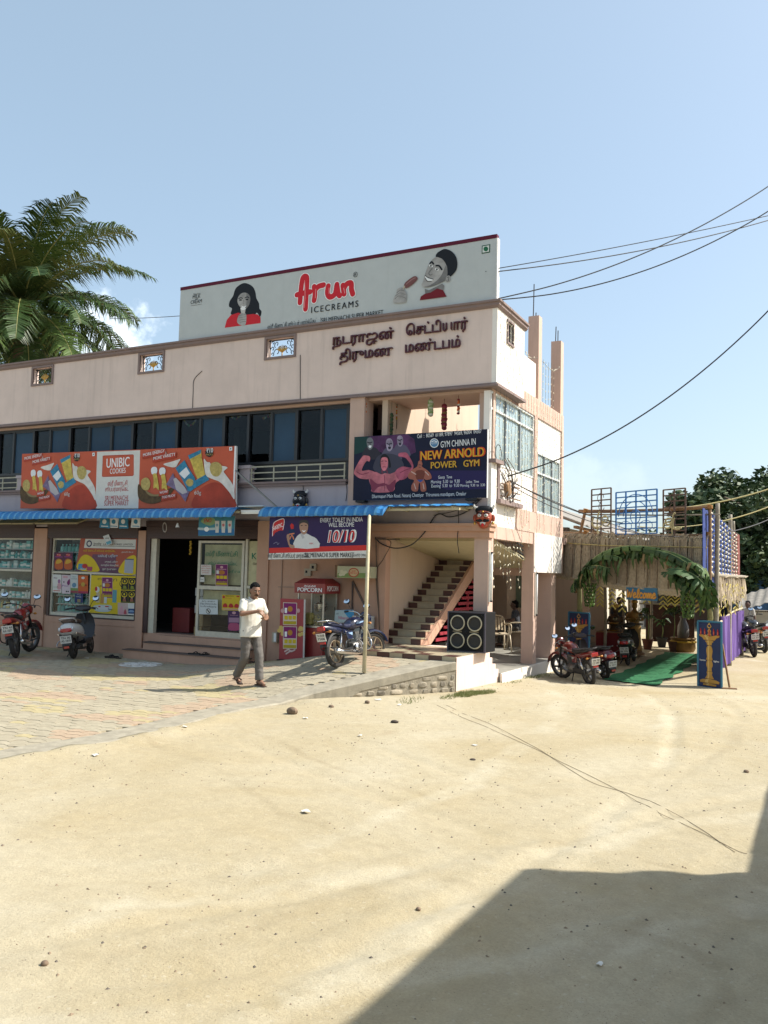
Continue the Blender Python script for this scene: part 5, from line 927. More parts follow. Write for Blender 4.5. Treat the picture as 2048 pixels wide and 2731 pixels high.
t = thing('iron_bracket', 'triangular black iron bracket on the wall behind the motorcycle', 'bracket', (-8.3,FY,1.2)); a, b_, c_ = [PY(*zc((800,1550,250/1659),*v),FY-.03) for v in ((930,0),(1150,440),(920,500))]; MB().bar(a,c_,.025).build('post', NOSE, t); MB().bar(a,b_,.03).build('brace', NOSE, t); MB().bar(b_,b_-Vector((0,0,.35)),.025).build('drop', NOSE, t)
# loudspeaker
t = thing('loudspeaker', 'large black loudspeaker with four ringed cones on the landing beside the column', 'loudspeaker', (-5.57,14.45,LZ))
sx0, sx1, sy = -5.93,-5.22,14.2; part('cabinet', mat('speaker_black', (.010,.010,.011), .65, var=.2, spec=.2), [(sx0,sy+.012,LZ,sx1,sy+.55,LZ+.71)], t, bevel=.01); part('edge_trim', mat('speaker_trim', (.06,.055,.075), .4, .3), [(sx0-.006,sy,LZ,sx0+.02,sy+.03,LZ+.71), (sx1-.02,sy,LZ,sx1+.006,sy+.03,LZ+.71)], t); part('top_trim', mat('speaker_trim', (.06,.055,.075), .4, .3), [(sx0+.02,sy,LZ+.69,sx1-.02,sy+.03,LZ+.712), (sx0+.02,sy,LZ,sx1-.02,sy+.03,LZ+.02)], t)
Mf = Matrix(((1,0,0),(0,0,-1),(0,1,0)))
for i in (0,1):
    for j in (0,1):
        cxx = sx0+.19+.325*i; czz = LZ+.20+.31*j
        k = MB().lathe([(.128,0),(.105,.02),(.05,-.03),(.045,-.01),(.0,.0)], 24, (cxx,sy+.008,czz), Mf).build('cone', mat('cone_black', (.025,.024,.022), .7), t, smooth=40); MB().torus((cxx,sy+.004,czz),(0,1,0),.128,.0125,32,8).build('ring', mat('cone_ring', (.52,.47,.33), .4), k, smooth=True)
    part('name_plate', mat('plate_grey', (.14,.12,.08), .4, .5), [(sx0+.10+.32*i,sy-.0,LZ+.345,sx0+.27+.32*i,sy+.013,LZ+.37)], t)
MB().ell((-5.575,sy+.01,LZ+.355),(.025,.012,.025),10,6).build('knob', BLACK, t, smooth=True)
for x in (sx0+.05,sx1-.05):
    for z in (.05,.66): MB().ell((x,sy+.012,LZ+z),(.022,.008,.022),8,5).build('corner_screw', BLACK, t, smooth=True)
# ------------------------------------------------------------------ two-wheelers
TYRE = mat('tyre', (.028,.026,.024), .85, var=.3, vs=14, bump=.3, bs=60); CHR = mat('chrome', (.60,.60,.60), .18, 1.0, var=.1, vs=8); ALLOY = mat('alloy_wheel', (.16,.155,.15), .4, .7, var=.2); ENG = mat('engine_grey', (.20,.195,.185), .45, .7, var=.25, vs=12); BPL = mat('black_plastic', (.016,.016,.017), .45, var=.25, vs=10); SEAT = mat('seat_vinyl', (.02,.019,.02), .5, var=.25, vs=8, bump=.15, bs=150); LRED = mat('tail_lamp', (.35,.012,.012), .2, coat=.5); LAMB = mat('indicator_amber', (.45,.18,.03), .25); LENS = mat('lens', (.5,.52,.54), .12, .3); PLATE = mat('plate_white', (.60,.60,.56), .5, var=.1); MIR = mat('mirror_glass', (.75,.8,.85), .03, 1.0, var=0)
def ring(x, cz, hw, hh, n=14, p=2.5, cy=0):
    o = []
    for j in range(n):
        a = 2*math.pi*j/n; c, s_ = math.cos(a), math.sin(a); o.append((x, cy+hw*math.copysign(abs(c)**(2/p), c), cz+hh*math.copysign(abs(s_)**(2/p), s_)))
    return o
def wheel(t, x, r, w, spokes=5, col=ALLOY, drum=.06, rimcol=None):
    o = MB().torus((x,0,r),(0,1,0),r-w,w,32,10,sq=.85).build('wheel', TYRE, t, smooth=True, world=False)
    b = MB(); b.torus((x,0,r),(0,1,0),r-1.75*w,.016,32,6,sq=2.2); b.build('rim', rimcol or col, o, smooth=True, world=False); b = MB()
    for k in range(spokes):
        a = 2*math.pi*k/spokes+.3; b.bar((x+.03*math.cos(a),0,r+.03*math.sin(a)),(x+(r-1.75*w)*math.cos(a),0,r+(r-1.75*w)*math.sin(a)),.03,.05,up=(0,1,0))
    b.build('spokes', col, o, world=False); Ry = Matrix(((1,0,0),(0,0,1),(0,-1,0)))
    MB().lathe([(.02,-.07),(drum,-.055),(drum,.055),(.02,.07)], 16, (x,0,r), Ry).build('hub', ENG, o, smooth=40, world=False)
def plate(t, c, w, h, lines, back=True, tilt=.25):
    """number plate facing backwards (-x)"""
    M = Matrix.Rotation(-tilt,3,'Y'); c = Vector(c); o = MB().obox(c,(.006,w,h),M).build('number_plate', PLATE, t, world=False)
    for i, s_ in enumerate(lines):
        zz = h*(.22-.40*i) if len(lines) > 1 else -.02; text(s_, 'plate_lettering', BLACK, o, c + M @ Vector((-.0045,0,zz-h*.13)), M @ Vector((0,-1,0)), M @ Vector((0,0,1)), w*.82, h*.30, .0008, .015, world=False)
    return o
def mirror(t, a, b, rad=(.014,.062,.042)):
    o = MB().tube(cr([a, ((Vector(a)+Vector(b))/2)+Vector((-.02,0,.02)), b],4),.006,6).build('mirror', BPL, t, smooth=True, world=False)
    MB().ell(b,rad,14,8).build('mirror_shell', BPL, o, smooth=True, world=False); nm_ = Vector((-.90,0,.44)); up_ = Vector((.44,0,.90)); pts_ = [Vector(b)+nm_*(rad[0]+.004)+Vector((0,1,0))*rad[1]*.88*math.cos(k*math.pi/9)+up_*rad[2]*.88*math.sin(k*math.pi/9) for k in range(18)]; MB().prism(pts_, nm_*-.003).build('mirror_glass', MIR, o, world=False)
def place(t, rear, front, lean, scale, z):
    r_ = PZ(*rear, z); f_ = PZ(*front, z); a = math.atan2(f_.y-r_.y, f_.x-r_.x)
    t.location = r_; t.rotation_mode = 'XYZ'; t.rotation_euler = (lean, 0, a); t.scale = (scale,)*3
def motorcycle(label, paint, accent, tailc, lines, rear, front, z, scale=.93, lean=R(-9), steer=R(-22), guard=False, alloy=ALLOY, silver=False, trim=None):
    t = thing('motorcycle', label, 'motorcycle'); w = False
    PT = mat('paint_'+label[:14], paint, .28, var=.08, coat=.6); AC = mat('accent_'+label[:14], accent, .3, coat=.4)
    wheel(t, 0, .30, .052, 5, alloy, .075)
    # steered front end, turned about the steering head
    fw = MB; sh = Vector((.98,0,.80))
    def st(p): p = Vector(p)-sh; return sh + Matrix.Rotation(steer,3,Vector((-.42,0,.91))) @ p
    o0 = len(bpy.data.objects)
    fr = MB().torus((1.27,0,.30),(0,1,0),.252,.046,32,10,sq=.85); fr.v = [tuple(st(v)) for v in fr.v]; fo = fr.build('wheel', TYRE, t, smooth=True, world=w)
    b = MB().torus((1.27,0,.30),(0,1,0),.215,.016,32,6,sq=2.2)
    for k in range(5): a = 2*math.pi*k/5; b.bar((1.27,0,.30),(1.27+.215*math.cos(a),0,.30+.215*math.sin(a)),.03,.05,up=(0,1,0))
    b.v = [tuple(st(v)) for v in b.v]; b.build('rim', alloy, fo, smooth=40, world=w)
    for s_ in (-1,1): b = MB().tube([(1.27,s_*.085,.30),(1.06,s_*.085,.72),(.99,s_*.08,.88)],[.026,.024,.02],8); b.v = [tuple(st(v)) for v in b.v]; b.build('fork', CHR if silver else BPL, t, smooth=40, world=w)
    b = MB(); b.loft([[(1.27+rr*math.cos(a), y, .30+rr*math.sin(a)) for y, rr in ((-.06,.33),(-.05,.36),(0,.372),(.05,.36),(.06,.33),(.05,.325),(0,.345),(-.05,.325))] for a in [R(20+14*k) for k in range(11)]]); b.v = [tuple(st(v)) for v in b.v]; b.build('front_mudguard', PT, t, smooth=50, world=w)
    b = MB(); b.loft([ring(.98,.92,.05,.06), ring(1.02,.90,.10,.115), ring(1.10,.88,.11,.12), ring(1.16,.87,.085,.09)]); b.v = [tuple(st(v)) for v in b.v]; b.build('headlight_cowl', PT, t, smooth=50, world=w); b = MB().ell((1.155,0,.87),(.03,.075,.075),14,8); b.v = [tuple(st(v)) for v in b.v]; b.build('headlight', LENS, t, smooth=True, world=w)
    b = MB().tube(cr([(.80,.36,.97),(.90,.30,.99),(.96,.12,.98),(.97,0,.93),(.96,-.12,.98),(.90,-.30,.99),(.80,-.36,.97)],4),.012,8); b.v = [tuple(st(v)) for v in b.v]; hb = b.build('handlebar', CHR if silver else BPL, t, smooth=True, world=w)
    for s_ in (-1,1):
        b = MB().tube([(.80,s_*.36,.97),(.87,s_*.315,.985)],.019,8).tube([(.90,s_*.31,1.0),(.93,s_*.38,.985),(.90,s_*.44,.96)],.006,5); b.v = [tuple(st(v)) for v in b.v]; b.build('grip', BPL, hb, smooth=True, world=w)
    for s_ in (-1,1): mirror(t, st((.91,s_*.26,1.0)), st((.86,s_*.37,1.17)), (.02,.075,.05))
    for x, s_ in ((1.05,-1),(1.05,1)): b = MB().tube([(x,s_*.1,.82),(x,s_*.19,.82)],.008,6).ell((x,s_*.215,.82),(.03,.035,.025),10,6); b.v = [tuple(st(v)) for v in b.v]; b.build('indicator', LAMB if tailc else BPL, t, smooth=True, world=w)
    MB().tube(cr([(.98,0,.88),(.75,0,.72),(.55,0,.62),(.35,0,.62),(.05,0,.72)],4),.022,8).tube(cr([(.97,0,.75),(.86,0,.48),(.72,0,.30),(.5,0,.26)],4),.02,8).tube([(.5,0,.6),(.45,0,.32)],.02,8).build('frame', BPL, t, smooth=True, world=w)
    MB().loft([ring(.44,.74,.06,.05), ring(.50,.76,.10,.095), ring(.62,.79,.135,.115,p=2.3), ring(.76,.81,.145,.12,p=2.2), ring(.88,.80,.125,.10), ring(.95,.79,.07,.06)]).build('fuel_tank', PT, t, smooth=60, world=w)
    MB().lathe([(.035,0),(.035,.012),(.02,.018)],14,(.75,0,.925)).build('fuel_cap', CHR, t, smooth=40, world=w)
    for s_ in (-1,1): MB().prism([(.58,s_*.139,.77),(.82,s_*.139,.80),(.86,s_*.135,.83),(.62,s_*.141,.82)],(0,s_*.008,0)).build('tank_stripe', AC, t, world=w)
    MB().loft([ring(-.22,.815,.06,.03), ring(-.14,.80,.105,.05), ring(.10,.775,.125,.052), ring(.28,.745,.13,.055), ring(.42,.745,.115,.05), ring(.50,.77,.08,.04)]).build('seat', SEAT if not trim else trim, t, smooth=60, world=w)
    MB().loft([ring(-.36,.76,.05,.03), ring(-.26,.74,.10,.055), ring(-.05,.70,.125,.07), ring(.2,.66,.12,.07), ring(.36,.64,.09,.06)]).build('tail_panel', PT, t, smooth=60, world=w)
    for s_ in (-1,1): MB().prism([(.22,s_*.10,.66),(.46,s_*.11,.66),(.42,s_*.12,.50),(.26,s_*.12,.50)],(0,s_*.03,0)).build('side_panel', PT, t, world=w, bevel=.015); MB().prism([(.28,s_*.134,.62),(.42,s_*.144,.63),(.40,s_*.15,.57)],(0,s_*.008,0)).build('panel_stripe', AC, t, world=w)
    MB().tube(cr([(.05,.12,.80),(-.2,.13,.86),(-.36,.09,.87),(-.40,0,.87),(-.36,-.09,.87),(-.2,-.13,.86),(.05,-.12,.80)],4),.012,6).build('grab_rail', CHR if silver else BPL, t, smooth=True, world=w)
    MB().obox((-.385,0,.73),(.05,.16,.085)).build('tail_light', LRED, t, world=w, bevel=.015)
    for s_ in (-1,1): MB().tube([(-.34,s_*.06,.67),(-.36,s_*.15,.67)],.008,6).ell((-.365,s_*.175,.67),(.025,.035,.024),10,6).build('indicator', LAMB, t, smooth=True, world=w)
    MB().loft([[(0+rr*math.cos(a), y, .30+rr*math.sin(a)) for y, rr in ((-.085,.33),(-.075,.365),(0,.375),(.075,.365),(.085,.33),(.07,.33),(0,.35),(-.07,.33))] for a in [R(60+13*k) for k in range(9)]]).build('rear_mudguard', BPL, t, smooth=50, world=w)
    plate(t, (-.405,0,.575), .20, .15, lines); MB().obox((-.37,0,.47),(.02,.12,.04)).build('reflector', LRED, t, world=w)
    for s_ in (-1,1): MB().tube([(.0,s_*.12,.30),(.09,s_*.12,.62)],.022,8).build('shock_absorber', CHR, t, smooth=True, world=w)
    MB().bar((0,.1,.30),(.45,.1,.33),.03,.05).bar((0,-.1,.30),(.45,-.1,.33),.03,.05).build('swing_arm', BPL, t, world=w); MB().prism([(-.06,.11,.26),(.44,.11,.26),(.46,.11,.37),(.06,.11,.40),(-.06,.11,.36)],(0,.035,0)).build('chain_cover', CHR if silver else BPL, t, world=w, bevel=.012)
    e = MB().loft([ring(.50,.34,.10,.08,p=4), ring(.56,.34,.13,.11,p=4), ring(.74,.33,.13,.10,p=4), ring(.80,.33,.10,.08,p=4)])
    for k in range(6): e.obox((.70,0,.44+.026*k),(.17,.19,.012))
    e.obox((.70,0,.61),(.13,.14,.05)); e.build('engine', ENG, t, smooth=40, world=w); MB().lathe([(.02,0),(.085,.0),(.085,.02),(.06,.035)],16,(.58,-.13,.34),Matrix(((1,0,0),(0,0,-1),(0,1,0)))).build('crankcase_cover', CHR, t, smooth=40, world=w)
    MB().tube(cr([(.76,-.03,.50),(.86,-.06,.40),(.80,-.12,.25),(.55,-.15,.22)],5),.018,8).loft([ring(.58,.235,.03,.03,10,2,-.16), ring(.48,.24,.042,.045,10,2.2,-.17), ring(.0,.29,.048,.052,10,2.2,-.18), ring(-.18,.31,.04,.045,10,2,-.18), ring(-.20,.312,.025,.028,10,2,-.18)]).build('exhaust', CHR, t, smooth=60, world=w)
    for s_ in (-1,1): MB().tube([(.42,s_*.10,.27),(.42,s_*.25,.27)],.014,6).build('foot_peg', BPL, t, smooth=True, world=w)
    MB().tube([(.48,.10,.28),(.42,.24,.02)],.012,6).build('side_stand', BPL, t, world=w)
    if guard:
        MB().tube(cr([(.82,.06,.50),(.84,.26,.48),(.80,.28,.30),(.72,.10,.26)],4),.014,6).tube(cr([(.82,-.06,.50),(.84,-.26,.48),(.80,-.28,.30),(.72,-.10,.26)],4),.014,6).build('crash_guard', BPL if not silver else CHR, t, smooth=True, world=w)
        MB().tube(cr([(.12,.13,.66),(.06,.20,.62),(-.12,.21,.52),(-.14,.20,.36),(.05,.16,.30)],4),.011,6).build('saree_guard', BPL, t, smooth=True, world=w)
    place(t, rear, front, lean, scale, z); return t
def scooter(label, paint, dark, lines, rear, front, z, scale=.95, lean=R(-8), seatc=(.02,.02,.021), steer=R(-15), lamps=True):
    t = thing('scooter', label, 'scooter'); w = False; PT = mat('paint_'+label[:14], paint, .3, var=.06, coat=.5); DK = mat('dark_'+label[:14], dark, .45, var=.15); ST = mat('seat_'+label[:14], seatc, .55, var=.2, bump=.1, bs=120)
    wheel(t, 0, .225, .052, 6, ALLOY, .07); wheel(t, 1.20, .225, .048, 6, ALLOY, .06)
    MB().loft([ring(-.36,.60,.06,.05), ring(-.33,.60,.12,.10), ring(-.22,.59,.165,.135), ring(-.05,.57,.185,.15), ring(.15,.54,.185,.155), ring(.32,.50,.165,.15), ring(.42,.44,.12,.13)]).build('body_shell', PT, t, smooth=60, world=w)
    for s_ in (-1,1): MB().prism([(-.28,s_*.165,.50),(.36,s_*.165,.40),(.36,s_*.165,.425),(-.28,s_*.17,.53)],(0,s_*.014,0)).build('trim_strip', CHR, t, world=w)
    MB().loft([ring(-.24,.755,.08,.025), ring(-.18,.755,.13,.04), ring(.05,.745,.14,.045), ring(.30,.72,.135,.045), ring(.42,.70,.10,.035)]).build('seat', ST, t, smooth=60, world=w)
    MB().tube(cr([(-.05,.13,.72),(-.22,.14,.79),(-.34,.09,.81),(-.37,0,.815),(-.34,-.09,.81),(-.22,-.14,.79),(-.05,-.13,.72)],4),.014,8).build('grab_rail', PT if sum(paint) > 1 else BPL, t, smooth=True, world=w)
    MB().loft([ring(-.375,.585,.07,.035,p=3), ring(-.345,.585,.115,.045,p=3)]).build('tail_light', LRED, t, smooth=50, world=w)
    for s_ in (-1,1): MB().ell((-.335,s_*.125,.61),(.03,.03,.045),10,6).build('indicator', LENS, t, smooth=True, world=w)
    MB().prism([(-.30,-.09,.50),(-.18,-.09,.48),(-.34,-.09,.18),(-.40,-.09,.30)],(0,.18,0)).build('rear_fender', BPL, t, world=w, bevel=.02); plate(t, (-.405,0,.41), .21, .15, lines); MB().obox((-.405,0,.26),(.02,.10,.045)).build('reflector', LRED, t, world=w)
    MB().box(.40,-.16,.29,.86,.16,.35).build('floorboard', DK, t, world=w, bevel=.02); MB().box(.36,-.15,.24,.80,.15,.29).build('underframe', BPL, t, world=w)
    MB().loft([[(x+dx, y*k, z_) for y, dx in ((-1,-.03),(-.6,.03),(0,.055),(.6,.03),(1,-.03),(.6,.0),(0,.02),(-.6,.0))] for x, z_, k in ((.84,.30,.14),(.93,.42,.20),(.99,.58,.215),(1.0,.74,.195),(.97,.86,.13))]).build('leg_shield', DK, t, smooth=50, world=w)
    MB().loft([[(x+dx, y*k, z_) for y, dx in ((-1,-.0),(-.6,.05),(0,.08),(.6,.05),(1,0),(.6,.02),(0,.03),(-.6,.02))] for x, z_, k in ((.93,.36,.13),(.98,.46,.185),(1.03,.60,.20),(1.03,.74,.18),(.99,.86,.12))]).build('front_apron', PT, t, smooth=50, world=w)
    MB().loft([[(1.20+rr*math.cos(a), y, .225+rr*math.sin(a)) for y, rr in ((-.075,.24),(-.065,.285),(0,.30),(.065,.285),(.075,.24),(.06,.25),(0,.27),(-.06,.25))] for a in [R(25+15*k) for k in range(9)]]).build('front_mudguard', PT, t, smooth=50, world=w)
    MB().tube([(1.20,0,.225),(1.08,0,.5),(.96,0,.86)],.03,8).build('steering_column', BPL, t, smooth=True, world=w)
    sh = Vector((.96,0,.86))
    def st(v): return sh + Matrix.Rotation(steer,3,Vector((-.3,0,.95))) @ (Vector(v)-sh)
    b = MB().loft([ring(.85,.95,.07,.03), ring(.90,.96,.17,.055), ring(.98,.965,.165,.065), ring(1.05,.945,.10,.06), ring(1.08,.94,.06,.04)]); b.v = [tuple(st(v)) for v in b.v]; b.build('handlebar_cowl', DK, t, smooth=60, world=w); b = MB().ell((1.06,0,.945),(.03,.075,.05),12,8); b.v = [tuple(st(v)) for v in b.v]; b.build('headlight', LENS, t, smooth=True, world=w)
    for s_ in (-1,1):
        b = MB().tube([(.93,s_*.14,.97),(.87,s_*.24,.965),(.82,s_*.34,.95)],[.015,.019,.019],8).tube([(.95,s_*.2,.98),(.95,s_*.30,.965),(.90,s_*.36,.945)],.006,5); b.v = [tuple(st(v)) for v in b.v]; b.build('grip', BPL, t, smooth=True, world=w); mirror(t, st((.92,s_*.17,.99)), st((.90,s_*.32,1.16)), (.02,.068,.06))
    MB().loft([ring(.30,.20,.03,.03,10,2,-.15), ring(.20,.21,.055,.055,10,2.3,-.16), ring(-.15,.24,.06,.062,10,2.3,-.165), ring(-.20,.245,.04,.04,10,2,-.165)]).build('exhaust', BPL, t, smooth=60, world=w); MB().obox((.03,-.225,.245),(.22,.012,.06)).build('exhaust_shield', CHR, t, world=w, bevel=.01)
    MB().loft([ring(-.05,.25,.05,.08,10,3,.12), ring(.1,.27,.07,.10,10,3,.12), ring(.36,.27,.06,.09,10,3,.12)]).build('engine_case', ENG, t, smooth=50, world=w); MB().tube([(0,-.10,.225),(.02,-.12,.50)],.02,8).build('shock_absorber', BPL, t, smooth=True, world=w)
    MB().tube([(.40,.10,.24),(.34,.24,.02)],.012,6).build('side_stand', BPL, t, world=w); MB().tube(cr([(-.05,.17,.40),(-.1,.24,.36),(-.2,.24,.28),(.0,.2,.25)],3),.010,6).build('saree_guard', CHR, t, smooth=True, world=w)
    place(t, rear, front, lean, scale, z); return t
motorcycle('red and black motorcycle parked before the far left shop window', (.22,.012,.012), (.4,.38,.36), True, ('TN 41', 'AA 1877'), (43,1755), (86,1737), 0, 1.10, R(-9), R(-25), True)
motorcycle('blue motorcycle parked under the shorter awning behind the leaning pole', (.005,.010,.040), (.22,.34,.50), True, ('TN 30 BF','7506'), (897,1781), (993,1767), .37, .90, R(-8), R(-28), True, mat('alloy_dusty', (.32,.25,.17), .5, .5), True, mat('seat_blue', (.008,.013,.045), .5, bump=.1, bs=150))
scooter('white scooter with brown seat and dark front parked below the shop posters', (.50,.50,.49), (.03,.03,.034), ('TN 30','AS 1818'), (197,1757), (243,1741), 0, 1.07, R(-8), (.09,.06,.045))
motorcycle('red motorcycle parked in front of the left lamp panel', (.13,.010,.009), (.35,.33,.3), True, ('TN 30','CD 5402'), (1574,1829), (1496,1808), -.13, .88, R(-9), R(25))
scooter('maroon scooter with pale grab rail parked behind the red motorcycle', (.09,.010,.022), (.03,.02,.025), ('TN 54','K 2217'), (1614,1812), (1535,1794), -.13, .88, R(-8))
scooter('black scooter parked at the edge of the green carpet', (.018,.018,.02), (.014,.014,.015), ('TN 30','BB 2096'), (1675,1775), (1694,1762), -.15, .98, R(-6), steer=R(10))
motorcycle('black motorcycle parked beside the purple cloth screen', (.014,.014,.016), (.2,.2,.2), False, ('TN 30','AX 411'), (2012,1753), (1968,1738), -.15, 1.05, R(-8), R(20))
motorcycle('dark motorcycle half hidden behind the black one by the car', (.018,.018,.022), (.2,.2,.2), False, ('TN 30','Z 880'), (2040,1741), (2000,1730), -.15, 1.05, R(-8), R(20))
# ------------------------------------------------------------------ people
def capsule(b, a, c, r0, r1, n=12):
    a = Vector(a); c = Vector(c); b.tube([a, a.lerp(c,.33), a.lerp(c,.67), c], [r0, r0*.7+r1*.3, r0*.3+r1*.7, r1], n); b.ell(a,(r0,)*3,n,8); b.ell(c,(r1,)*3,n,8)
def torso_loft(b, secs, n=16):
    """secs: (centre, half width y, half depth x)"""
    b.loft([[Vector(c)+Vector((hx*math.copysign(abs(math.sin(2*math.pi*j/n))**.85, math.sin(2*math.pi*j/n)), hy*math.cos(2*math.pi*j/n), 0)) for j in range(n)] for c, hy, hx in secs])
def hand(b, wrist, dirv, palm_n, L=.17, curl=.5):
    """palm with four unequal bent fingers and a thumb leaving its side"""
    w = Vector(wrist); d = Vector(dirv).normalized(); n = Vector(palm_n); n = (n-d*n.dot(d)).normalized(); s_ = d.cross(n)
    b.obox(w+d*.045, (.085,.075,.026), Matrix((d, s_, n)).transposed())
    for k, l in enumerate((.070,.080,.074,.058)):
        p = w+d*.085+s_*(.028-.0187*k); q = p+(d*math.cos(curl*.5)+n*math.sin(curl*.5))*l*.5; e = q+(d*math.cos(curl*1.3)+n*math.sin(curl*1.3))*l*.5; b.tube([p,q,e],[.0095,.009,.0075],7)
    p = w+d*.03+s_*.036; q = p+(d*.7+s_*.7).normalized()*.035; b.tube([p,q,q+(d*.9+n*.4).normalized()*.03],[.012,.010,.008],7)
def figure(label, loc, rz, J, skin, shirt, pants, hairc, sleeve=.55, fine=.0085, shoes=(.06,.035,.025), scale=1.0, face=True, lungi=False):
    t = thing('person', label, 'person', loc, rz); t.scale = (scale,)*3; w = False
    SK = mat('skin_%02d%02d' % (int(skin[0]*99), int(skin[2]*99)), skin, .55, var=.12, vs=14); SH = mat('shirt_'+label[:12], shirt, .85, var=.06, vs=10, bump=.25, bs=18); PA = mat('pants_'+label[:12], pants, .85, var=.1, vs=9, bump=.3, bs=14); HA = mat('hair_%d' % int(hairc[0]*999), hairc, .85, var=.3, vs=30, bump=.6, bs=70, spec=.12)
    V = {k: Vector(v) for k, v in J.items()}; hd = V['head']; hdir = V.get('look', Vector((1,0,0))).normalized(); up = V.get('hup', Vector((0,0,1))); side = up.cross(hdir).normalized(); up = hdir.cross(side).normalized(); M = Matrix((hdir, side, up)).transposed(); g = lambda x, y, z: hd + M @ Vector((x,y,z))
    b = MB(); b.ell(hd,(.096,.075,.112),18,14,M); b.ell(g(.035,0,-.055),(.062,.056,.062),14,10,M); b.ell(g(.065,0,-.085),(.028,.035,.025),10,8,M)
    b.tube([g(.088,0,.02),g(.108,0,-.018),g(.100,0,-.028)],[.010,.017,.012],8); b.ell(g(.083,0,-.058),(.012,.026,.009),10,6,M)
    for s_ in (-1,1): b.ell(g(-.008,s_*.078,-.008),(.026,.011,.033),10,8,M); b.ell(g(.072,s_*.032,.028),(.022,.024,.010),8,6,M)
    capsule(b, V['neck'], g(-.02,0,-.06), .056, .052); torso_loft(b, [(V['pelvis'],.14,.09),(V['chest'],.16,.10),(V['neck'],.06,.05)])
    for s_, S_ in ((1,'L'),(-1,'R')):
        capsule(b, V['sh'+S_], V['el'+S_], .046, .038); capsule(b, V['el'+S_], V['wr'+S_], .040, .027); hand(b, V['wr'+S_], V['ha'+S_]-V['wr'+S_], V.get('pn'+S_, Vector((0,-s_,-.3))))
        capsule(b, V['hip'+S_], V['kn'+S_], .07, .05); capsule(b, V['kn'+S_], V['an'+S_], .05, .036); f = V.get('ft'+S_, V['an'+S_]+Vector((.13,0,-.05))); b.tube([V['an'+S_]+Vector((-.045,0,-.03)), V['an'+S_].lerp(f,.45), f],[.036,.040,.026],10)
    rm(b.build('body', SK, t, world=w), fine, 3)
    b = MB(); nk = V['neck']; pv = V['pelvis']; ch = V['chest']
    torso_loft(b, [(pv+Vector((0,0,-.115)),.192,.140),(pv+Vector((0,0,-.02)),.182,.130),(pv.lerp(ch,.4),.172,.122),(ch,.172,.120),(ch.lerp(nk,.6),.165,.105),(nk+Vector((0,0,-.025)),.085,.07)])
    for S_ in 'LR': capsule(b, V['sh'+S_], V['sh'+S_].lerp(V['el'+S_], sleeve*1.0), .060, .064); capsule(b, ch.lerp(nk,.55), V['sh'+S_], .075, .066)
    so_ = rm(b.build('shirt', SH, t, world=w), fine*1.15, 5)
    nv_ = [v.normal.copy() for v in so_.data.vertices]
    for v, nn_ in zip(so_.data.vertices, nv_): v.co += nn_*(.006*noise.noise(v.co*11)+.004*noise.noise(Vector((v.co.x*22, v.co.y*22, v.co.z*7))))
    if face:
        MB().tube(cr([nk+Vector((-.055,-.05,.005)), nk+Vector((-.05,.05,.005)), nk+Vector((.045,.07,-.02)), nk+Vector((.085,.02,-.085))],4),.013,6).tube(cr([nk+Vector((-.055,-.05,.005)), nk+Vector((.045,-.07,-.02)), nk+Vector((.085,-.02,-.085))],4),.013,6).build('collar', SH, so_, smooth=True, world=w)
        MB().obox(ch+Vector((.126,.08,.02)),(.006,.09,.10),Matrix.Rotation(.12,3,'Y')).build('pocket', SH, so_, world=w)
    b = MB(); torso_loft(b, [(pv+Vector((0,0,-.06)),.155,.11),(pv+Vector((0,0,.06)),.165,.115)])
    for S_ in 'LR': capsule(b, V['hip'+S_], V['kn'+S_], .098, .074); a = V['an'+S_]; k = V['kn'+S_]; b.tube([k, k.lerp(a,.5), a+Vector((0,0,.01))],[.074,.070,.068],14)
    if lungi: b.loft([[Vector((c[0]+.17*math.sin(a)*k, .23*math.cos(a)*k, c[2])) for a in [2*math.pi*j/16 for j in range(16)]] for c, k in (((pv.x,0,pv.z),.8),((V['knL'].x,0,V['knL'].z),1.0),((V['anL'].x,0,V['anL'].z+.08),.95))])
    po = rm(b.build('trousers', PA, t, world=w), fine*1.15, 5)
    nv_ = [v.normal.copy() for v in po.data.vertices]
    for v, nn_ in zip(po.data.vertices, nv_): v.co += nn_*(.007*noise.noise(Vector((v.co.x*9, v.co.y*9, v.co.z*16)))+.003*noise.noise(v.co*30))
    b = MB(); b.ell(g(-.034,0,.040),(.088,.084,.089),18,12,M); b.ell(g(.012,0,.088),(.055,.062,.030),14,8,M); b.ell(g(-.05,0,-.02),(.062,.080,.08),14,10,M); ho = rm(b.build('hair', HA, t, world=w), fine, 2)
    nv_ = [v.normal.copy() for v in ho.data.vertices]
    for v, nn_ in zip(ho.data.vertices, nv_): v.co += nn_*.006*noise.noise(v.co*45)
    if face:
        for s_ in (-1,1):
            e = MB().ell(g(.086,s_*.031,.012),(.008,.013,.007),10,6,M).build('eye', mat('eye_white', (.5,.48,.44), .3), t, smooth=True, world=w); MB().ell(g(.0925,s_*.031,.012),(.004,.006,.006),8,6,M).build('pupil', BLACK, e, smooth=True, world=w); MB().tube([g(.092,s_*.014,.030),g(.093,s_*.032,.036),g(.084,s_*.050,.030)],.0055,5).build('eyebrow', HA, t, smooth=True, world=w)
        MB().tube([g(.088,-.036,-.054),g(.100,-.014,-.042),g(.103,0,-.044),g(.100,.014,-.042),g(.088,.036,-.054)],[.004,.009,.008,.009,.004],6).build('moustache', HA, t, smooth=True, world=w)
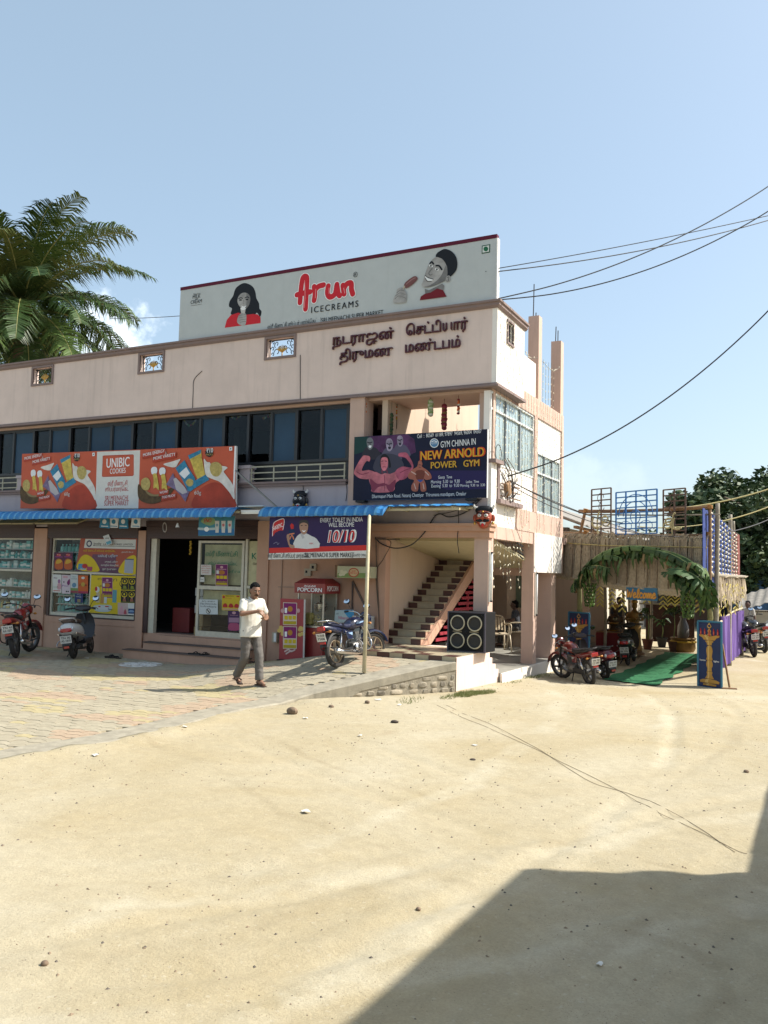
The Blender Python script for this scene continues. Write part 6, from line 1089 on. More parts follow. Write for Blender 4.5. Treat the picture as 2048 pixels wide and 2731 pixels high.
    for S_ in 'LR':
        a = V['an'+S_]; f = V.get('ft'+S_, a+Vector((.13,0,-.05))); d = (f-a); d.z = 0; d.normalize(); c = a+Vector((0,0,-.06)); q = Vector((-d.y,d.x,0)); h_ = MB()
        zs = a.z-.075; h_.loft([[c+d*x+q*y*k+Vector((0,0,(f.z-.03-c.z) if x > .1 else -.012 if S_ == 'L' else .0))+Vector((0,0,dz)) for y, dz in ((-1,0),(1,0),(1,.014),(-1,.014))] for x, k in ((-.085,.032),(-.05,.042),(.05,.045),(.13,.046),(.18,.030))]); sn = h_.build('sandal', mat('sandal_brown', shoes, .6), t, world=w)
        MB().tube([c+d*.10+q*.046+Vector((0,0,.0)), c+d*.085+Vector((0,0,.048)), c+d*.10-q*.046],.011,6).tube([c-d*.0+q*.046+Vector((0,0,.01)), c+d*.02+Vector((0,0,.085)), c-q*.046+Vector((0,0,.01))],.010,6).build('sandal_strap', mat('sandal_brown', shoes, .6), sn, smooth=True, world=w)
    return t
wl = dict(pelvis=(0,0,.90), chest=(.02,0,1.20), neck=(.035,0,1.415), head=(.085,.0,1.535), look=(.93,-.18,-.30), hup=(.30,0,.95), shL=(.02,.165,1.345), shR=(.02,-.175,1.345), elR=(.11,-.255,1.16), wrR=(.30,-.045,1.215), haR=(.335,.06,1.115), pnR=(-.8,0,-.5), elL=(.05,.26,1.09), wrL=(.235,.13,1.085), haL=(.30,.01,1.075), pnL=(.2,0,.9), hipL=(0,.085,.86), hipR=(0,-.085,.86), knL=(.14,.08,.48), anL=(.17,.08,.088), ftL=(.30,.09,.035), knR=(.0,-.09,.47), anR=(-.23,-.10,.135), ftR=(-.12,-.11,.045))
fp = PZ(664,1834,.06)
_fd = (_r0*.66 - Vector((_f.x,_f.y,0)).normalized()*.75); figure('man in white short sleeved shirt and grey trousers walking across the forecourt', (fp.x,fp.y,pz(fp.x,fp.y)), math.atan2(_fd.y,_fd.x), wl, (.22,.115,.07), (.62,.60,.53), (.115,.105,.095), (.006,.006,.006), .60, .0075, scale=1.0)
sit = dict(pelvis=(0,0,.52), chest=(.02,0,.82), neck=(.03,0,1.03), head=(.06,0,1.15), look=(1,0,-.15), shL=(.02,.165,.965), shR=(.02,-.165,.965), elL=(.10,.23,.74), wrL=(.32,.14,.70), haL=(.40,.10,.67), elR=(.10,-.23,.74), wrR=(.32,-.14,.70), haR=(.40,-.10,.67), hipL=(0,.10,.50), hipR=(0,-.10,.50), knL=(.42,.12,.50), knR=(.42,-.12,.50), anL=(.42,.12,.09), anR=(.44,-.12,.09))
std = dict(pelvis=(0,0,.90), chest=(.0,0,1.20), neck=(.0,0,1.415), head=(.03,.0,1.535), look=(1,0,-.05), shL=(.0,.17,1.345), shR=(.0,-.17,1.345), elL=(-.02,.23,1.08), wrL=(.06,.24,.84), haL=(.09,.23,.75), elR=(-.02,-.23,1.08), wrR=(.06,-.24,.84), haR=(.09,-.23,.75), hipL=(0,.085,.86), hipR=(0,-.085,.86), knL=(.02,.09,.48), anL=(0,.09,.088), knR=(.02,-.09,.48), anR=(-.02,-.09,.088))
DS = (.10,.05,.035); HB = (.008,.007,.007)
q = PZ(1376,1726,.13); figure('person in dark shirt sitting on a plastic chair in the portico', (q.x,q.y,.13), R(200), sit, DS, (.05,.055,.07), (.05,.045,.04), HB, .6, .016, face=False, scale=.95)
q = PZ(1432,1722,.13); figure('person in pale shirt sitting in shade behind the second portico column', (q.x,q.y,.13), R(250), sit, DS, (.45,.42,.38), (.40,.38,.36), HB, .6, .016, face=False, lungi=True, scale=.95)
q = Vector((-5.02,24.6,-.12)); figure('person in dark red shirt standing behind the red clothed table', (q.x,q.y,q.z), R(-60), std, DS, (.12,.02,.03), (.04,.04,.05), HB, .6, .016, face=False, scale=.95)
q = PZ(1996,1732,-.15); figure('person in pale shirt standing near the white car', (q.x,q.y,-.15), R(-120), std, DS, (.48,.46,.42), (.12,.11,.10), HB, .6, .016, face=False, scale=.92)
# plastic chairs
PLS = mat('chair_plastic', (.55,.46,.33), .45, var=.06)
def chair(label, loc, rz):
    t = thing('plastic_chair', label, 'chair', loc, rz, 'plastic chairs in the portico'); w = False
    MB().loft([[(x,y,.43+.012*abs(y)*4-(.015 if abs(x) < .1 else 0)) for y in (-.22,-.11,0,.11,.22)]+[(x,y,.405) for y in (.22,.11,0,-.11,-.22)] for x in (-.21,-.1,.05,.22)]).build('seat', PLS, t, smooth=40, world=w)
    for k in range(5): MB().prism([(-.20-.02,-.16+.075*k,.50),(-.20-.02,-.115+.075*k,.50),(-.29,-.115+.075*k,.80),(-.29,-.16+.075*k,.80)],(.012,0,0)).build('back_slat', PLS, t, world=w)
    MB().tube(cr([(-.20,-.23,.43),(-.25,-.23,.66),(-.29,-.19,.82),(-.30,0,.855),(-.29,.19,.82),(-.25,.23,.66),(-.20,.23,.43)],4),.018,8).build('back_frame', PLS, t, smooth=True, world=w)
    for s_ in (-1,1):
        MB().tube(cr([(-.25,s_*.235,.64),(-.05,s_*.25,.66),(.14,s_*.25,.645),(.19,s_*.24,.58),(.19,s_*.225,.43)],4),.018,8).build('armrest', PLS, t, smooth=True, world=w)
        for x in (-1,1): MB().tube([(x*.19,s_*.20,.42),(x*.24,s_*.245,0)],[.026,.018],8).build('leg', PLS, t, smooth=True, world=w)
    return t
q = PZ(1330,1736,.13); chair('empty cream plastic chair standing before the portico wall', (q.x,q.y,.13), R(-50))
q = PZ(1376,1728,.13); chair('cream plastic chair under the person in dark shirt', (q.x,q.y,.13), R(200)); q = PZ(1432,1724,.13); chair('cream plastic chair under the person in pale shirt', (q.x,q.y,.13), R(250))
# ------------------------------------------------------------------ masks, garlands, lamps on the front
def mask(label, p, w, red, n):
    t = thing('demon_mask', label, 'mask', p); FC = mat('mask_face_%d' % red, (.33,.06,.025) if red else (.025,.024,.024), .4, var=.15); c = Vector(p); W_ = mat('mask_white', (.62,.60,.55), .5); ax = Vector(n).normalized(); sd_ = Vector((0,0,1)).cross(ax).normalized(); M = Matrix((ax, sd_, Vector((0,0,1)))).transposed()
    def E(name, x, y, z, r, m): return MB().ell(c + M @ (Vector((x,y,z))*w), [v*w for v in r], 14, 10, M).build(name, m, t, smooth=True)
    E('face', 0,0,0,(.30,.46,.55),FC); E('chin', .05,0,-.42,(.22,.26,.18),FC); E('hair', -.04,0,.40,(.26,.50,.26),BLACK)
    for s_ in (-1,1):
        e = E('eye', .27,s_*.18,.10,(.08,.115,.10),W_); MB().ell(c + M @ (Vector((.345,s_*.17,.09))*w), (.02*w,.05*w,.05*w), 8, 6).build('pupil', BLACK, e, smooth=True); E('ear', -.05,s_*.50,-.02,(.10,.11,.20),FC); E('earring', 0,s_*.50,-.30,(.06,.07,.09),GOLD); E('moustache', .27,s_*.19,-.17,(.06,.19,.085),BLACK); E('cheek', .20,s_*.25,-.05,(.14,.13,.10),FC)
        MB().tube([c + M @ (Vector((.30,s_*.06,.20))*w), c + M @ (Vector((.30,s_*.22,.27))*w), c + M @ (Vector((.2,s_*.36,.22))*w)], .035*w, 6).build('eyebrow', BLACK, t, smooth=True); MB().tube(cr([c + M @ (Vector((-.05,s_*.36,.52))*w), c + M @ (Vector((-.02,s_*.52,.56))*w), c + M @ (Vector((0,s_*.55,.72))*w)],4), [.08*w]*4+[.06*w]*4+[.01*w], 8).build('horn', W_, t, smooth=True); MB().tube([c + M @ (Vector((.27,s_*.10,-.30))*w), c + M @ (Vector((.28,s_*.11,-.42))*w)], [.035*w,.008*w], 6).build('fang', W_, t, smooth=True)
    E('nose', .30,0,-.02,(.12,.10,.12),FC); E('mouth', .26,0,-.30,(.06,.17,.055),W_); E('tongue', .29,0,-.40,(.05,.07,.10),REDI); E('forehead_mark', .26,0,.30,(.05,.06,.05),GOLD)
mask('red horned demon mask hanging at the building corner', (-5.42,FY-.12,3.02), .34, 1, (.12,-1,0)); mask('black horned demon mask hanging left of the gym signboard', (-9.43,FY-.09,3.41), .31, 0, (0,-1,.05))
def garland(label, top, L, cols, r=.035, n=9, sway=0):
    t = thing('garland', label, 'garland', top); p = Vector(top); MB().tube([p, p+Vector((sway*.5,0,-L*.5)), p+Vector((sway,0,-L))], .004, 4).build('string', BLACK, t)
    for k in range(n): u = (k+.5)/n; MB().ell(p+Vector((sway*u+.008*(k % 2),0,-L*(.25+.75*u))),(r*random.uniform(.8,1.2),r,r*.8),7,5).build('flower', mat('flower_%02d%02d%02d' % tuple(int(99*x) for x in cols[k % len(cols)]), cols[k % len(cols)], .8, var=.25, vs=30), t, smooth=True)
og, wh_, dr, pk = (.50,.11,.02), (.55,.53,.42), (.16,.01,.02), (.42,.05,.10)
for lb, zq, Y, L_, cl, r_, n_ in (('orange and white flower garland at the upper pilaster', (248,120), 14.8, .26, (og,og,wh_), .028, 8), ('tilted orange and white flower garland under the parapet slab', (520,125), 15.3, .36, (og,wh_,og,(.45,.3,.04)), .03, 8), ('pale green and white flower cluster under the parapet slab', (825,78), 15.0, .38, ((.30,.36,.18),wh_,(.2,.3,.1)), .055, 14), ('dark red rose garland hanging above the gym signboard', (945,190), 15.2, .42, (dr,(.25,.02,.05),(.2,.12,.03)), .058, 16), ('orange and white flower garland nearest the corner column', (1072,50), 15.0, .40, (dr,og,og,wh_), .03, 9)):
    p = PY(*zc((900,1030,500/1659),*zq),Y); garland(lb, (p.x,p.y,5.45), L_+max(0,5.45-p.z), cl, r_, n_)
p = PY(1045,1080,14.95); garland('dark leafy garland beside the brown upstairs shutter', (p.x,14.95,5.4), 1.0, ((.02,.045,.02),(.03,.06,.02),(.06,.05,.02)), .035, 22)
def streamer(label, pts, Y):
    q = cr([PY(*zc((0,1100,700/1659),*v),Y) for v in pts],4); t = thing('paper_streamer', label, 'streamer', q[0])
    for k in range(len(q)-1): MB().bar(q[k],q[k+1],.01,.05).build('paper_link', ink(((.45,.05,.05),(.5,.42,.05),(.5,.5,.5),(.1,.3,.12))[k % 4]), t)
streamer('paper streamer sagging inside the upstairs window above the signboard centre', ((1150,30),(1200,85),(1255,25)), 15.12); streamer('paper streamer sagging inside the upstairs window near the railing', ((1450,20),(1490,40),(1530,10)), 15.12); streamer('paper streamer hanging inside the window left of the gym signboard', ((1660,40),(1690,30),(1730,0)), 15.12)
def tube_lamp(label, x, y, z0, z1):
    t = thing('tube_lamp', label, 'lamp', (x,y,z0)); part('housing', mat('lamp_white', (.75,.74,.66), .4), [(x,y-.035,z0,x+.03,y+.035,z1)], t); MB().tube([(x+.045,y,z0+.03),(x+.045,y,z1-.03)],.016,10).build('tube', WHITE, t, smooth=True); part('end_cap', BLACK, [(x+.028,y-.02,z0,x+.06,y+.02,z0+.03), (x+.028,y-.02,z1-.03,x+.06,y+.02,z1)], t)
tube_lamp('long white tube lamp fixed on the corner column', CX-.018,14.82,1.48,2.40); tube_lamp('long white tube lamp fixed on the second portico column', CX-.003,17.62,1.14,2.05)
# ------------------------------------------------------------------ strings of little lamps
SW = mat('string_wire', (.12,.12,.10), .6); SB = mat('string_bulb', (.75,.70,.52), .35)
def strand(label, pts, step, group, bulb=(.010,.010,.022), wire=.0035, bm=SB):
    t = thing('lamp_string', label, 'lamp string', pts[0], 0, group); q = cr(pts,6); MB().tube(q,wire,4).build('wire', SW, t); b = MB(); acc = 0; random.seed(hash(tuple(round(v,2) for v in pts[0])) % 999)
    for a, c in zip(q, q[1:]):
        acc += (c-a).length
        if acc > step: acc = 0; M = Matrix.Rotation(random.uniform(0,6),3,'Z') @ Matrix.Rotation(random.uniform(-1,1),3,'X'); b.ell(c+M @ Vector((0,0,.015)),bulb,6,4,M)
    stuff(b.build('bulbs', bm, t, smooth=True))
random.seed(21); LB = 'thin string of tiny white lamps hanging down the sunlit side wall'
for k in range(26):
    y = 14.86+.186*k; top = 5.50 if y < 16.36 else 5.78 ; xo = WX+.10 if y < 16.36 else WX+.06
    ys = y+random.uniform(-.04,.04); bot = random.uniform(2.95,3.4) if k % 3 else random.uniform(2.2,2.7)
    if y < 16.4 and bot < 2.9: bot = 2.92
    n_ = 12; strand(LB, [(xo+random.uniform(-.012,.012), ys+random.uniform(-.015,.015), top+(bot-top)*i/n_) for i in range(n_+1)], .14, 'lamp strings on the side wall')
for k in range(8):
    y = 14.85+.19*k; strand('thin string of tiny white lamps hanging over the white parapet side', [(SX+.03, y+random.uniform(-.02,.02), 6.92+(5.6-6.92)*i/8) for i in range(9)], .13, 'lamp strings on the parapet')
for k in range(9):
    y = 14.95+.19*k; L_ = random.uniform(.35,.95); strand('short lamp string with white petals dangling into the portico opening', [(CX+.02+random.uniform(-.02,.02), y+random.uniform(-.03,.03), 2.66-L_*i/6) for i in range(7)], .15, 'lamp strings dangling at the portico', (.013,.011,.028))
for k in range(6): y = 18.12+.22*k; strand('thin lamp string hanging between the two roof columns', [(WX-.05, y, 6.9-.05*math.sin(k)-(1.05)*i/6) for i in range(7)], .15, 'lamp strings between the roof columns')
strand('sagging lamp string tied between the roof parapet and far roof column', [(SX,16.4,6.55),(WX,17.2,6.62),(WX,17.9,6.75),(WX,18.9,6.72),(WX,19.55,6.95)], .12, None)
# ------------------------------------------------------------------ wires
WIRE = mat('cable_black', (.022,.022,.024), .6); RWIRE = mat('cable_dusty', (.10,.075,.05), .7)
def wire(label, pts, r=.010, m=WIRE, name='overhead_wire', k=8): return tag(MB().tube(cr(pts,k),r,5).build(name, m, smooth=True), label, 'wire')
def sag(a, b, s_, n=6): a = Vector(a); b = Vector(b); return [a.lerp(b,i/n)-Vector((0,0,4*s_*(i/n)*(1-i/n))) for i in range(n+1)]
D = 2048/1659
def dpx(x, y, Y): return PY(x*D, y*D, Y)
wire('topmost overhead wire leaving the billboard edge to the right', sag((-5.26,14.75,7.72), dpx(1720,452,19.5), .05), .009); wire('overhead wire leaving the billboard edge just below the topmost one', sag((-5.26,14.75,7.66), dpx(1720,458,20.5), .16), .011)
wire('upper sagging cable rising from the parapet corner', sag((-5.24,14.70,7.12), dpx(1720,362,19), .38), .012); wire('lower sagging cable rising from the parapet corner', sag((-5.24,14.71,7.10), dpx(1720,418,18), .45), .012)
wire('thick service cable sweeping up from the corner ironwork', sag((WX+.18,15.3,3.85), dpx(1740,586,18), .62), .014)
wire('thin wire running left from the billboard behind the palm', sag((-12.88,14.76,7.72), dpx(240,688,19), .02), .008)
wire('black cable running from the corner ironwork to the pandal', sag((WX+.16,15.5,3.80), PP(1660,1395,(-5.3,20.3,0),Vector((.514,.858,0))), .12), .012); wire('lower cable running from the corner ironwork to the pandal', sag((WX+.16,15.6,3.7), PP(1830,1432,(-5.3,20.3,0),Vector((.514,.858,0))), .25), .009)
wire('cable from the corner ironwork to the blue lamp frame', sag((WX+.16,15.45,3.78), PP(1700,1420,(-5.3,20.3,0),Vector((.514,.858,0))), .05), .008)
YW = mat('rope_yellow', (.42,.36,.16), .8)
wire('yellow rope rising right from the pandal lamp frames', sag(PP(1640,1360,(-5.3,20.3,0),Vector((.514,.858,0))), PY(2110,1283,22), .22), .016, YW); wire('lower yellow rope rising right from the pandal rail', sag(PP(1700,1405,(-5.3,20.3,0),Vector((.514,.858,0))), PY(2110,1325,22), .25), .014, YW); wire('dark wire rising right behind the pandal posts', sag(PP(1880,1425,(-5.3,20.3,0),Vector((.514,.858,0))), PY(2110,1352,23), .15), .012)
BZq = lambda x, y, Y=FY-.05: PY(*zc((650,1100,700/1659),x,y),Y)
wire('loose black cable looping under the awning end beside the stairs', [BZq(830,790),BZq(870,830),BZq(960,858),BZq(1060,835),BZq(1140,760),BZq(1220,645),BZq(1300,660),BZq(1400,630),BZq(1500,545)], .012, WIRE, 'loose_cable')
wire('thin cable hanging straight down from the awning end to the stairs', [BZq(1355,615),BZq(1358,700),BZq(1350,800),BZq(1360,890)], .008, WIRE, 'loose_cable'); wire('thin cable from the awning end to the gym sign corner', [BZq(1200,650),BZq(1340,620),BZq(1480,555)], .007, WIRE, 'loose_cable')
wire('twisted brown cable running down the pilaster left of the stairs', [BZq(835,790),BZq(840,1000),BZq(850,1200),BZq(858,1400)], .010, RWIRE, 'loose_cable'); wire('second brown cable beside the pilaster left of the stairs', [BZq(900,800),BZq(930,830),BZq(880,930),BZq(838,1000),BZq(842,1150),BZq(852,1250)], .008, RWIRE, 'loose_cable')
wire('iron rod on the beam above the stair foot', [BZq(830,800),BZq(985,802)], .014, RWIRE, 'iron_rod'); 
for i, (x, ya, yb) in enumerate(((605,690,790),(372,455,515),(648,440,560))): wire(['thin black cable hanging on the parapet below the ventilator', 'cord holding the black mask', 'thin cable on the wall left of the gym signboard'][i], ([PY(*zc((450,600,950/1659),612,v),FY-.01) for v in (605,640,720,820)] if i == 0 else [BZq(x,ya,FY-.02),BZq(x+4,(ya+yb)/2,FY-.02),BZq(x-3,yb,FY-.02)]), .007, WIRE, 'wall_cable')
wire('thin bent cable on the parapet left of the letters', [PY(*zc((450,600,950/1659),*v),FY-.01) for v in ((155,680),(118,720),(113,780),(110,870))], .007, WIRE, 'wall_cable')
t = thing('cable_tangle', 'tangle of cables and brown junction box at the corner ironwork', 'cables', (WX+.15,15.3,3.6)); random.seed(4)
for k in range(9): p = Vector((WX+.12,15.05+.05*k,3.95+random.uniform(-.1,.3))); MB().tube(cr([p, p+Vector((.08,random.uniform(.1,.3),-.25)), p+Vector((.05,random.uniform(-.1,.5),-.5)), p+Vector((.1,random.uniform(.2,.6),-.35))],5),.008,5).build('cable_loop', WIRE if k % 2 else RWIRE, t, smooth=True)
MB().obox((WX+.17,15.35,3.62),(.10,.20,.26),Matrix.Rotation(.4,3,'X')).build('junction_box', mat('junction_brown', (.26,.15,.07), .7), t, bevel=.03); MB().torus((WX+.12,14.95,4.25),(1,0,0),.16,.008,20,5).build('cable_coil', WIRE, t, smooth=True)
# ------------------------------------------------------------------ festive pandal right of the building
PA, PB = Vector((-5.3,20.3,0)), Vector((-1.63,18.1,0)); PDv = (PB-PA).normalized(); PN = Vector((-PDv.y,PDv.x,0)); GP = -.13
def pan(x, y, off=0): return PP(x, y, PA+PN*off, PN)
def ps(s_, z, off=0): return PA+PDv*s_+PN*off+Vector((0,0,z))
def sof(x, y, off=0): return (pan(x,y,off)-PA).dot(PDv)
BAM = mat('bamboo_grey', (.27,.235,.18), .75, var=.3, vs=9, bump=.25, bs=30); BAMY = mat('bamboo_brown', (.23,.13,.06), .75, var=.3, vs=9, bump=.25, bs=30); ROPE = mat('coir_rope', (.36,.18,.06), .9, bump=.5, bs=90)
def pole(label, pts, r, m=BAM, joints=(), name='bamboo_pole'):
    t = thing(name, label, 'pole', pts[0]); q = cr([Vector(p) for p in pts],6); n = len(q); MB().tube(q,[r*(1-.25*i/n)*(1.10 if i % 5 == 0 else 1) for i in range(n)],9).build('cane', m, t, smooth=True)
    for j in joints:
        for k in range(4): MB().torus(Vector(j)+Vector((0,0,.02*k-.03)),(0.1*k-.1,.1,1),r*1.25,.012,14,5).build('lashing', ROPE, t, smooth=True)
    return t
b1 = pan(1908,1760,.35); t1 = pan(1914,1342,.35); pole('tall grey bamboo pole beside the right lamp panel', [(b1.x,b1.y,GP), b1.lerp(t1,.5), t1], .055)
q2 = PZ(1944,1775,-.15); pole('grey bamboo pole standing before the purple cloth screen', [q2, PY(1946,1560,q2.y), PY(1948,1372,q2.y)], .06); q3 = Vector((-1.95,26.5,-.15)); pole('thin crooked pole behind the purple cloth screen', [q3, PY(1962,1560,26.5), PY(1959,1480,26.5), PY(1956,1390,26.5)], .05)
pole('brown upright pole at the right end of the lamp frames', [ps(sof(1892,1400,.06),1.7,.06), ps(sof(1892,1400,.06)+.01,2.7,.06), pan(1893,1350,.06)], .038, BAMY, (pan(1893,1352,.06), pan(1890,1425,.06)))
pole('brown upright pole at the left end of the lamp frames', [ps(.15,1.6,.08), ps(.14,2.6,.08), pan(1562,1358,.08)], .045, BAMY, (pan(1563,1362,.08), pan(1563,1420,.08)))
pole('upper horizontal bamboo rail behind the lamp frames', [pan(1545,1364,.1), pan(1720,1362,.1), pan(1898,1352,.1)], .045, BAMY); pole('lower horizontal bamboo rail above the thatch', [pan(1500,1422,.12), pan(1700,1428,.12), pan(1890,1428,.12)], .042, BAMY); pole('thin horizontal cane between the two bamboo rails', [pan(1560,1372,.05), pan(1750,1374,.05), pan(1920,1372,.05)], .018, BAM); pole('thin horizontal cane low across the lamp frames', [pan(1500,1424,.03), pan(1700,1432,.03), pan(1885,1440,.03)], .016, BAM)
for k, (x, Y) in enumerate(((1612,22.5),(1625,25.0),(1660,24.0),(1675,27.0),(1735,27.5))):
    p = PY(x,1700,Y); pole('bamboo post inside the pandal, %s from the left' % ('first','second','third','fourth','fifth')[k], [(p.x,p.y,-.15),(p.x+.03,p.y,.9),(p.x,p.y,2.3)], .045, BAM)
# thatch fascia of plaited coconut leaf mats
TH = [mat('thatch_a', (.37,.30,.21), .95, var=.3, vs=16, bump=.5, bs=60), mat('thatch_b', (.33,.265,.185), .95, var=.3, vs=16, bump=.5, bs=60), mat('thatch_c', (.40,.33,.23), .95, var=.3, vs=16, bump=.5, bs=60)]
th = thing('thatch_fascia', 'plaited dry coconut leaf fascia over the pandal entrance', 'thatch', ps(2,1.8)); random.seed(31); s0, s1 = sof(1497,1432), sof(1888,1442); nm = 15
def ztop(s_): return lerp_tab([(s0,pan(1497,1434).z),(s1,pan(1888,1440).z)], s_)
def zbot(s_): return lerp_tab([(s0,pan(1500,1532).z),(sof(1600,1545),pan(1600,1547).z),(sof(1700,1562),pan(1700,1562).z),(s1,pan(1862,1578).z)], s_)
for k in range(nm):
    a = s0+(s1-s0)*k/nm; c = s0+(s1-s0)*(k+1)/nm+.03; b = MB(); ns = 12; off0 = -.10-.018*(k % 2)
    for i in range(ns):                      # leaflets plaited side by side
        u0 = a+(c-a)*i/ns; u1 = a+(c-a)*(i+1.3)/ns; zt = ztop(u0)+random.uniform(-.03,.07)*(1 if i % 3 == 0 else .3); zb = zbot(u0)-random.uniform(-.02,.03); rows = []; lean = random.uniform(-.02,.04); bow = .03*math.sin(math.pi*i/ns)
        for j in range(15):
            f = j/14; z = zt+(zb-zt)*f; o_ = off0-.05*f-bow-.013*(j % 2 if i % 2 else 1-j % 2); rows.append([ps(u0+lean*(1-f),z,o_), ps((u0+u1)/2+lean*(1-f),z,o_-.014), ps(u1+lean*(1-f),z,o_), ps((u0+u1)/2+lean*(1-f),z,o_+.006)])
        rows.insert(0,[ps((u0+u1)/2+lean+random.uniform(.0,.06),zt+random.uniform(.02,.10),off0-.01)+Vector((0,0,.002*q_)) for q_ in range(4)]); b.loft(rows)
    b.build('leaf_mat', TH[k % 3], th, smooth=30)
    MB().tube([ps(a+.02,ztop(a)-.02,off0-.07), ps(a+.05,(ztop(a)+zbot(a))/2,off0-.12), ps(a+.03,zbot(a),off0-.12)], .010, 5).build('leaf_rib', mat('thatch_dark', (.16,.12,.08), .95), th, smooth=True)
MB().loft([[ps(u,ztop(u)-.03,-.065),ps(u,zbot(u)+.01,-.09),ps(u,zbot(u)+.01,-.08),ps(u,ztop(u)-.03,-.055)] for u in [s0+(s1-s0)*i/20 for i in range(21)]]).build('backing_mat', TH[1], th)
vb = MB(); rows = []; nn = 60
for i in range(nn+1):
    u = s0+.0+(s1-s0)*i/nn; zt = zbot(u)+.05; zb = zt-.13-.05*sm((u-s0)/(s1-s0)*2)-(.018 if i % 2 else 0); rows.append([ps(u,zt,-.17), ps(u,(zt+zb)/2,-.21-.02*math.sin(i*.7)), ps(u,zb,-.17), ps(u,zb,-.155), ps(u,(zt+zb)/2,-.19), ps(u,zt,-.155)])
vb.loft(rows).build('valance', TH[2], th, smooth=40)
pole('yellow cane tied along the upper edge of the thatch', [pan(1497,1447,-.17), pan(1620,1455,-.2), pan(1750,1457,-.2), pan(1885,1460,-.17)], .014, mat('cane_yellow', (.36,.29,.12), .8))
tr = thing('thatch_roof', 'flat dry leaf roof of the pandal over the green carpet', 'thatch', (-3.5,23,2)); random.seed(8)
for j in range(9):
    y0 = 19.2+1.0*j; b = MB()
    for i in range(34):
        x = -5.25+(3.25)*i/33; yb = y0 if x < -3 else y0-.0; za = 2.0+.10*math.sin(x*2)+random.uniform(-.03,.03); xx = x+random.uniform(-.05,.05)
        if yb < 20.3-(x+5.3)*.6+.1: continue
        b.add([(xx-.07,yb,za),(xx+.07,yb,za),(xx+.06,yb+1.15,za+.05),(xx-.06,yb+1.15,za+.05),(xx-.07,yb,za-.015),(xx+.07,yb,za-.015),(xx+.06,yb+1.15,za+.035),(xx-.06,yb+1.15,za+.035)],[(0,1,2,3),(7,6,5,4),(0,4,5,1),(1,5,6,2),(2,6,7,3),(3,7,4,0)])
    b.build('leaf_mat', TH[j % 3], tr)
for k in range(6):
    y = 20.2+1.35*k; b = MB()
    for i in range(20): u = y+.068*i; x = -2.0+random.uniform(-.05,.05); L_ = random.uniform(.30,.70); b.add([(x,u,2.06),(x,u+.07,2.06),(x+.05,u+.06,2.06-L_),(x+.04,u+.02,2.06-L_),(x+.012,u,2.06),(x+.012,u+.07,2.06),(x+.06,u+.06,2.06-L_),(x+.05,u+.02,2.06-L_)],[(0,1,2,3),(7,6,5,4),(0,4,5,1),(1,5,6,2),(2,6,7,3),(3,7,4,0)])
    b.build('eave_fringe', TH[k % 3], tr)
pole('bamboo rail along the right eave of the pandal roof', [(-1.98,18.6,2.1),(-1.95,23,2.1),(-1.95,28,2.12)], .05, BAM)
# lamp frames
def lamp_frame(label, x0, y0, x1, y1, nc, nr, m, arcs, rope=None):
    a = pan(x0,y0,-.03); c = pan(x1,y1,-.03); sa, sc_ = (a-PA).dot(PDv), (c-PA).dot(PDv); t = thing('festoon_trellis', label, 'trellis', ps((sa+sc_)/2,c.z,-.03)); P2 = lambda u, v: ps(sa+(sc_-sa)*u, c.z+(a.z-c.z)*v, -.03)
    for i in range(nc+1): MB().bar(P2(i/nc,0),P2(i/nc,1),.032).build('upright', m, t)
    for j in range(nr+1): MB().bar(P2(0,j/nr),P2(1,j/nr),.026).build('crossbar', m, t)
    for cu, cv, ru, rv, a0, a1, mm, r_ in arcs: MB().tube([P2(cu+ru*math.cos(a0+(a1-a0)*k/16),cv+rv*math.sin(a0+(a1-a0)*k/16))-PN*.02 for k in range(17)],r_,5).build('bent_wire', mm, t, smooth=True)
    return t, P2
FBR = mat('frame_rust', (.10,.06,.045), .7, var=.2); FBL = mat('frame_blue', (.02,.15,.42), .5, var=.15); CRM = mat('rope_cream', (.42,.36,.19), .8); pi2 = math.pi*2
lamp_frame('blue iron lamp frame with sunburst standing on the pandal', 1643,1314,1752,1422,4,8,FBL,[(.5,.42,.42,.50,0,math.pi,FBL,.010),(.5,.42,.30,.34,0,math.pi,FBL,.010),(.5,.40,.12,.16,0,pi2,FBL,.010),(.25,.18,.16,.12,0,pi2,FBL,.008),(.75,.18,.16,.12,0,pi2,FBL,.008)])
fl = [(.72,.40,.16,.06,0,pi2,CRM,.019),(.78,.33,.18,.06,0,pi2,CRM,.019),(.45,.30,.12,.25,1.2,4.8,CRM,.019),(.30,.36,.22,.12,2.2,5.0,CRM,.019),(.35,.34,.30,.09,2.6,5.4,CRM,.018),(.5,.82,.16,.09,0,4.6,FBR,.008),(.55,.65,.14,.08,2,6,FBR,.008),(.5,.08,.22,.10,3.3,6.2,CRM,.018)]
lamp_frame('rusty iron lamp frame with rope flowers left of the blue frame', 1578,1306,1629,1440,2,9,FBR,fl); lamp_frame('rusty iron lamp frame with rope flowers right of the blue frame', 1769,1307,1828,1447,2,9,FBR,[(1-a,b_,c,d,e,f,g_,h) for a,b_,c,d,e,f,g_,h in fl])
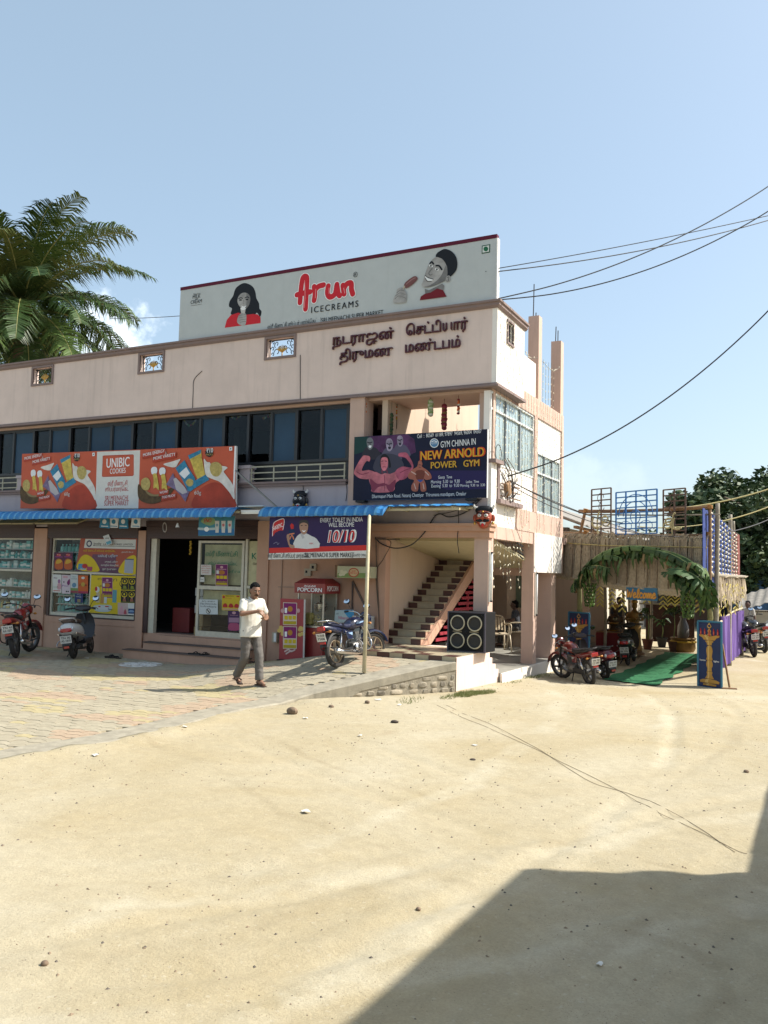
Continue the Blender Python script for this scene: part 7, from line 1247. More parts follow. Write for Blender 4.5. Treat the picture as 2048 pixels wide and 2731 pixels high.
# painted lamp panels
def lamp_panel(label, s_a, s_b, z0, z1, off, nm2):
    t = thing('painted_hoarding', label, 'hoarding', ps((s_a+s_b)/2,z0,off)); w = s_b-s_a; h = z1-z0
    MB().prism([ps(s_a,z0,off),ps(s_b,z0,off),ps(s_b,z1,off),ps(s_a,z1,off)], PN*.02).build('board', mat('panel_navy', (.012,.030,.105), .5, var=.15, vs=4), t)
    for a, c in ((ps(s_a,z0,off),ps(s_a,z1,off)),(ps(s_b,z0,off),ps(s_b,z1,off)),(ps(s_a,z1,off),ps(s_b,z1,off)),(ps(s_a,z0,off),ps(s_b,z0,off))): MB().bar(a,c,.034,.034).build('frame', mat('panel_frame_blue', (.03,.16,.26), .6), t)
    P = Panel(ps(s_a,z0,off)-PN*.001, PDv, UZ, t); G1, G2, G3 = ink((.46,.27,.07)), ink((.62,.44,.16)), ink((.22,.11,.025)); FL = ink((.42,.035,.03))
    q = lambda pts: [(w*(.5+x*.5), h*y) for x, y in pts]; sy = lambda pts: pts+[(-x,y) for x, y in pts[::-1]]
    for prof in ([(0,.035),(.55,.035),(.55,.06),(0,.06)], [(0,.06),(.80,.075),(.82,.105),(.60,.125),(0,.135)], [(0,.13),(.38,.14),(.30,.165),(.20,.20),(.24,.23),(.24,.245),(0,.25)], [(0,.25),(.20,.25),(.18,.30),(.26,.33),(.28,.36),(.24,.39),(.18,.42),(0,.42)], [(0,.42),(.26,.42),(.26,.44),(.20,.47),(.24,.52),(.27,.56),(.24,.60),(.16,.63),(0,.64)], [(0,.64),(.20,.645),(.22,.68),(.34,.695),(.34,.71),(0,.715)], [(0,.71),(.45,.72),(.60,.755),(.84,.775),(.86,.80),(.60,.80),(0,.775)], [(0,.78),(.20,.79),(.10,.83),(.16,.86),(.0,.90)], [(0,.90),(.10,.90),(.20,.93),(.08,.965),(0,.985)]):
        P.shape('lamp_print', q(sy(prof)), G1, pix=False); P.shape('lamp_shine', q([(-x*.45-.02,y) for x, y in prof]+[(-x*.15,y) for x, y in prof[::-1]]), G2, pix=False)
        P.stroke('lamp_line', [[(w*(.5-prof[1][0]*.5),h*prof[1][1]),(w*(.5+prof[1][0]*.5),h*prof[1][1])]], .008, G3, 1, pix=False)
    P.disc('lamp_hole', (w*.5,h*.935), w*.05, h*.018, ink((.012,.03,.10)), 12, pix=False)
    for x in (-.72,-.38,0,.38,.72): y = .79 if abs(x) > .1 else .775; P.shape('flame', [(w*(.5+(x+dx)*.5), h*(y+dy)) for dx, dy in ((0,.11),(.07,.05),(.05,.015),(0,0),(-.05,.015),(-.07,.05))], FL, 3, pix=False); P.shape('flame_core', [(w*(.5+(x+dx)*.5), h*(y+dy)) for dx, dy in ((0,.07),(.03,.04),(0,.015),(-.03,.04))], ink((.6,.2,.12)), 3, pix=False)
    P.text(nm2[0], (w*.22,h*.40), .035, WHITE, w*.26, pix=False, bold=.01); P.text(nm2[1], (w*.80,h*.40), .035, WHITE, w*.22, pix=False, bold=.01)
    return t
sa, sb = sof(1861,1657,-.3), sof(1924,1658,-.3); z0 = pan(1892,1835,-.3).z; lamp_panel('blue panel painted with a brass oil lamp, right of the green carpet', sa, sb, max(z0,-.14), pan(1892,1658,-.3).z, -.3, ('Vasantham','lights'))
sL = sof(1517,1634,-.15); lamp_panel('blue panel painted with a brass oil lamp, behind the red motorcycle', sL, sof(1572,1634,-.15), -.14, pan(1545,1634,-.15).z, -.15, ('Vasantham','lights'))
MB().bar(ps(sb,.75,-.28), PZ(1946,1836,-.13),.03).build('prop_stick', BAMY); o = bpy.data.objects['prop_stick']; tag(o, 'wooden prop stick leaning against the right lamp panel', 'stick')
p = PZ(1945,1841,-.13); tag(MB().obox((p.x,p.y,-.11),(.28,.10,.06),Matrix.Rotation(.2,3,'Z')).build('foot_block', BAMY, bevel=.015), 'brown block at the foot of the prop stick', 'block')
# welcome board
a, c = pan(1670,1566,-.22), pan(1752,1603,-.22); t = thing('welcome_board', 'blue welcome board with orange script under the thatch', 'sign', (a+c)/2); sa, sc_ = (a-PA).dot(PDv), (c-PA).dot(PDv); MB().prism([ps(sa,c.z,-.22),ps(sc_,c.z,-.22),ps(sc_,a.z,-.22),ps(sa,a.z,-.22)],PN*.02).build('board', mat('welcome_blue', (.02,.13,.24), .5, var=.15), t)
P = Panel(ps(sa,c.z,-.22), PDv, UZ, t); w, h = sc_-sa, a.z-c.z; OC = ink((.58,.30,.07))
lets = {'W': [[(0,.9),(.12,.1),(.3,.7),(.45,.1),(.7,1)]], 'e': [[(0,.35),(.3,.45),(.22,.65),(.05,.5),(.05,.2),(.2,.1),(.42,.25)]], 'l': [[(0,.15),(.25,.6),(.25,1),(.12,.9),(.1,.3),(.2,.1),(.35,.2)]], 'c': [[(.35,.55),(.15,.65),(.03,.35),(.15,.1),(.42,.22)]], 'o': [[(.2,.62),(.04,.4),(.12,.1),(.32,.25),(.3,.55),(.18,.62),(.45,.5)]], 'm': [[(0,.6),(.06,.1),(.2,.6),(.3,.5),(.3,.1),(.45,.6),(.55,.5),(.56,.12),(.68,.2)]]}
x = .03
for ch, adv in zip('Welcome', (.75,.44,.36,.44,.46,.70,.44)):
    L3 = [[((x+px_*.255+py_*.02)*w, (.12+.72*py_)*h) for px_, py_ in ln_] for ln_ in lets[ch]]; P.stroke('script_letter', L3, .042, ink((.25,.10,.02)), 5, pix=False); P.stroke('script_letter', L3, .030, OC, 5, pix=False); x += adv*.262
# banana plants making the arch
BG = [mat('banana_leaf_a', (.040,.085,.022), .6, var=.45, vs=7, spec=.3), mat('banana_leaf_b', (.062,.115,.030), .6, var=.45, vs=7, spec=.3), mat('banana_leaf_c', (.026,.058,.018), .6, var=.45, vs=7, spec=.3)]; BR = mat('banana_rib', (.22,.28,.10), .6); BT = mat('banana_stem', (.20,.20,.09), .7, var=.35, vs=6, streak=.5, stain=(.14,.08,.03))
for m_ in BG: 
    bs_ = m_.node_tree.nodes['Principled BSDF']; bs_.inputs['Transmission Weight'].default_value = 0
def banana_leaf(t, pts, width, droop, k0):
    q = cr(pts,7); n = len(q); o = MB().tube(q,[.022*(1-.8*i/n) for i in range(n)],6).build('midrib', BR, t, smooth=True); rnd = random.Random(k0)
    for sgn in (-1,1):
        b = MB(); i = 1
        while i < n-1:
            j = min(n-1, i+rnd.choice((1,2,2,3))); u = (i+j)/2/n; w = width*math.sin(math.pi*min(1,.08+.92*u))**.6*rnd.uniform(.85,1.1); d = (q[j]-q[i]).normalized(); sd_ = d.cross(Vector((0,0,1)))
            if sd_.length < .1: sd_ = PDv.copy()
            sd_.normalize(); sd_ *= sgn; dr_ = droop+rnd.uniform(-.5,.45); vec = lambda f: sd_*w*f*math.cos(dr_*f)+Vector((0,0,-w*f*math.sin(dr_*f)))+d*w*.25*f
            sh_ = (q[j]-q[i])*.06; rows = [[q[i]+vec(f)+sh_*f*3, q[j]+vec(f)-sh_*f*2+Vector((0,0,.004)), q[j]+vec(f)-sh_*f*2-Vector((0,0,.002)), q[i]+vec(f)+sh_*f*3-Vector((0,0,.006))] for f in (0,.35,.7,1)]
            b.loft(rows); i = j
        b.build('leaf_blade', BG[(k0+(sgn > 0)) % 3], o, smooth=30)
def banana(label, base, top, leaves, bunch, blabel):
    t = thing('banana_plant', label, 'banana plant', base); q = cr([base, Vector(base).lerp(Vector(top),.5)+Vector((.02,0,0)), top],5); MB().tube(q,[.085-.04*i/len(q) for i in range(len(q))],10).build('trunk', BT, t, smooth=True)
    for k, (pts, w, d) in enumerate(leaves): banana_leaf(t, [Vector(top)-Vector((0,0,.05))]+[pan(x,y,o_) for x, y, o_ in pts], w, d, k+len(leaves))
    rr2 = random.Random(len(leaves)*7); hm = [BG[0], BG[2], mat('leaf_dry', (.17,.12,.05), .8, var=.3), BG[1]]
    for k in range(46):
        pts, w, d = rr2.choice(leaves[:4]+leaves[5:]); a_ = rr2.randrange(len(pts)-1); u = rr2.random(); x = pts[a_][0]*(1-u)+pts[a_+1][0]*u; y = pts[a_][1]*(1-u)+pts[a_+1][1]*u; p = pan(x,y,pts[a_][2]-rr2.uniform(-.05,.12)); L_ = rr2.uniform(.15,.42); sx_ = rr2.uniform(-.12,.12); wd = rr2.uniform(.02,.05); e = PDv*wd
        MB().loft([[p-e,p+e,p+e-PN*.006,p-e-PN*.006],[p-e*1.2+PDv*sx_*.4+Vector((0,0,-L_*.5))-PN*.04,p+e*1.2+PDv*sx_*.4+Vector((0,0,-L_*.5))-PN*.05,p+e*1.2+PDv*sx_*.4+Vector((0,0,-L_*.5))-PN*.055,p-e*1.2+PDv*sx_*.4+Vector((0,0,-L_*.5))-PN*.045],[p+PDv*sx_+Vector((0,0,-L_)),p+PDv*(sx_+.01)+Vector((0,0,-L_)),p+PDv*(sx_+.01)+Vector((0,0,-L_))-PN*.004,p+PDv*sx_+Vector((0,0,-L_))-PN*.004]]).build('torn_leaf', rr2.choice(hm), t)
    tb = thing('banana_bunch', blabel, 'bananas', bunch); rnd = random.Random(len(label)); c = Vector(bunch); MB().tube([c+Vector((0,0,.42)), c+Vector((.01,0,-.28))],.02,6).build('stalk', BR, tb)
    for tier in range(7):
        for k in range(9): a_ = 2*math.pi*k/9+tier*.4; rr = .13-.008*tier; z = .22-.075*tier; d = Vector((math.cos(a_),math.sin(a_),0)); p0 = c+d*.03+Vector((0,0,z)); MB().tube([p0,p0+d*rr*.7+Vector((0,0,-.01)),p0+d*rr+Vector((0,0,.055))],[.012,.021,.010],6).build('banana', BG[1] if rnd.random() < .6 else mat('banana_green', (.11,.20,.03), .5), tb, smooth=True)
banana('banana plant at the left foot of the arch leaning inward', PZ(1543,1770,-.13), pan(1545,1560,-.32), [([(1548,1540,-.35),(1585,1492,-.4),(1640,1465,-.4),(1700,1462,-.38)],.22,.9), ([(1545,1545,-.4),(1570,1500,-.45),(1620,1478,-.5),(1660,1490,-.5)],.20,1.1), ([(1552,1530,-.3),(1600,1478,-.3),(1670,1458,-.3),(1745,1470,-.3)],.24,1.2), ([(1545,1545,-.45),(1560,1515,-.5),(1590,1508,-.55),(1625,1515,-.55)],.16,.8), ([(1538,1545,-.4),(1530,1555,-.45),(1530,1580,-.5)],.12,.6), ([(1560,1515,-.42),(1610,1472,-.44),(1680,1456,-.44),(1760,1462,-.42)],.20,1.35), ([(1556,1520,-.36),(1596,1484,-.36),(1650,1472,-.36),(1720,1478,-.36)],.20,1.4)], pan(1572,1588,-.38), 'green banana bunch hanging at the left side of the arch')
banana('banana plant at the right foot of the arch leaning inward', PZ(1893,1790,-.13), pan(1893,1615,-.25), [([(1885,1580,-.35),(1850,1535,-.4),(1800,1495,-.4),(1740,1470,-.38)],.22,.9), ([(1880,1590,-.4),(1840,1560,-.45),(1800,1530,-.5),(1770,1525,-.5)],.24,.8), ([(1888,1570,-.3),(1868,1520,-.35),(1830,1488,-.35),(1780,1470,-.3)],.24,1.1), ([(1890,1570,-.4),(1885,1530,-.45),(1862,1505,-.5),(1835,1500,-.5)],.20,.9), ([(1885,1575,-.45),(1855,1545,-.5),(1815,1540,-.55)],.20,.5), ([(1830,1500,-.45),(1832,1540,-.5),(1825,1590,-.5)],.12,1.0), ([(1895,1580,-.4),(1890,1540,-.4),(1882,1515,-.4)],.16,.9), ([(1880,1560,-.44),(1840,1508,-.46),(1780,1474,-.46),(1700,1460,-.44)],.20,1.35), ([(1884,1572,-.5),(1860,1540,-.55),(1820,1518,-.6),(1790,1515,-.6)],.34,.55), ([(1870,1530,-.36),(1830,1490,-.36),(1770,1468,-.36),(1690,1466,-.36)],.18,1.4)], pan(1835,1615,-.35), 'green banana bunch hanging at the right side of the arch')
for k, (x, ln_) in enumerate(((1600,52),(1632,60),(1659,70),(1725,40),(1768,60),(1790,50),(1812,48),(1866,70))):
    t = thing('leaf_garland', 'yellow palm leaf garland under the thatch, %s from the left' % ('first','second','third','fourth','fifth','sixth','seventh','last')[k], 'garland', pan(x,1560,.2)); n_ = 5
    for j in range(n_):
        p = pan(x,1568+ln_*j/n_,.2+.05*(k % 2))
        for s_ in (-1,1): MB().prism([p,p+PDv*s_*.10+Vector((0,0,-.085)),p+PDv*s_*.115+Vector((0,0,-.055)),p+Vector((0,0,.03))],PN*.004).build('leaf', mat('palm_leaf_yellow', (.50,.42,.10), .7, var=.15), t)
for k in range(6):
    t = thing('leaf_garland', 'bushy yellow leaf garland on the right eave, %s from the front' % ('first','second','third','fourth','fifth','sixth')[k], 'garland', (-1.95,19.6+1.25*k,1.9)); rnd = random.Random(k)
    for j in range(26): p = Vector((-1.93+rnd.uniform(-.06,.06),19.6+1.25*k+rnd.uniform(-.3,.3),1.95-rnd.random()*.75)); d = Vector((rnd.uniform(-.05,.05),rnd.choice((-1,1))*rnd.uniform(.06,.13),-rnd.uniform(.05,.12))); MB().prism([p,p+d*.5+Vector((0,0,.02)),p+d,p+d*.5-Vector((0,0,.02))],(.004,0,0)).build('leaf', mat('palm_leaf_yellow', (.50,.42,.10), .7, var=.15), t)
# curtains of coloured lamps on the right flank
for k in range(9):
    y = 18.75+.75*k; cm = mat('petal_blue', (.05,.12,.45), .4) if k < 6 else mat('petal_pink', (.42,.14,.12), .4); zt = 3.45-.02*k
    for s_ in (0,1): strand('blue cord of white and blue petal lamps on the right flank of the pandal' if k < 6 else 'pink cord of petal lamps at the back of the right flank', [(-1.95,y+.36*s_,zt+(2.12-zt)*i/8) for i in range(9)], .09, 'blue lamp cords' if k < 6 else 'pink lamp cords', (.030,.030,.038), .012, SB if s_ == 0 else cm)
BNET = mat('added_backing_blue', (.02,.045,.20), .8, var=.4, vs=8); PNET = mat('added_backing_pink', (.20,.06,.05), .8, var=.4, vs=8)
for k in range(4):  # added backing blocks sun through the flank; hem lowered to shade the carpet
    ya, yb = 18.0+2.25*k, 20.2+2.25*k; rows = []
    for i in range(23): y = ya+(yb-ya)*i/22; x = -2.04+.03*math.sin(i*1.3+k); rows.append([(x,y,3.42-.03*k),(x+.02*math.sin(i*.7),y,2.7),(x,y,1.66),(x+.01,y,1.66),(x+.01+.02*math.sin(i*.7),y,2.7),(x+.01,y,3.42-.03*k)])
    tag(MB().loft(rows).build('lamp_curtain_cloth', BNET if k < 3 else PNET, smooth=60), 'dark %s cloth behind the lamp cords, %s from the front' % ('blue' if k < 3 else 'pink', ('first','second','third','last')[k]), 'cloth', 'cloths behind the lamp cords')
# carpet, cloths, banner, pots, table, statues
mb = MB(); n_ = 40; rnd = random.Random(2); cw = [(-3.95,-2.85)]
rows = [[(-3.95+.04*math.sin(i*.9)+1.12*j/8, 17.75+8.2*i/n_-.38*(j/8)*(1-i/n_)*1.0, gz(-3.4,17.75+8.2*i/n_)+.022+.006*noise.noise(Vector((i*.35,j*.9,0)))) for j in range(9)] for i in range(n_+1)]
mb.v = [p for r_ in rows for p in r_]; mb.f = [(i*9+j,i*9+j+1,(i+1)*9+j+1,(i+1)*9+j) for i in range(n_) for j in range(8)]; mb.m = [0]*len(mb.f)
tag(mb.build('green_carpet', mat('carpet_green', (.010,.125,.042), .95, var=.25, vs=12, bump=.5, bs=120), smooth=True), 'long bright green carpet leading into the pandal', 'carpet')
VIO = mat('cloth_violet', (.13,.07,.26), .8, var=.1)
for k in range(3):
    ya, yb = 21.4+2.0*k, 23.3+2.0*k; rows = []
    for i in range(25): y = ya+(yb-ya)*i/24; x = -2.02+.06*math.sin(i*1.35+k)+.02*math.sin(i*3.1); rows.append([(x,y,1.12),(x+.02*math.sin(i),y,.5),(x+.03*math.sin(i*1.7),y,-.05),(x+.012+.03*math.sin(i*1.7),y,-.05),(x+.012+.02*math.sin(i),y,.5),(x+.012,y,1.12)])
    tag(MB().loft(rows).build('violet_cloth', VIO, smooth=60), 'violet cloth screen beside the pandal, %s panel from the front' % ('first','second','third')[k], 'cloth', 'violet cloth screens')
pole('peeled bamboo rail holding the violet cloth', [(-2.02,20.6,.98),(-2.0,24,1.16),(-2.0,27.5,1.18)], .03, mat('bamboo_pale', (.42,.35,.24), .7))
pa, pb = PY(1722,1612,28.2), PY(1852,1720,28.2); t = thing('backdrop_banner', 'dark brown painted backdrop banner across the rear of the pandal', 'banner', ((pa.x+pb.x)/2,28.2,pb.z)); part('banner_cloth', mat('banner_dark', (.055,.022,.016), .8, var=.6, vs=1.6), [(pa.x,28.2,.0,pb.x,28.23,pa.z)], t); part('top_rail', BAM, [(pa.x-.2,28.17,pa.z,pb.x+.2,28.2,pa.z+.05)], t)
def pot_plant(label, p, h, sp, nl, potc):
    t = thing('potted_plant', label, 'plant', p); c = Vector(p); MB().lathe([(.11,0),(.16,.26),(.18,.27),(.18,.31),(.15,.31),(.13,.28)],14,c).build('pot', mat('pot_'+potc[0], potc[1], .8, var=.2), t, smooth=40); MB().tube([c+Vector((0,0,.25)),c+Vector((.04,0,h*.6)),c+Vector((.02,0,h))],[.02,.015,.01],6).build('stem', BR, t, smooth=True); rnd = random.Random(nl+len(label))
    for k in range(nl): a_ = rnd.uniform(0,6.28); s0_ = c+Vector((.02,0,h*rnd.uniform(.75,1.0))); L_ = sp*rnd.uniform(.7,1.1); d = Vector((math.cos(a_),math.sin(a_),0)); e = d.cross(Vector((0,0,1)))*L_*.16; pts = [s0_, s0_+d*L_*.5+Vector((0,0,L_*.30)), s0_+d*L_+Vector((0,0,-L_*.1))]; MB().add([pts[0]-e*.2,pts[0]+e*.2,pts[1]+e,pts[2],pts[1]-e]+[v-Vector((0,0,.006)) for v in (pts[0]-e*.2,pts[0]+e*.2,pts[1]+e,pts[2],pts[1]-e)],[(0,1,2,4),(4,2,3),(9,7,6,5),(8,7,9),(0,5,6,1),(1,6,7,2),(2,7,8,3),(3,8,9,4),(4,9,5,0)]).build('leaf', BG[k % 3], t)
q = PZ(1727,1732,-.15); pot_plant('potted plant with drooping leaves left of the carpet end', q, 1.15, .42, 12, ('red', (.16,.06,.04))); q = PZ(1796,1738,-.15); pot_plant('potted plant with broad leaves beside the yellow tub', q, 1.25, .46, 13, ('dark', (.08,.04,.03))); q = PZ(1765,1726,-.15); pot_plant('small potted plant between two taller potted plants', q, .85, .36, 9, ('black', (.03,.03,.03)))
q = PZ(1822,1738,-.15); t = thing('brass_tub', 'round ochre brass tub holding water jars at the carpet end', 'tub', q); MB().lathe([(.30,0),(.36,.12),(.34,.35),(.38,.40),(.36,.42),(.30,.36)],18,q).build('tub', mat('tub_ochre', (.22,.13,.04), .5, .3, var=.3), t, smooth=50); MB().lathe([(.12,.36),(.17,.5),(.16,.75),(.08,.95),(.11,1.05)],14,q).build('jar', mat('jar_grey', (.20,.19,.18), .4, .4), t, smooth=50); MB().torus(q+Vector((0,0,.30)),(0,0,1),.355,.03,24,6).build('flower_band', mat('marigold', (.45,.28,.03), .8), t, smooth=True)
q = PZ(1590,1742,-.13); t = thing('reception_table', 'table under a dark red cloth at the left side of the pandal', 'table', (-5.0,24,-.13)); part('table_top', BAMY, [(-5.2,22.6,.55,-4.55,24.2,.58)], t); part('table_cloth', mat('cloth_red', (.15,.015,.02), .85, var=.15), [(-5.21,22.58,-.05,-4.54,24.22,.549)], t, bevel=.01)
for k in range(4): MB().tube([(-5.15+.55*(k % 2),22.65+1.5*(k//2),-.13),(-5.15+.55*(k % 2),22.65+1.5*(k//2),.55)],.02,6).build('leg', BAMY, t)
t = thing('brass_tray', 'shallow yellow tray on the red clothed table', 'tray', (-4.85,23,.58)); MB().lathe([(.18,.58),(.22,.62),(.21,.62),(.17,.595)],18,(-4.85,23,0)).build('dish', GOLD, t, smooth=40)
def statue(label, p, m, h, arm):
    t = thing('welcome_statue', label, 'statue', p); c = Vector(p); k = h/1.5; b = MB(); V3 = lambda x, y, z: c+Vector((x,y,z))*k
    b.loft([[V3(.20*f*math.cos(a_),.17*f*math.sin(a_),z) for a_ in [2*math.pi*j/14 for j in range(14)]] for z, f in ((.12,1.1),(.35,.95),(.60,.85),(.80,.95),(.92,.68),(1.05,.80),(1.18,.85),(1.25,.40),(1.30,.28))]); b.ell(V3(0,0,1.40),(.085*k,.085*k,.11*k),12,9); b.ell(V3(0,.03,1.50),(.06*k,.06*k,.07*k),10,8)
    for s_ in (-1,1): b.tube([V3(s_*.16,0,1.2),V3(s_*.24,-.05,1.0),V3(s_*.07,-.22,.98 if arm else 1.12)],[.05*k,.042*k,.035*k],8)
    rm(b.build('body', m, t), .016, 3); MB().lathe([(.28*k,0),(.28*k,.06*k),(.22*k,.09*k),(.20*k,.13*k)],16,c).build('pedestal', BAMY, t, smooth=40); MB().lathe([(.10*k,0),(.16*k,.03*k),(.15*k,.035*k)],12,V3(0,-.24,1.0)).build('bowl', GOLD, t, smooth=40); MB().lathe([(.09*k,0),(.10*k,.05*k),(.03*k,.13*k),(.01*k,.18*k)],12,V3(0,0,1.47)).build('crown', GOLD, t, smooth=40)
q = PZ(1641,1752,-.1); statue('dark bronze welcome statue standing behind the black scooter', (q.x,q.y,-.12), mat('statue_bronze', (.085,.05,.025), .5, .4, var=.3), 1.35, True); q = PZ(1692,1744,-.1); statue('golden draped welcome statue right of the bronze one', (q.x,q.y,-.12), mat('statue_gold', (.34,.20,.06), .45, .3, var=.3), 1.45, True)
# ------------------------------------------------------------------ background
CREAM = mat('house_cream', (.50,.45,.37), .9, var=.1, streak=.35); ASB = mat('asbestos_sheet', (.26,.24,.21), .9, var=.3, vs=3, streak=.5)
t = thing('background_house', 'old cream house with sloping grey sheet roof behind the pandal', 'house', (-8,34,-.2)); part('wall', CREAM, [(-12,24.9,-.2,-6.9,52,3.5)], t)
for k in range(7):
    y = 27.2+3.4*k; w_ = part('window', mat('window_teal', (.05,.09,.12), .4), [(-6.9,y,1.9,-6.86,y+1.0,2.9)], t); part('frame', mat('window_white', (.5,.5,.48), .6), [(-6.87,y-.06,1.84,-6.84,y,2.96),(-6.87,y+1.0,1.84,-6.84,y+1.06,2.96),(-6.87,y,2.9,-6.84,y+1.0,2.96),(-6.87,y,1.84,-6.84,y+1,1.9),(-6.87,y+.47,1.9,-6.845,y+.53,2.9)], w_)
for k in range(6): part('wall_post', mat('post_grey', (.16,.14,.13), .9), [(-6.9,25.6+3.4*k,-.2,-6.78,25.85+3.4*k,3.5)], t)
b = MB(); n_ = 150; rows = []
for i in range(n_+1): y = 24.7+27.5*i/n_; o_ = .035*math.cos(i*1.6); rows.append([(-6.15,y,3.55+o_),(-9.4,y,4.75+o_),(-9.4,y,4.72+o_),(-6.15,y,3.52+o_)])
b.loft(rows).build('roof', ASB, t, smooth=40); part('gable', CREAM, [(-12,24.9,3.5,-9.3,25.1,4.6)], t); part('eave_beam', BAMY, [(-6.4,24.8,3.42,-6.3,52,3.5)], t)
t = thing('far_house', 'low pale house with red roof far behind the pandal', 'house', (-4.8,48,-.2)); part('wall', WALL_K, [(-6.3,46,-.2,-3.4,52,2.4)], t); MB().prism([(-6.6,45.8,2.35),(-3.1,45.8,2.35),(-4.85,45.8,3.6)],(0,6.5,0)).build('roof', mat('roof_tile_red', (.22,.10,.07), .9, var=.3, vs=5), t); part('window', BLK, [(-5.4,45.96,.8,-4.6,46,1.7)], t); part('door', mat('door_blue', (.03,.06,.16), .6), [(-4.3,45.96,-.2,-3.6,46,1.7)], t)
t = thing('blue_sheet_wall', 'long blue sheet metal wall at the far right', 'wall', (4,41,-.2)); SH_ = mat('blue_sheet', (.025,.11,.27), .55, var=.15, streak=.3); b = MB(); rows = []
for i in range(181): x = -3.4+18*i/180; o_ = .04*(1 if i % 4 in (1,2) else 0); rows.append([(x,40.5+o_,-.2),(x,40.5+o_,2.0),(x,40.53+o_,2.0),(x,40.53+o_,-.2)])
b.loft(rows).build('sheeting', SH_, t); part('top_rail', SH_, [(-3.4,40.48,2.0,14.6,40.58,2.06)], t); part('post', IRON, [(-3.45,40.5,-.2,-3.35,40.6,2.1)], t)
t = thing('sheet_roof_shed', 'low shed with sloping corrugated grey roof behind the white car', 'shed', (0,37,-.2)); b = MB(); rows = []
for i in range(100): x = -2.7+8*i/99; o_ = .03*math.cos(i*1.57); rows.append([(x,34.4,1.15+.02*i/10+o_+max(0,min(.5,(x+2.7)*.35))-.32),(x,37.4,1.75+o_+max(0,min(.5,(x+2.7)*.35))-.32),(x,37.4,1.73+o_+max(0,min(.5,(x+2.7)*.35))-.32),(x,34.4,1.13+.02*i/10+o_+max(0,min(.5,(x+2.7)*.35))-.32)])
b.loft(rows).build('roof', ASB, t, smooth=40); part('wall', CREAM, [(-2.3,35.2,-.2,5,37.2,.85)], t); part('door_opening', DARK, [(-1.6,35.15,-.2,-.2,35.2,.75)], t)
for x in (-2.4,.3,3.2): part('post', IRON, [(x,34.5,-.2,x+.07,34.57,1.0)], t)
# white car
t = thing('parked_car', 'white hatchback car parked at the far right edge', 'car', (-.62,30.2,-.15), R(186)); w = False; CP = mat('car_white', (.62,.63,.63), .3, coat=.6, var=.04); CG = mat('car_glass', (.02,.03,.05), .08, var=0)
def cring(x, z0, z1, hw, top): return [(x,-hw,z0),(x,-hw*1.02,(z0+z1)/2),(x,-hw,z1),(x,-top,z1+.03),(x,top,z1+.03),(x,hw,z1),(x,hw*1.02,(z0+z1)/2),(x,hw,z0)]
MB().loft([cring(1.78,.30,.55,.62,.5),cring(1.70,.22,.66,.74,.6),cring(1.2,.20,.74,.79,.65),cring(.75,.20,.84,.80,.7),cring(-.9,.20,.88,.80,.7),cring(-1.55,.22,.86,.77,.68),cring(-1.72,.30,.75,.70,.6)]).build('body', CP, t, smooth=40, world=w, bevel=.02)
MB().loft([[(x,-a_,z),(x,a_,z),(x2,b_,z2),(x2,-b_,z2)] for x, a_, z, x2, b_, z2 in ((.85,.70,.86,.30,.58,1.28),(-1.55,.70,.88,-1.35,.58,1.30))]).build('cabin', CG, t, world=w); MB().loft([[(x,-.60,z),(x,.60,z),(x,.57,z+.06),(x,-.57,z+.06)] for x, z in ((.34,1.255),(-.2,1.30),(-1.0,1.30),(-1.4,1.26))]).build('roof', CP, t, smooth=40, world=w)
for s_ in (-1,1):
    for xa, xb in ((.86,.32),(-.35,-.40),(-1.5,-1.36)): MB().bar((xa,s_*.705,.87),(xb,s_*.585,1.27),.05,.03).build('pillar', CP, t, world=w)
    for x in (1.15,-1.1):
        o = MB().torus((x,s_*.70,.26),(0,1,0),.20,.075,24,8).build('wheel', TYRE, t, smooth=True, world=w); MB().lathe([(.02,0),(.16,.01),(.17,-.02)],16,(x,s_*.775,.26),Matrix(((1,0,0),(0,0,s_),(0,-s_,0)))).build('rim', ALLOY, o, smooth=40, world=w)
    MB().ell((.62,s_*.90,.95),(.07,.09,.06),10,6).build('side_mirror', CP, t, smooth=True, world=w); MB().ell((1.70,s_*.52,.62),(.08,.16,.08),12,8).build('headlight', LENS, t, smooth=True, world=w); MB().obox((-.05,s_*.815,.70),(.16,.02,.025)).build('door_handle', BPL, t, world=w)
MB().obox((1.77,0,.38),(.06,1.1,.12)).build('bumper', BPL, t, world=w, bevel=.02)
t.scale = (.95,.95,.95)
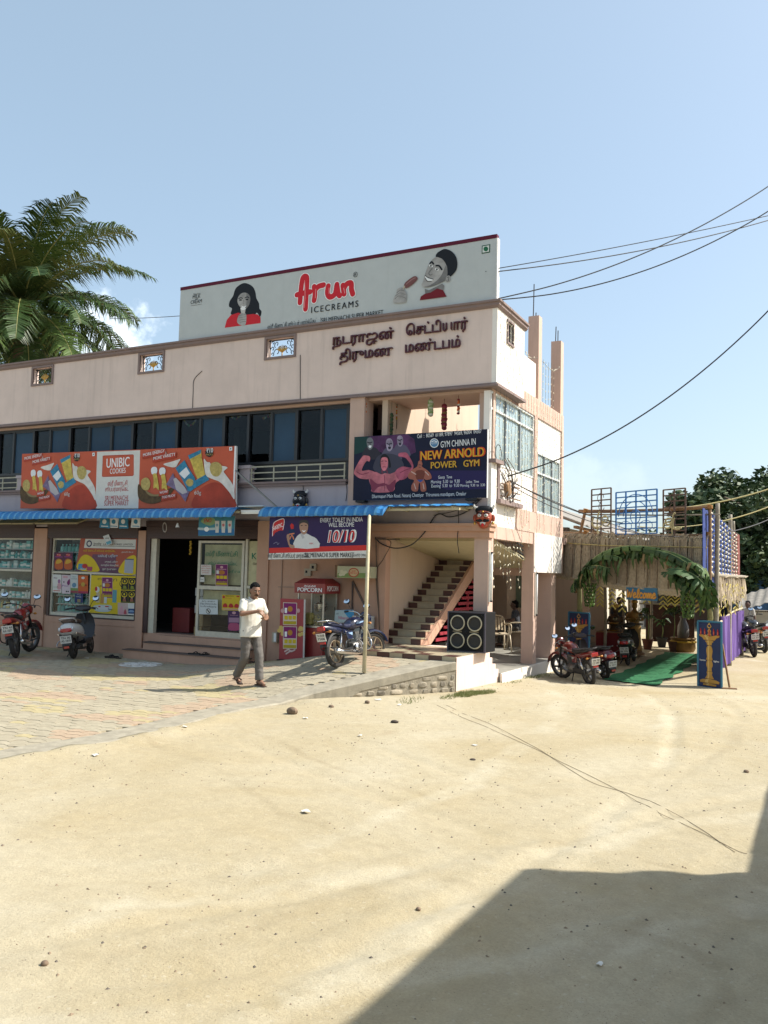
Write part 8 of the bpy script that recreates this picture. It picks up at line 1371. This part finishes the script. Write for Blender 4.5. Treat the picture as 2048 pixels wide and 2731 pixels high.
# ------------------------------------------------------------------ trees
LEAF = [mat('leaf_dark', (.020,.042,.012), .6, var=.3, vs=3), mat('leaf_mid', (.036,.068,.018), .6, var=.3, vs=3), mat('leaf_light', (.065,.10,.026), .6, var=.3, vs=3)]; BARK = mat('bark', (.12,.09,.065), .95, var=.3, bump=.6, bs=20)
def tree(label, p, h, rad, n, seed, lf=.17):
    t = thing('broadleaf_tree', label, 'tree', p); c = Vector(p); rnd = random.Random(seed); b = MB(); b.tube(cr([c, c+Vector((.1,0,h*.3)), c+Vector((-.05,.1,h*.55)), c+Vector((0,0,h*.8))],4),[.32*(1-.06*i) for i in range(13)],8)
    tips = []
    for k in range(16): a_ = rnd.uniform(0,6.28); z = h*rnd.uniform(.30,.65); e = c+Vector((math.cos(a_)*rad*rnd.uniform(.4,.8),math.sin(a_)*rad*rnd.uniform(.4,.8),h*rnd.uniform(.5,.92))); s0_ = c+Vector((0,0,z)); b.tube(cr([s0_,s0_.lerp(e,.5)+Vector((0,0,.25)),e],4),[.12*(1-.09*i) for i in range(9)],5); tips.append(e)
    b.build('trunk', BARK, t, smooth=True); clumps = [(c+Vector((math.cos(a_)*r_*rad,math.sin(a_)*r_*rad,h*(.30+.68*u*(1-.28*r_*r_)))), rad*rnd.uniform(.16,.30)) for a_, r_, u in ((rnd.uniform(0,6.28),math.sqrt(rnd.random())*.95,rnd.random()**.8) for _ in range(46))]; vs = [[],[],[]]; fs = [[],[],[]]
    for i in range(n):
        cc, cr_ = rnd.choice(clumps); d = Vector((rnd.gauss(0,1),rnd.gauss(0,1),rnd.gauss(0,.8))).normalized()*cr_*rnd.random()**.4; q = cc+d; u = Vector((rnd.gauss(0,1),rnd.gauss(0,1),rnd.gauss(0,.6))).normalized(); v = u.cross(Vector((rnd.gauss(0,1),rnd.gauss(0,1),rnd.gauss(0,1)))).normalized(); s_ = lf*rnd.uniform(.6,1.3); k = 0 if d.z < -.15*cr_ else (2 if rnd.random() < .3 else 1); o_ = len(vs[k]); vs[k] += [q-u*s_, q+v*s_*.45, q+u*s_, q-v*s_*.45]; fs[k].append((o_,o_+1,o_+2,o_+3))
    m_ = MB()
    for k in range(3): m_.add(vs[k], fs[k], k)
    m_.build('crown', LEAF, t, fix=False)
tree('dense dark tree rising behind the pandal at the right edge', (-2.3,45,-.2), 7.7, 4.7, 34000, 3, .19); tree('dark tree crowding behind the lamp frames', (-5.0,49,-.2), 5.6, 3.0, 9000, 4); tree('broad dark tree beyond the blue sheet wall', (3.2,47,-.2), 9.0, 5.4, 22000, 5, .22); tree('low dark tree behind the violet cloth screen', (-2.6,42.2,-.2), 4.8, 2.9, 16000, 6)
tree('distant tree behind the old cream house', (-6.5,58,-.2), 5.6, 4.0, 7000, 9, .24); tree('distant tree beyond the far house', (-1,60,-.2), 6.5, 4.5, 7000, 10, .24)
# coconut palm
pc = PY(58,826,19.2); t = thing('coconut_palm', 'tall coconut palm rising behind the left end of the roof', 'palm', (pc.x-.3,pc.y,-.1)); rnd = random.Random(12); q = cr([(pc.x-.5,pc.y,-.1),(pc.x-.35,pc.y,4),(pc.x-.1,pc.y,8),(pc.x,pc.y,pc.z)],6); MB().tube(q,[.22-.004*i+(.012 if i % 2 else 0) for i in range(len(q))],12).build('trunk', BARK, t, smooth=True)
PL = [mat('frond_a', (.062,.105,.022), .45, var=.3, vs=2, spec=.4), mat('frond_b', (.034,.066,.016), .45, var=.3, vs=2, spec=.4), mat('frond_c', (.115,.14,.04), .45, var=.3, vs=2, spec=.4)]; RB = mat('frond_rib', (.25,.24,.08), .5); DRY = mat('frond_fibre', (.19,.12,.06), .9)
NF = 68
for k in range(NF):
    az = 2.399*k+rnd.uniform(-.15,.15); el_ = R(82)-R(136)*(k/NF)**.95; L_ = rnd.uniform(4.0,4.9); d = Vector((math.cos(az),math.sin(az),0)); pts = []; p = pc.copy(); a_ = el_; ns = 16
    for i in range(ns+1): pts.append(p.copy()); p = p+(d*math.cos(a_)+Vector((0,0,math.sin(a_))))*(L_/ns); a_ -= R(2.0+4.4*(i/ns))*(1.15 if el_ > 0 else .75)
    fo = MB().tube(pts,[.035*(1-.85*i/ns) for i in range(ns+1)],5).build('frond', RB, t, smooth=True); b = MB(); twist = rnd.uniform(-.35,.35)
    for s_ in (-1,1):
        for i in range(78):
            u = .12+.88*i/78; f = u*ns; j = min(ns-1,int(f)); q0 = pts[j].lerp(pts[j+1],f-j); tn = (pts[j+1]-pts[j]).normalized(); sd_ = tn.cross(Vector((0,0,1)))
            sd_ = sd_.normalized() if sd_.length > .05 else d.cross(Vector((0,0,1))); nrm = sd_.cross(tn); sd_ = (sd_*s_*math.cos(twist)+nrm*math.sin(twist)*s_); ll = 1.05*math.sin(math.pi*(.14+.80*u))**.7*rnd.uniform(.82,1.1); dv = (sd_*.8+tn*(.50+.16*math.sin(i*.55+k)+rnd.uniform(-.08,.10))+nrm*rnd.uniform(-.09,.09)).normalized(); e1 = q0+dv*ll*.55+nrm*ll*.10+Vector((0,0,-.04*ll)); e2 = e1+dv*ll*.42+Vector((0,0,-ll*(.18+.34*rnd.random()))); wv = tn*rnd.uniform(.017,.026)
            o_ = len(b.v); b.v += [tuple(q0-wv),tuple(q0+wv),tuple(e1+wv*1.1),tuple(e1-wv*1.1),tuple(e2)]; b.f += [(o_,o_+1,o_+2,o_+3),(o_+3,o_+2,o_+4)]; b.m += [0,0]
    b.build('leaflets', PL[rnd.choice((0,0,1,1,2))], fo, fix=False)
for k in range(8): a_ = k*.8; MB().tube(cr([pc,pc+Vector((.3*math.cos(a_),.3*math.sin(a_),.15)),pc+Vector((.5*math.cos(a_),.5*math.sin(a_),-.25))],4),.03,5).build('flower_stalk', DRY, t, smooth=True)
for k in range(7): a_ = k*.9; MB().ell(pc+Vector((.28*math.cos(a_),.28*math.sin(a_),-.28-.05*(k % 2))),(.10,.10,.13),10,8).build('coconut', mat('coconut_green', (.10,.10,.03), .5), t, smooth=True)
# ------------------------------------------------------------------ things on the ground
def slipper(label, p, rz, c=(.03,.022,.018)):
    t = thing('slipper', label, 'slipper', p, rz, 'slippers left outside the shop'); m_ = mat('slipper_%d' % int(c[0]*999), c, .7); MB().loft([[(x,y*k,z) for y, z in ((-1,0),(1,0),(1,.022),(-1,.022))] for x, k in ((-.125,.022),(-.10,.036),(0,.034),(.07,.043),(.115,.036),(.135,.015))]).build('sole', m_, t, world=False, smooth=30); MB().tube(cr([(-.01,.036,.022),(.03,.03,.05),(.085,0,.03)],4),.008,6).tube(cr([(-.01,-.036,.022),(.03,-.03,.05),(.085,0,.03)],4),.008,6).build('strap', BLACK, t, smooth=True, world=False)
for lb, q, rz in (('dark slipper at the left foot of the door steps', (-13.72,13.9), .3), ('dark slipper resting against its mate at the door steps', (-13.58,13.78), 1.0), ('dark slipper nearest the kolam drawing', (-13.42,13.75), .2)): slipper(lb, (*q,pz(*q)+.004), rz)
slipper('black slipper on the lowest door step, left of the pair', (-11.62,14.14,.184), .4, (.012,.012,.012)); slipper('black slipper on the lowest door step, right of the pair', (-11.36,14.15,.184), 1.4, (.012,.012,.012)); slipper('dark slipper by the wall beside the red motorcycle', (-16.85,14.5,.004), .8); slipper('dark slipper behind the walking man at the steps', (-10.1,14.2,pz(-10.1,14.2)+.004), .1)
t = thing('kolam_drawing', 'white powder kolam drawing on the forecourt before the door steps', 'drawing', (-12.2,13.2,.01)); CHK = mat('rice_powder', (.60,.59,.56), .95, var=.2, vs=20); b = MB()
for k in range(6):
    a_ = k*math.pi/3; b.tube(cr([(-12.2,13.2,.006)]+[(-12.2+r_*math.cos(a_+o_),13.2+r_*math.sin(a_+o_),.006) for r_, o_ in ((.15,.35),(.32,.28),(.42,0),(.32,-.28),(.15,-.35))]+[(-12.2,13.2,.006)],4),.011,4)
b.torus((-12.2,13.2,.005),(0,0,1),.22,.010,28,4).torus((-12.2,13.2,.005),(0,0,1),.42,.008,28,4); b.build('powder_line', CHK, t, smooth=True)
RK = mat('rock_brown', (.19,.135,.09), .9, var=.35, vs=14, bump=.6, bs=30)
def rock(label, px_, sz, seed, m=RK, zz=None):
    p = PZ(*px_, 0); p = PZ(*px_, gz(p.x,p.y)); b = MB(); b.ell((p.x,p.y,gz(p.x,p.y)+sz[2]*.55),sz,9,7); o = b.build('rock', m, smooth=35)
    for v in o.data.vertices: d = noise.noise_vector(v.co*6+Vector((seed,0,0))); v.co += Vector((d.x*sz[0],d.y*sz[1],d.z*sz[2]*.6))*.35
    tag(o, label, 'rock')
rock('biggest brown rock on the dirt below the kerb', (779,1904), (.085,.07,.06), 1); rock('dark brick piece on the dirt below the retaining wall', (1054,1928), (.06,.035,.025), 2, mat('rock_dark', (.06,.045,.035), .9)); rock('small dark stone near the kerb rubble', (979,1876), (.04,.035,.03), 3); rock('small stone left of the dark stone near the kerb', (883,1885), (.045,.035,.025), 4); rock('dark stone on the open dirt in the right middle', (1260,2027), (.035,.03,.012), 5, mat('rock_dark', (.06,.045,.035), .9)); rock('dark rounded stone at the lower left of the dirt', (118,2578), (.020,.019,.015), 6); rock('small stone beside the tyre track', (1115,2430), (.016,.015,.013), 7); rock('dark stone near the right frame edge', (1990,2060), (.03,.025,.018), 8)
rnd = random.Random(77); PPR = mat('paper_scrap', (.62,.60,.55), .8)
for lb, q in (('white paper scrap below the kerb at the far left', (255,2010)), ('white paper scrap below the kerb left of the big rock', (495,1940)), ('flat white paper scrap right of the big rock', (815,1915)), ('crumpled white paper on the open dirt', (815,2160)), ('white paper scrap near the grass tuft', (1008,1870)), ('pale paper scrap on the middle of the dirt', (960,1962)), ('long pale paper scrap below the retaining wall', (1065,1883)), ('white paper scrap under the shop front beside the scooter', (230,1757)), ('white paper scrap in the big ground shadow', (1600,2560)), ('small paper scrap at the right of the dirt', (1265,1986))):
    p = PZ(*q,0); z = pz(p.x,p.y)+.006 if p.x < ex(p.y) else gz(p.x,p.y)+.006; b = MB(); s_ = (.05+.03*rnd.random())*(.3 if p.y < 5 else .7); pts = [(p.x+s_*math.cos(a_)*rnd.uniform(.6,1.2),p.y+s_*.8*math.sin(a_)*rnd.uniform(.6,1.2),z+rnd.uniform(0,.02)) for a_ in [k*1.05 for k in range(6)]]; b.add(pts+[(x,y,zz-.002) for x, y, zz in pts]+[(p.x,p.y,z+.012),(p.x,p.y,z+.009)],[(i,(i+1) % 6,12) for i in range(6)]+[(6+(i+1) % 6,6+i,13) for i in range(6)]+[(i,i+6,(i+1) % 6+6,(i+1) % 6) for i in range(6)]); tag(b.build('paper_scrap', PPR), lb, 'litter')
for lb, pts in (('thin dark line for a wire shadow across the dirt towards the big shadow', ((1165,1885),(1260,1925),(1400,1985),(1520,2040),(1640,2095),(1760,2160),(1880,2215),(1992,2268))), ('second thin dark line for a wire shadow crossing the first on the dirt', ((1190,1885),(1300,1930),(1440,2000),(1560,2072),(1640,2098),(1720,2122),(1850,2190),(1960,2262)))):  # thin dark tubes stand in for overhead wire shadows on the dirt
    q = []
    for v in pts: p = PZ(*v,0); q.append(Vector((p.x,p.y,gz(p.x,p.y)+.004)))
    wire(lb, [Vector((v.x,v.y,gz(v.x,v.y)+.004)) for v in cr(q,4)], .0022, mat('shadow_line_earthy', (.20,.15,.09), .9), 'wire_shadow_line', 2)
# pebbles, grit and grass
peb = MB(); base_ = [(1,0,0),(-1,0,0),(0,1,0),(0,-1,0),(0,0,1),(0,0,-.6)]; bf = [(0,2,4),(2,1,4),(1,3,4),(3,0,4),(2,0,5),(1,2,5),(3,1,5),(0,3,5)]
for k in range(11000):
    u = rnd.random(); y = 2.5+15*u**1.6; x = ex(y)+rnd.random()**1.3*(1.6-ex(y))
    if k % 3 == 0: c_ = noise.noise(Vector((x*1.3,y*1.3,4))); 
    else: c_ = 1
    if c_ < .1 or noise.noise(Vector((x*.6,y*.6,14))) < -.15: continue
    r_ = .0025+.013*rnd.random()**5; z = gz(x,y); a_ = rnd.uniform(0,6.28); peb.add([(x+r_*(v[0]*math.cos(a_)-v[1]*.7*math.sin(a_))*rnd.uniform(.7,1.3),y+r_*(v[0]*math.sin(a_)+v[1]*.7*math.cos(a_))*rnd.uniform(.7,1.3),z+r_*.7*v[2]) for v in base_],bf,0 if rnd.random() < .6 else 1)
o = stuff(peb.build('pebbles', [mat('pebble_brown', (.24,.18,.12), .9), mat('pebble_grey', (.13,.11,.09), .9)], fix=False)); o['label'] = 'loose pebbles and grit scattered over the dirt'; o['category'] = 'pebbles'
gr = MB()
for (cx_, cy_), rr_, n_ in (((-5.1,13.1),.30,900),((-4.95,13.5),.25,420),((-5.2,12.6),.2,140),((-5.22,17.0),.35,160),((-5.2,17.7),.25,90),((-5.6,12.0),.3,80),((-5.2,15.6),.3,70)):
    for k in range(n_): a_ = rnd.uniform(0,6.28); r_ = rr_*math.sqrt(rnd.random()); x = cx_+r_*.6*math.cos(a_); y = cy_+r_*1.4*math.sin(a_); z = gz(max(x,CX+.07),y); h_ = rnd.uniform(.015,.06); dx, dy = rnd.uniform(-.04,.04), rnd.uniform(-.04,.04); gr.add([(x-.004,y,z-.01),(x+.004,y+.003,z-.01),(x+dx,y+dy,z+h_)],[(0,1,2)])
o = stuff(gr.build('grass', mat('grass_green', (.20,.22,.07), .8, var=.3, vs=8), fix=False)); o['label'] = 'short green grass at the foot of the pink platform'; o['category'] = 'grass'
# ------------------------------------------------------------------ houses behind the photographer whose shadow falls across the road
t = thing('roadside_house', 'plain two level roadside house right of the road, outside the picture', 'house', (5,3,-.1)); MB().prism([(2.20,7.92,-.1),(9,7.92,-.1),(9,-9,-.1),(1.75,-9,-.1)],(0,0,4.7)).build('tall_block', WALL_P, t); MB().prism([(2.17,7.95,4.6),(9.1,7.95,4.6),(9.1,-9.1,4.6),(1.70,-9.1,4.6)],(0,0,.07)).build('roof_slab', CONC, t); part('low_block', WALL_L, [(2.36,7.97,-.1,8,12.5,3.12)], t); part('low_roof', CONC, [(2.28,7.97,3.12,8.1,12.6,3.20)], t); part('door', BROWN, [(2.33,9.2,-.05,2.36,10.2,2.0)], t); part('window', BLK, [(2.02,3,1,2.10,4.4,2.2)], t)
bpy.data.scenes.remove(_TS)
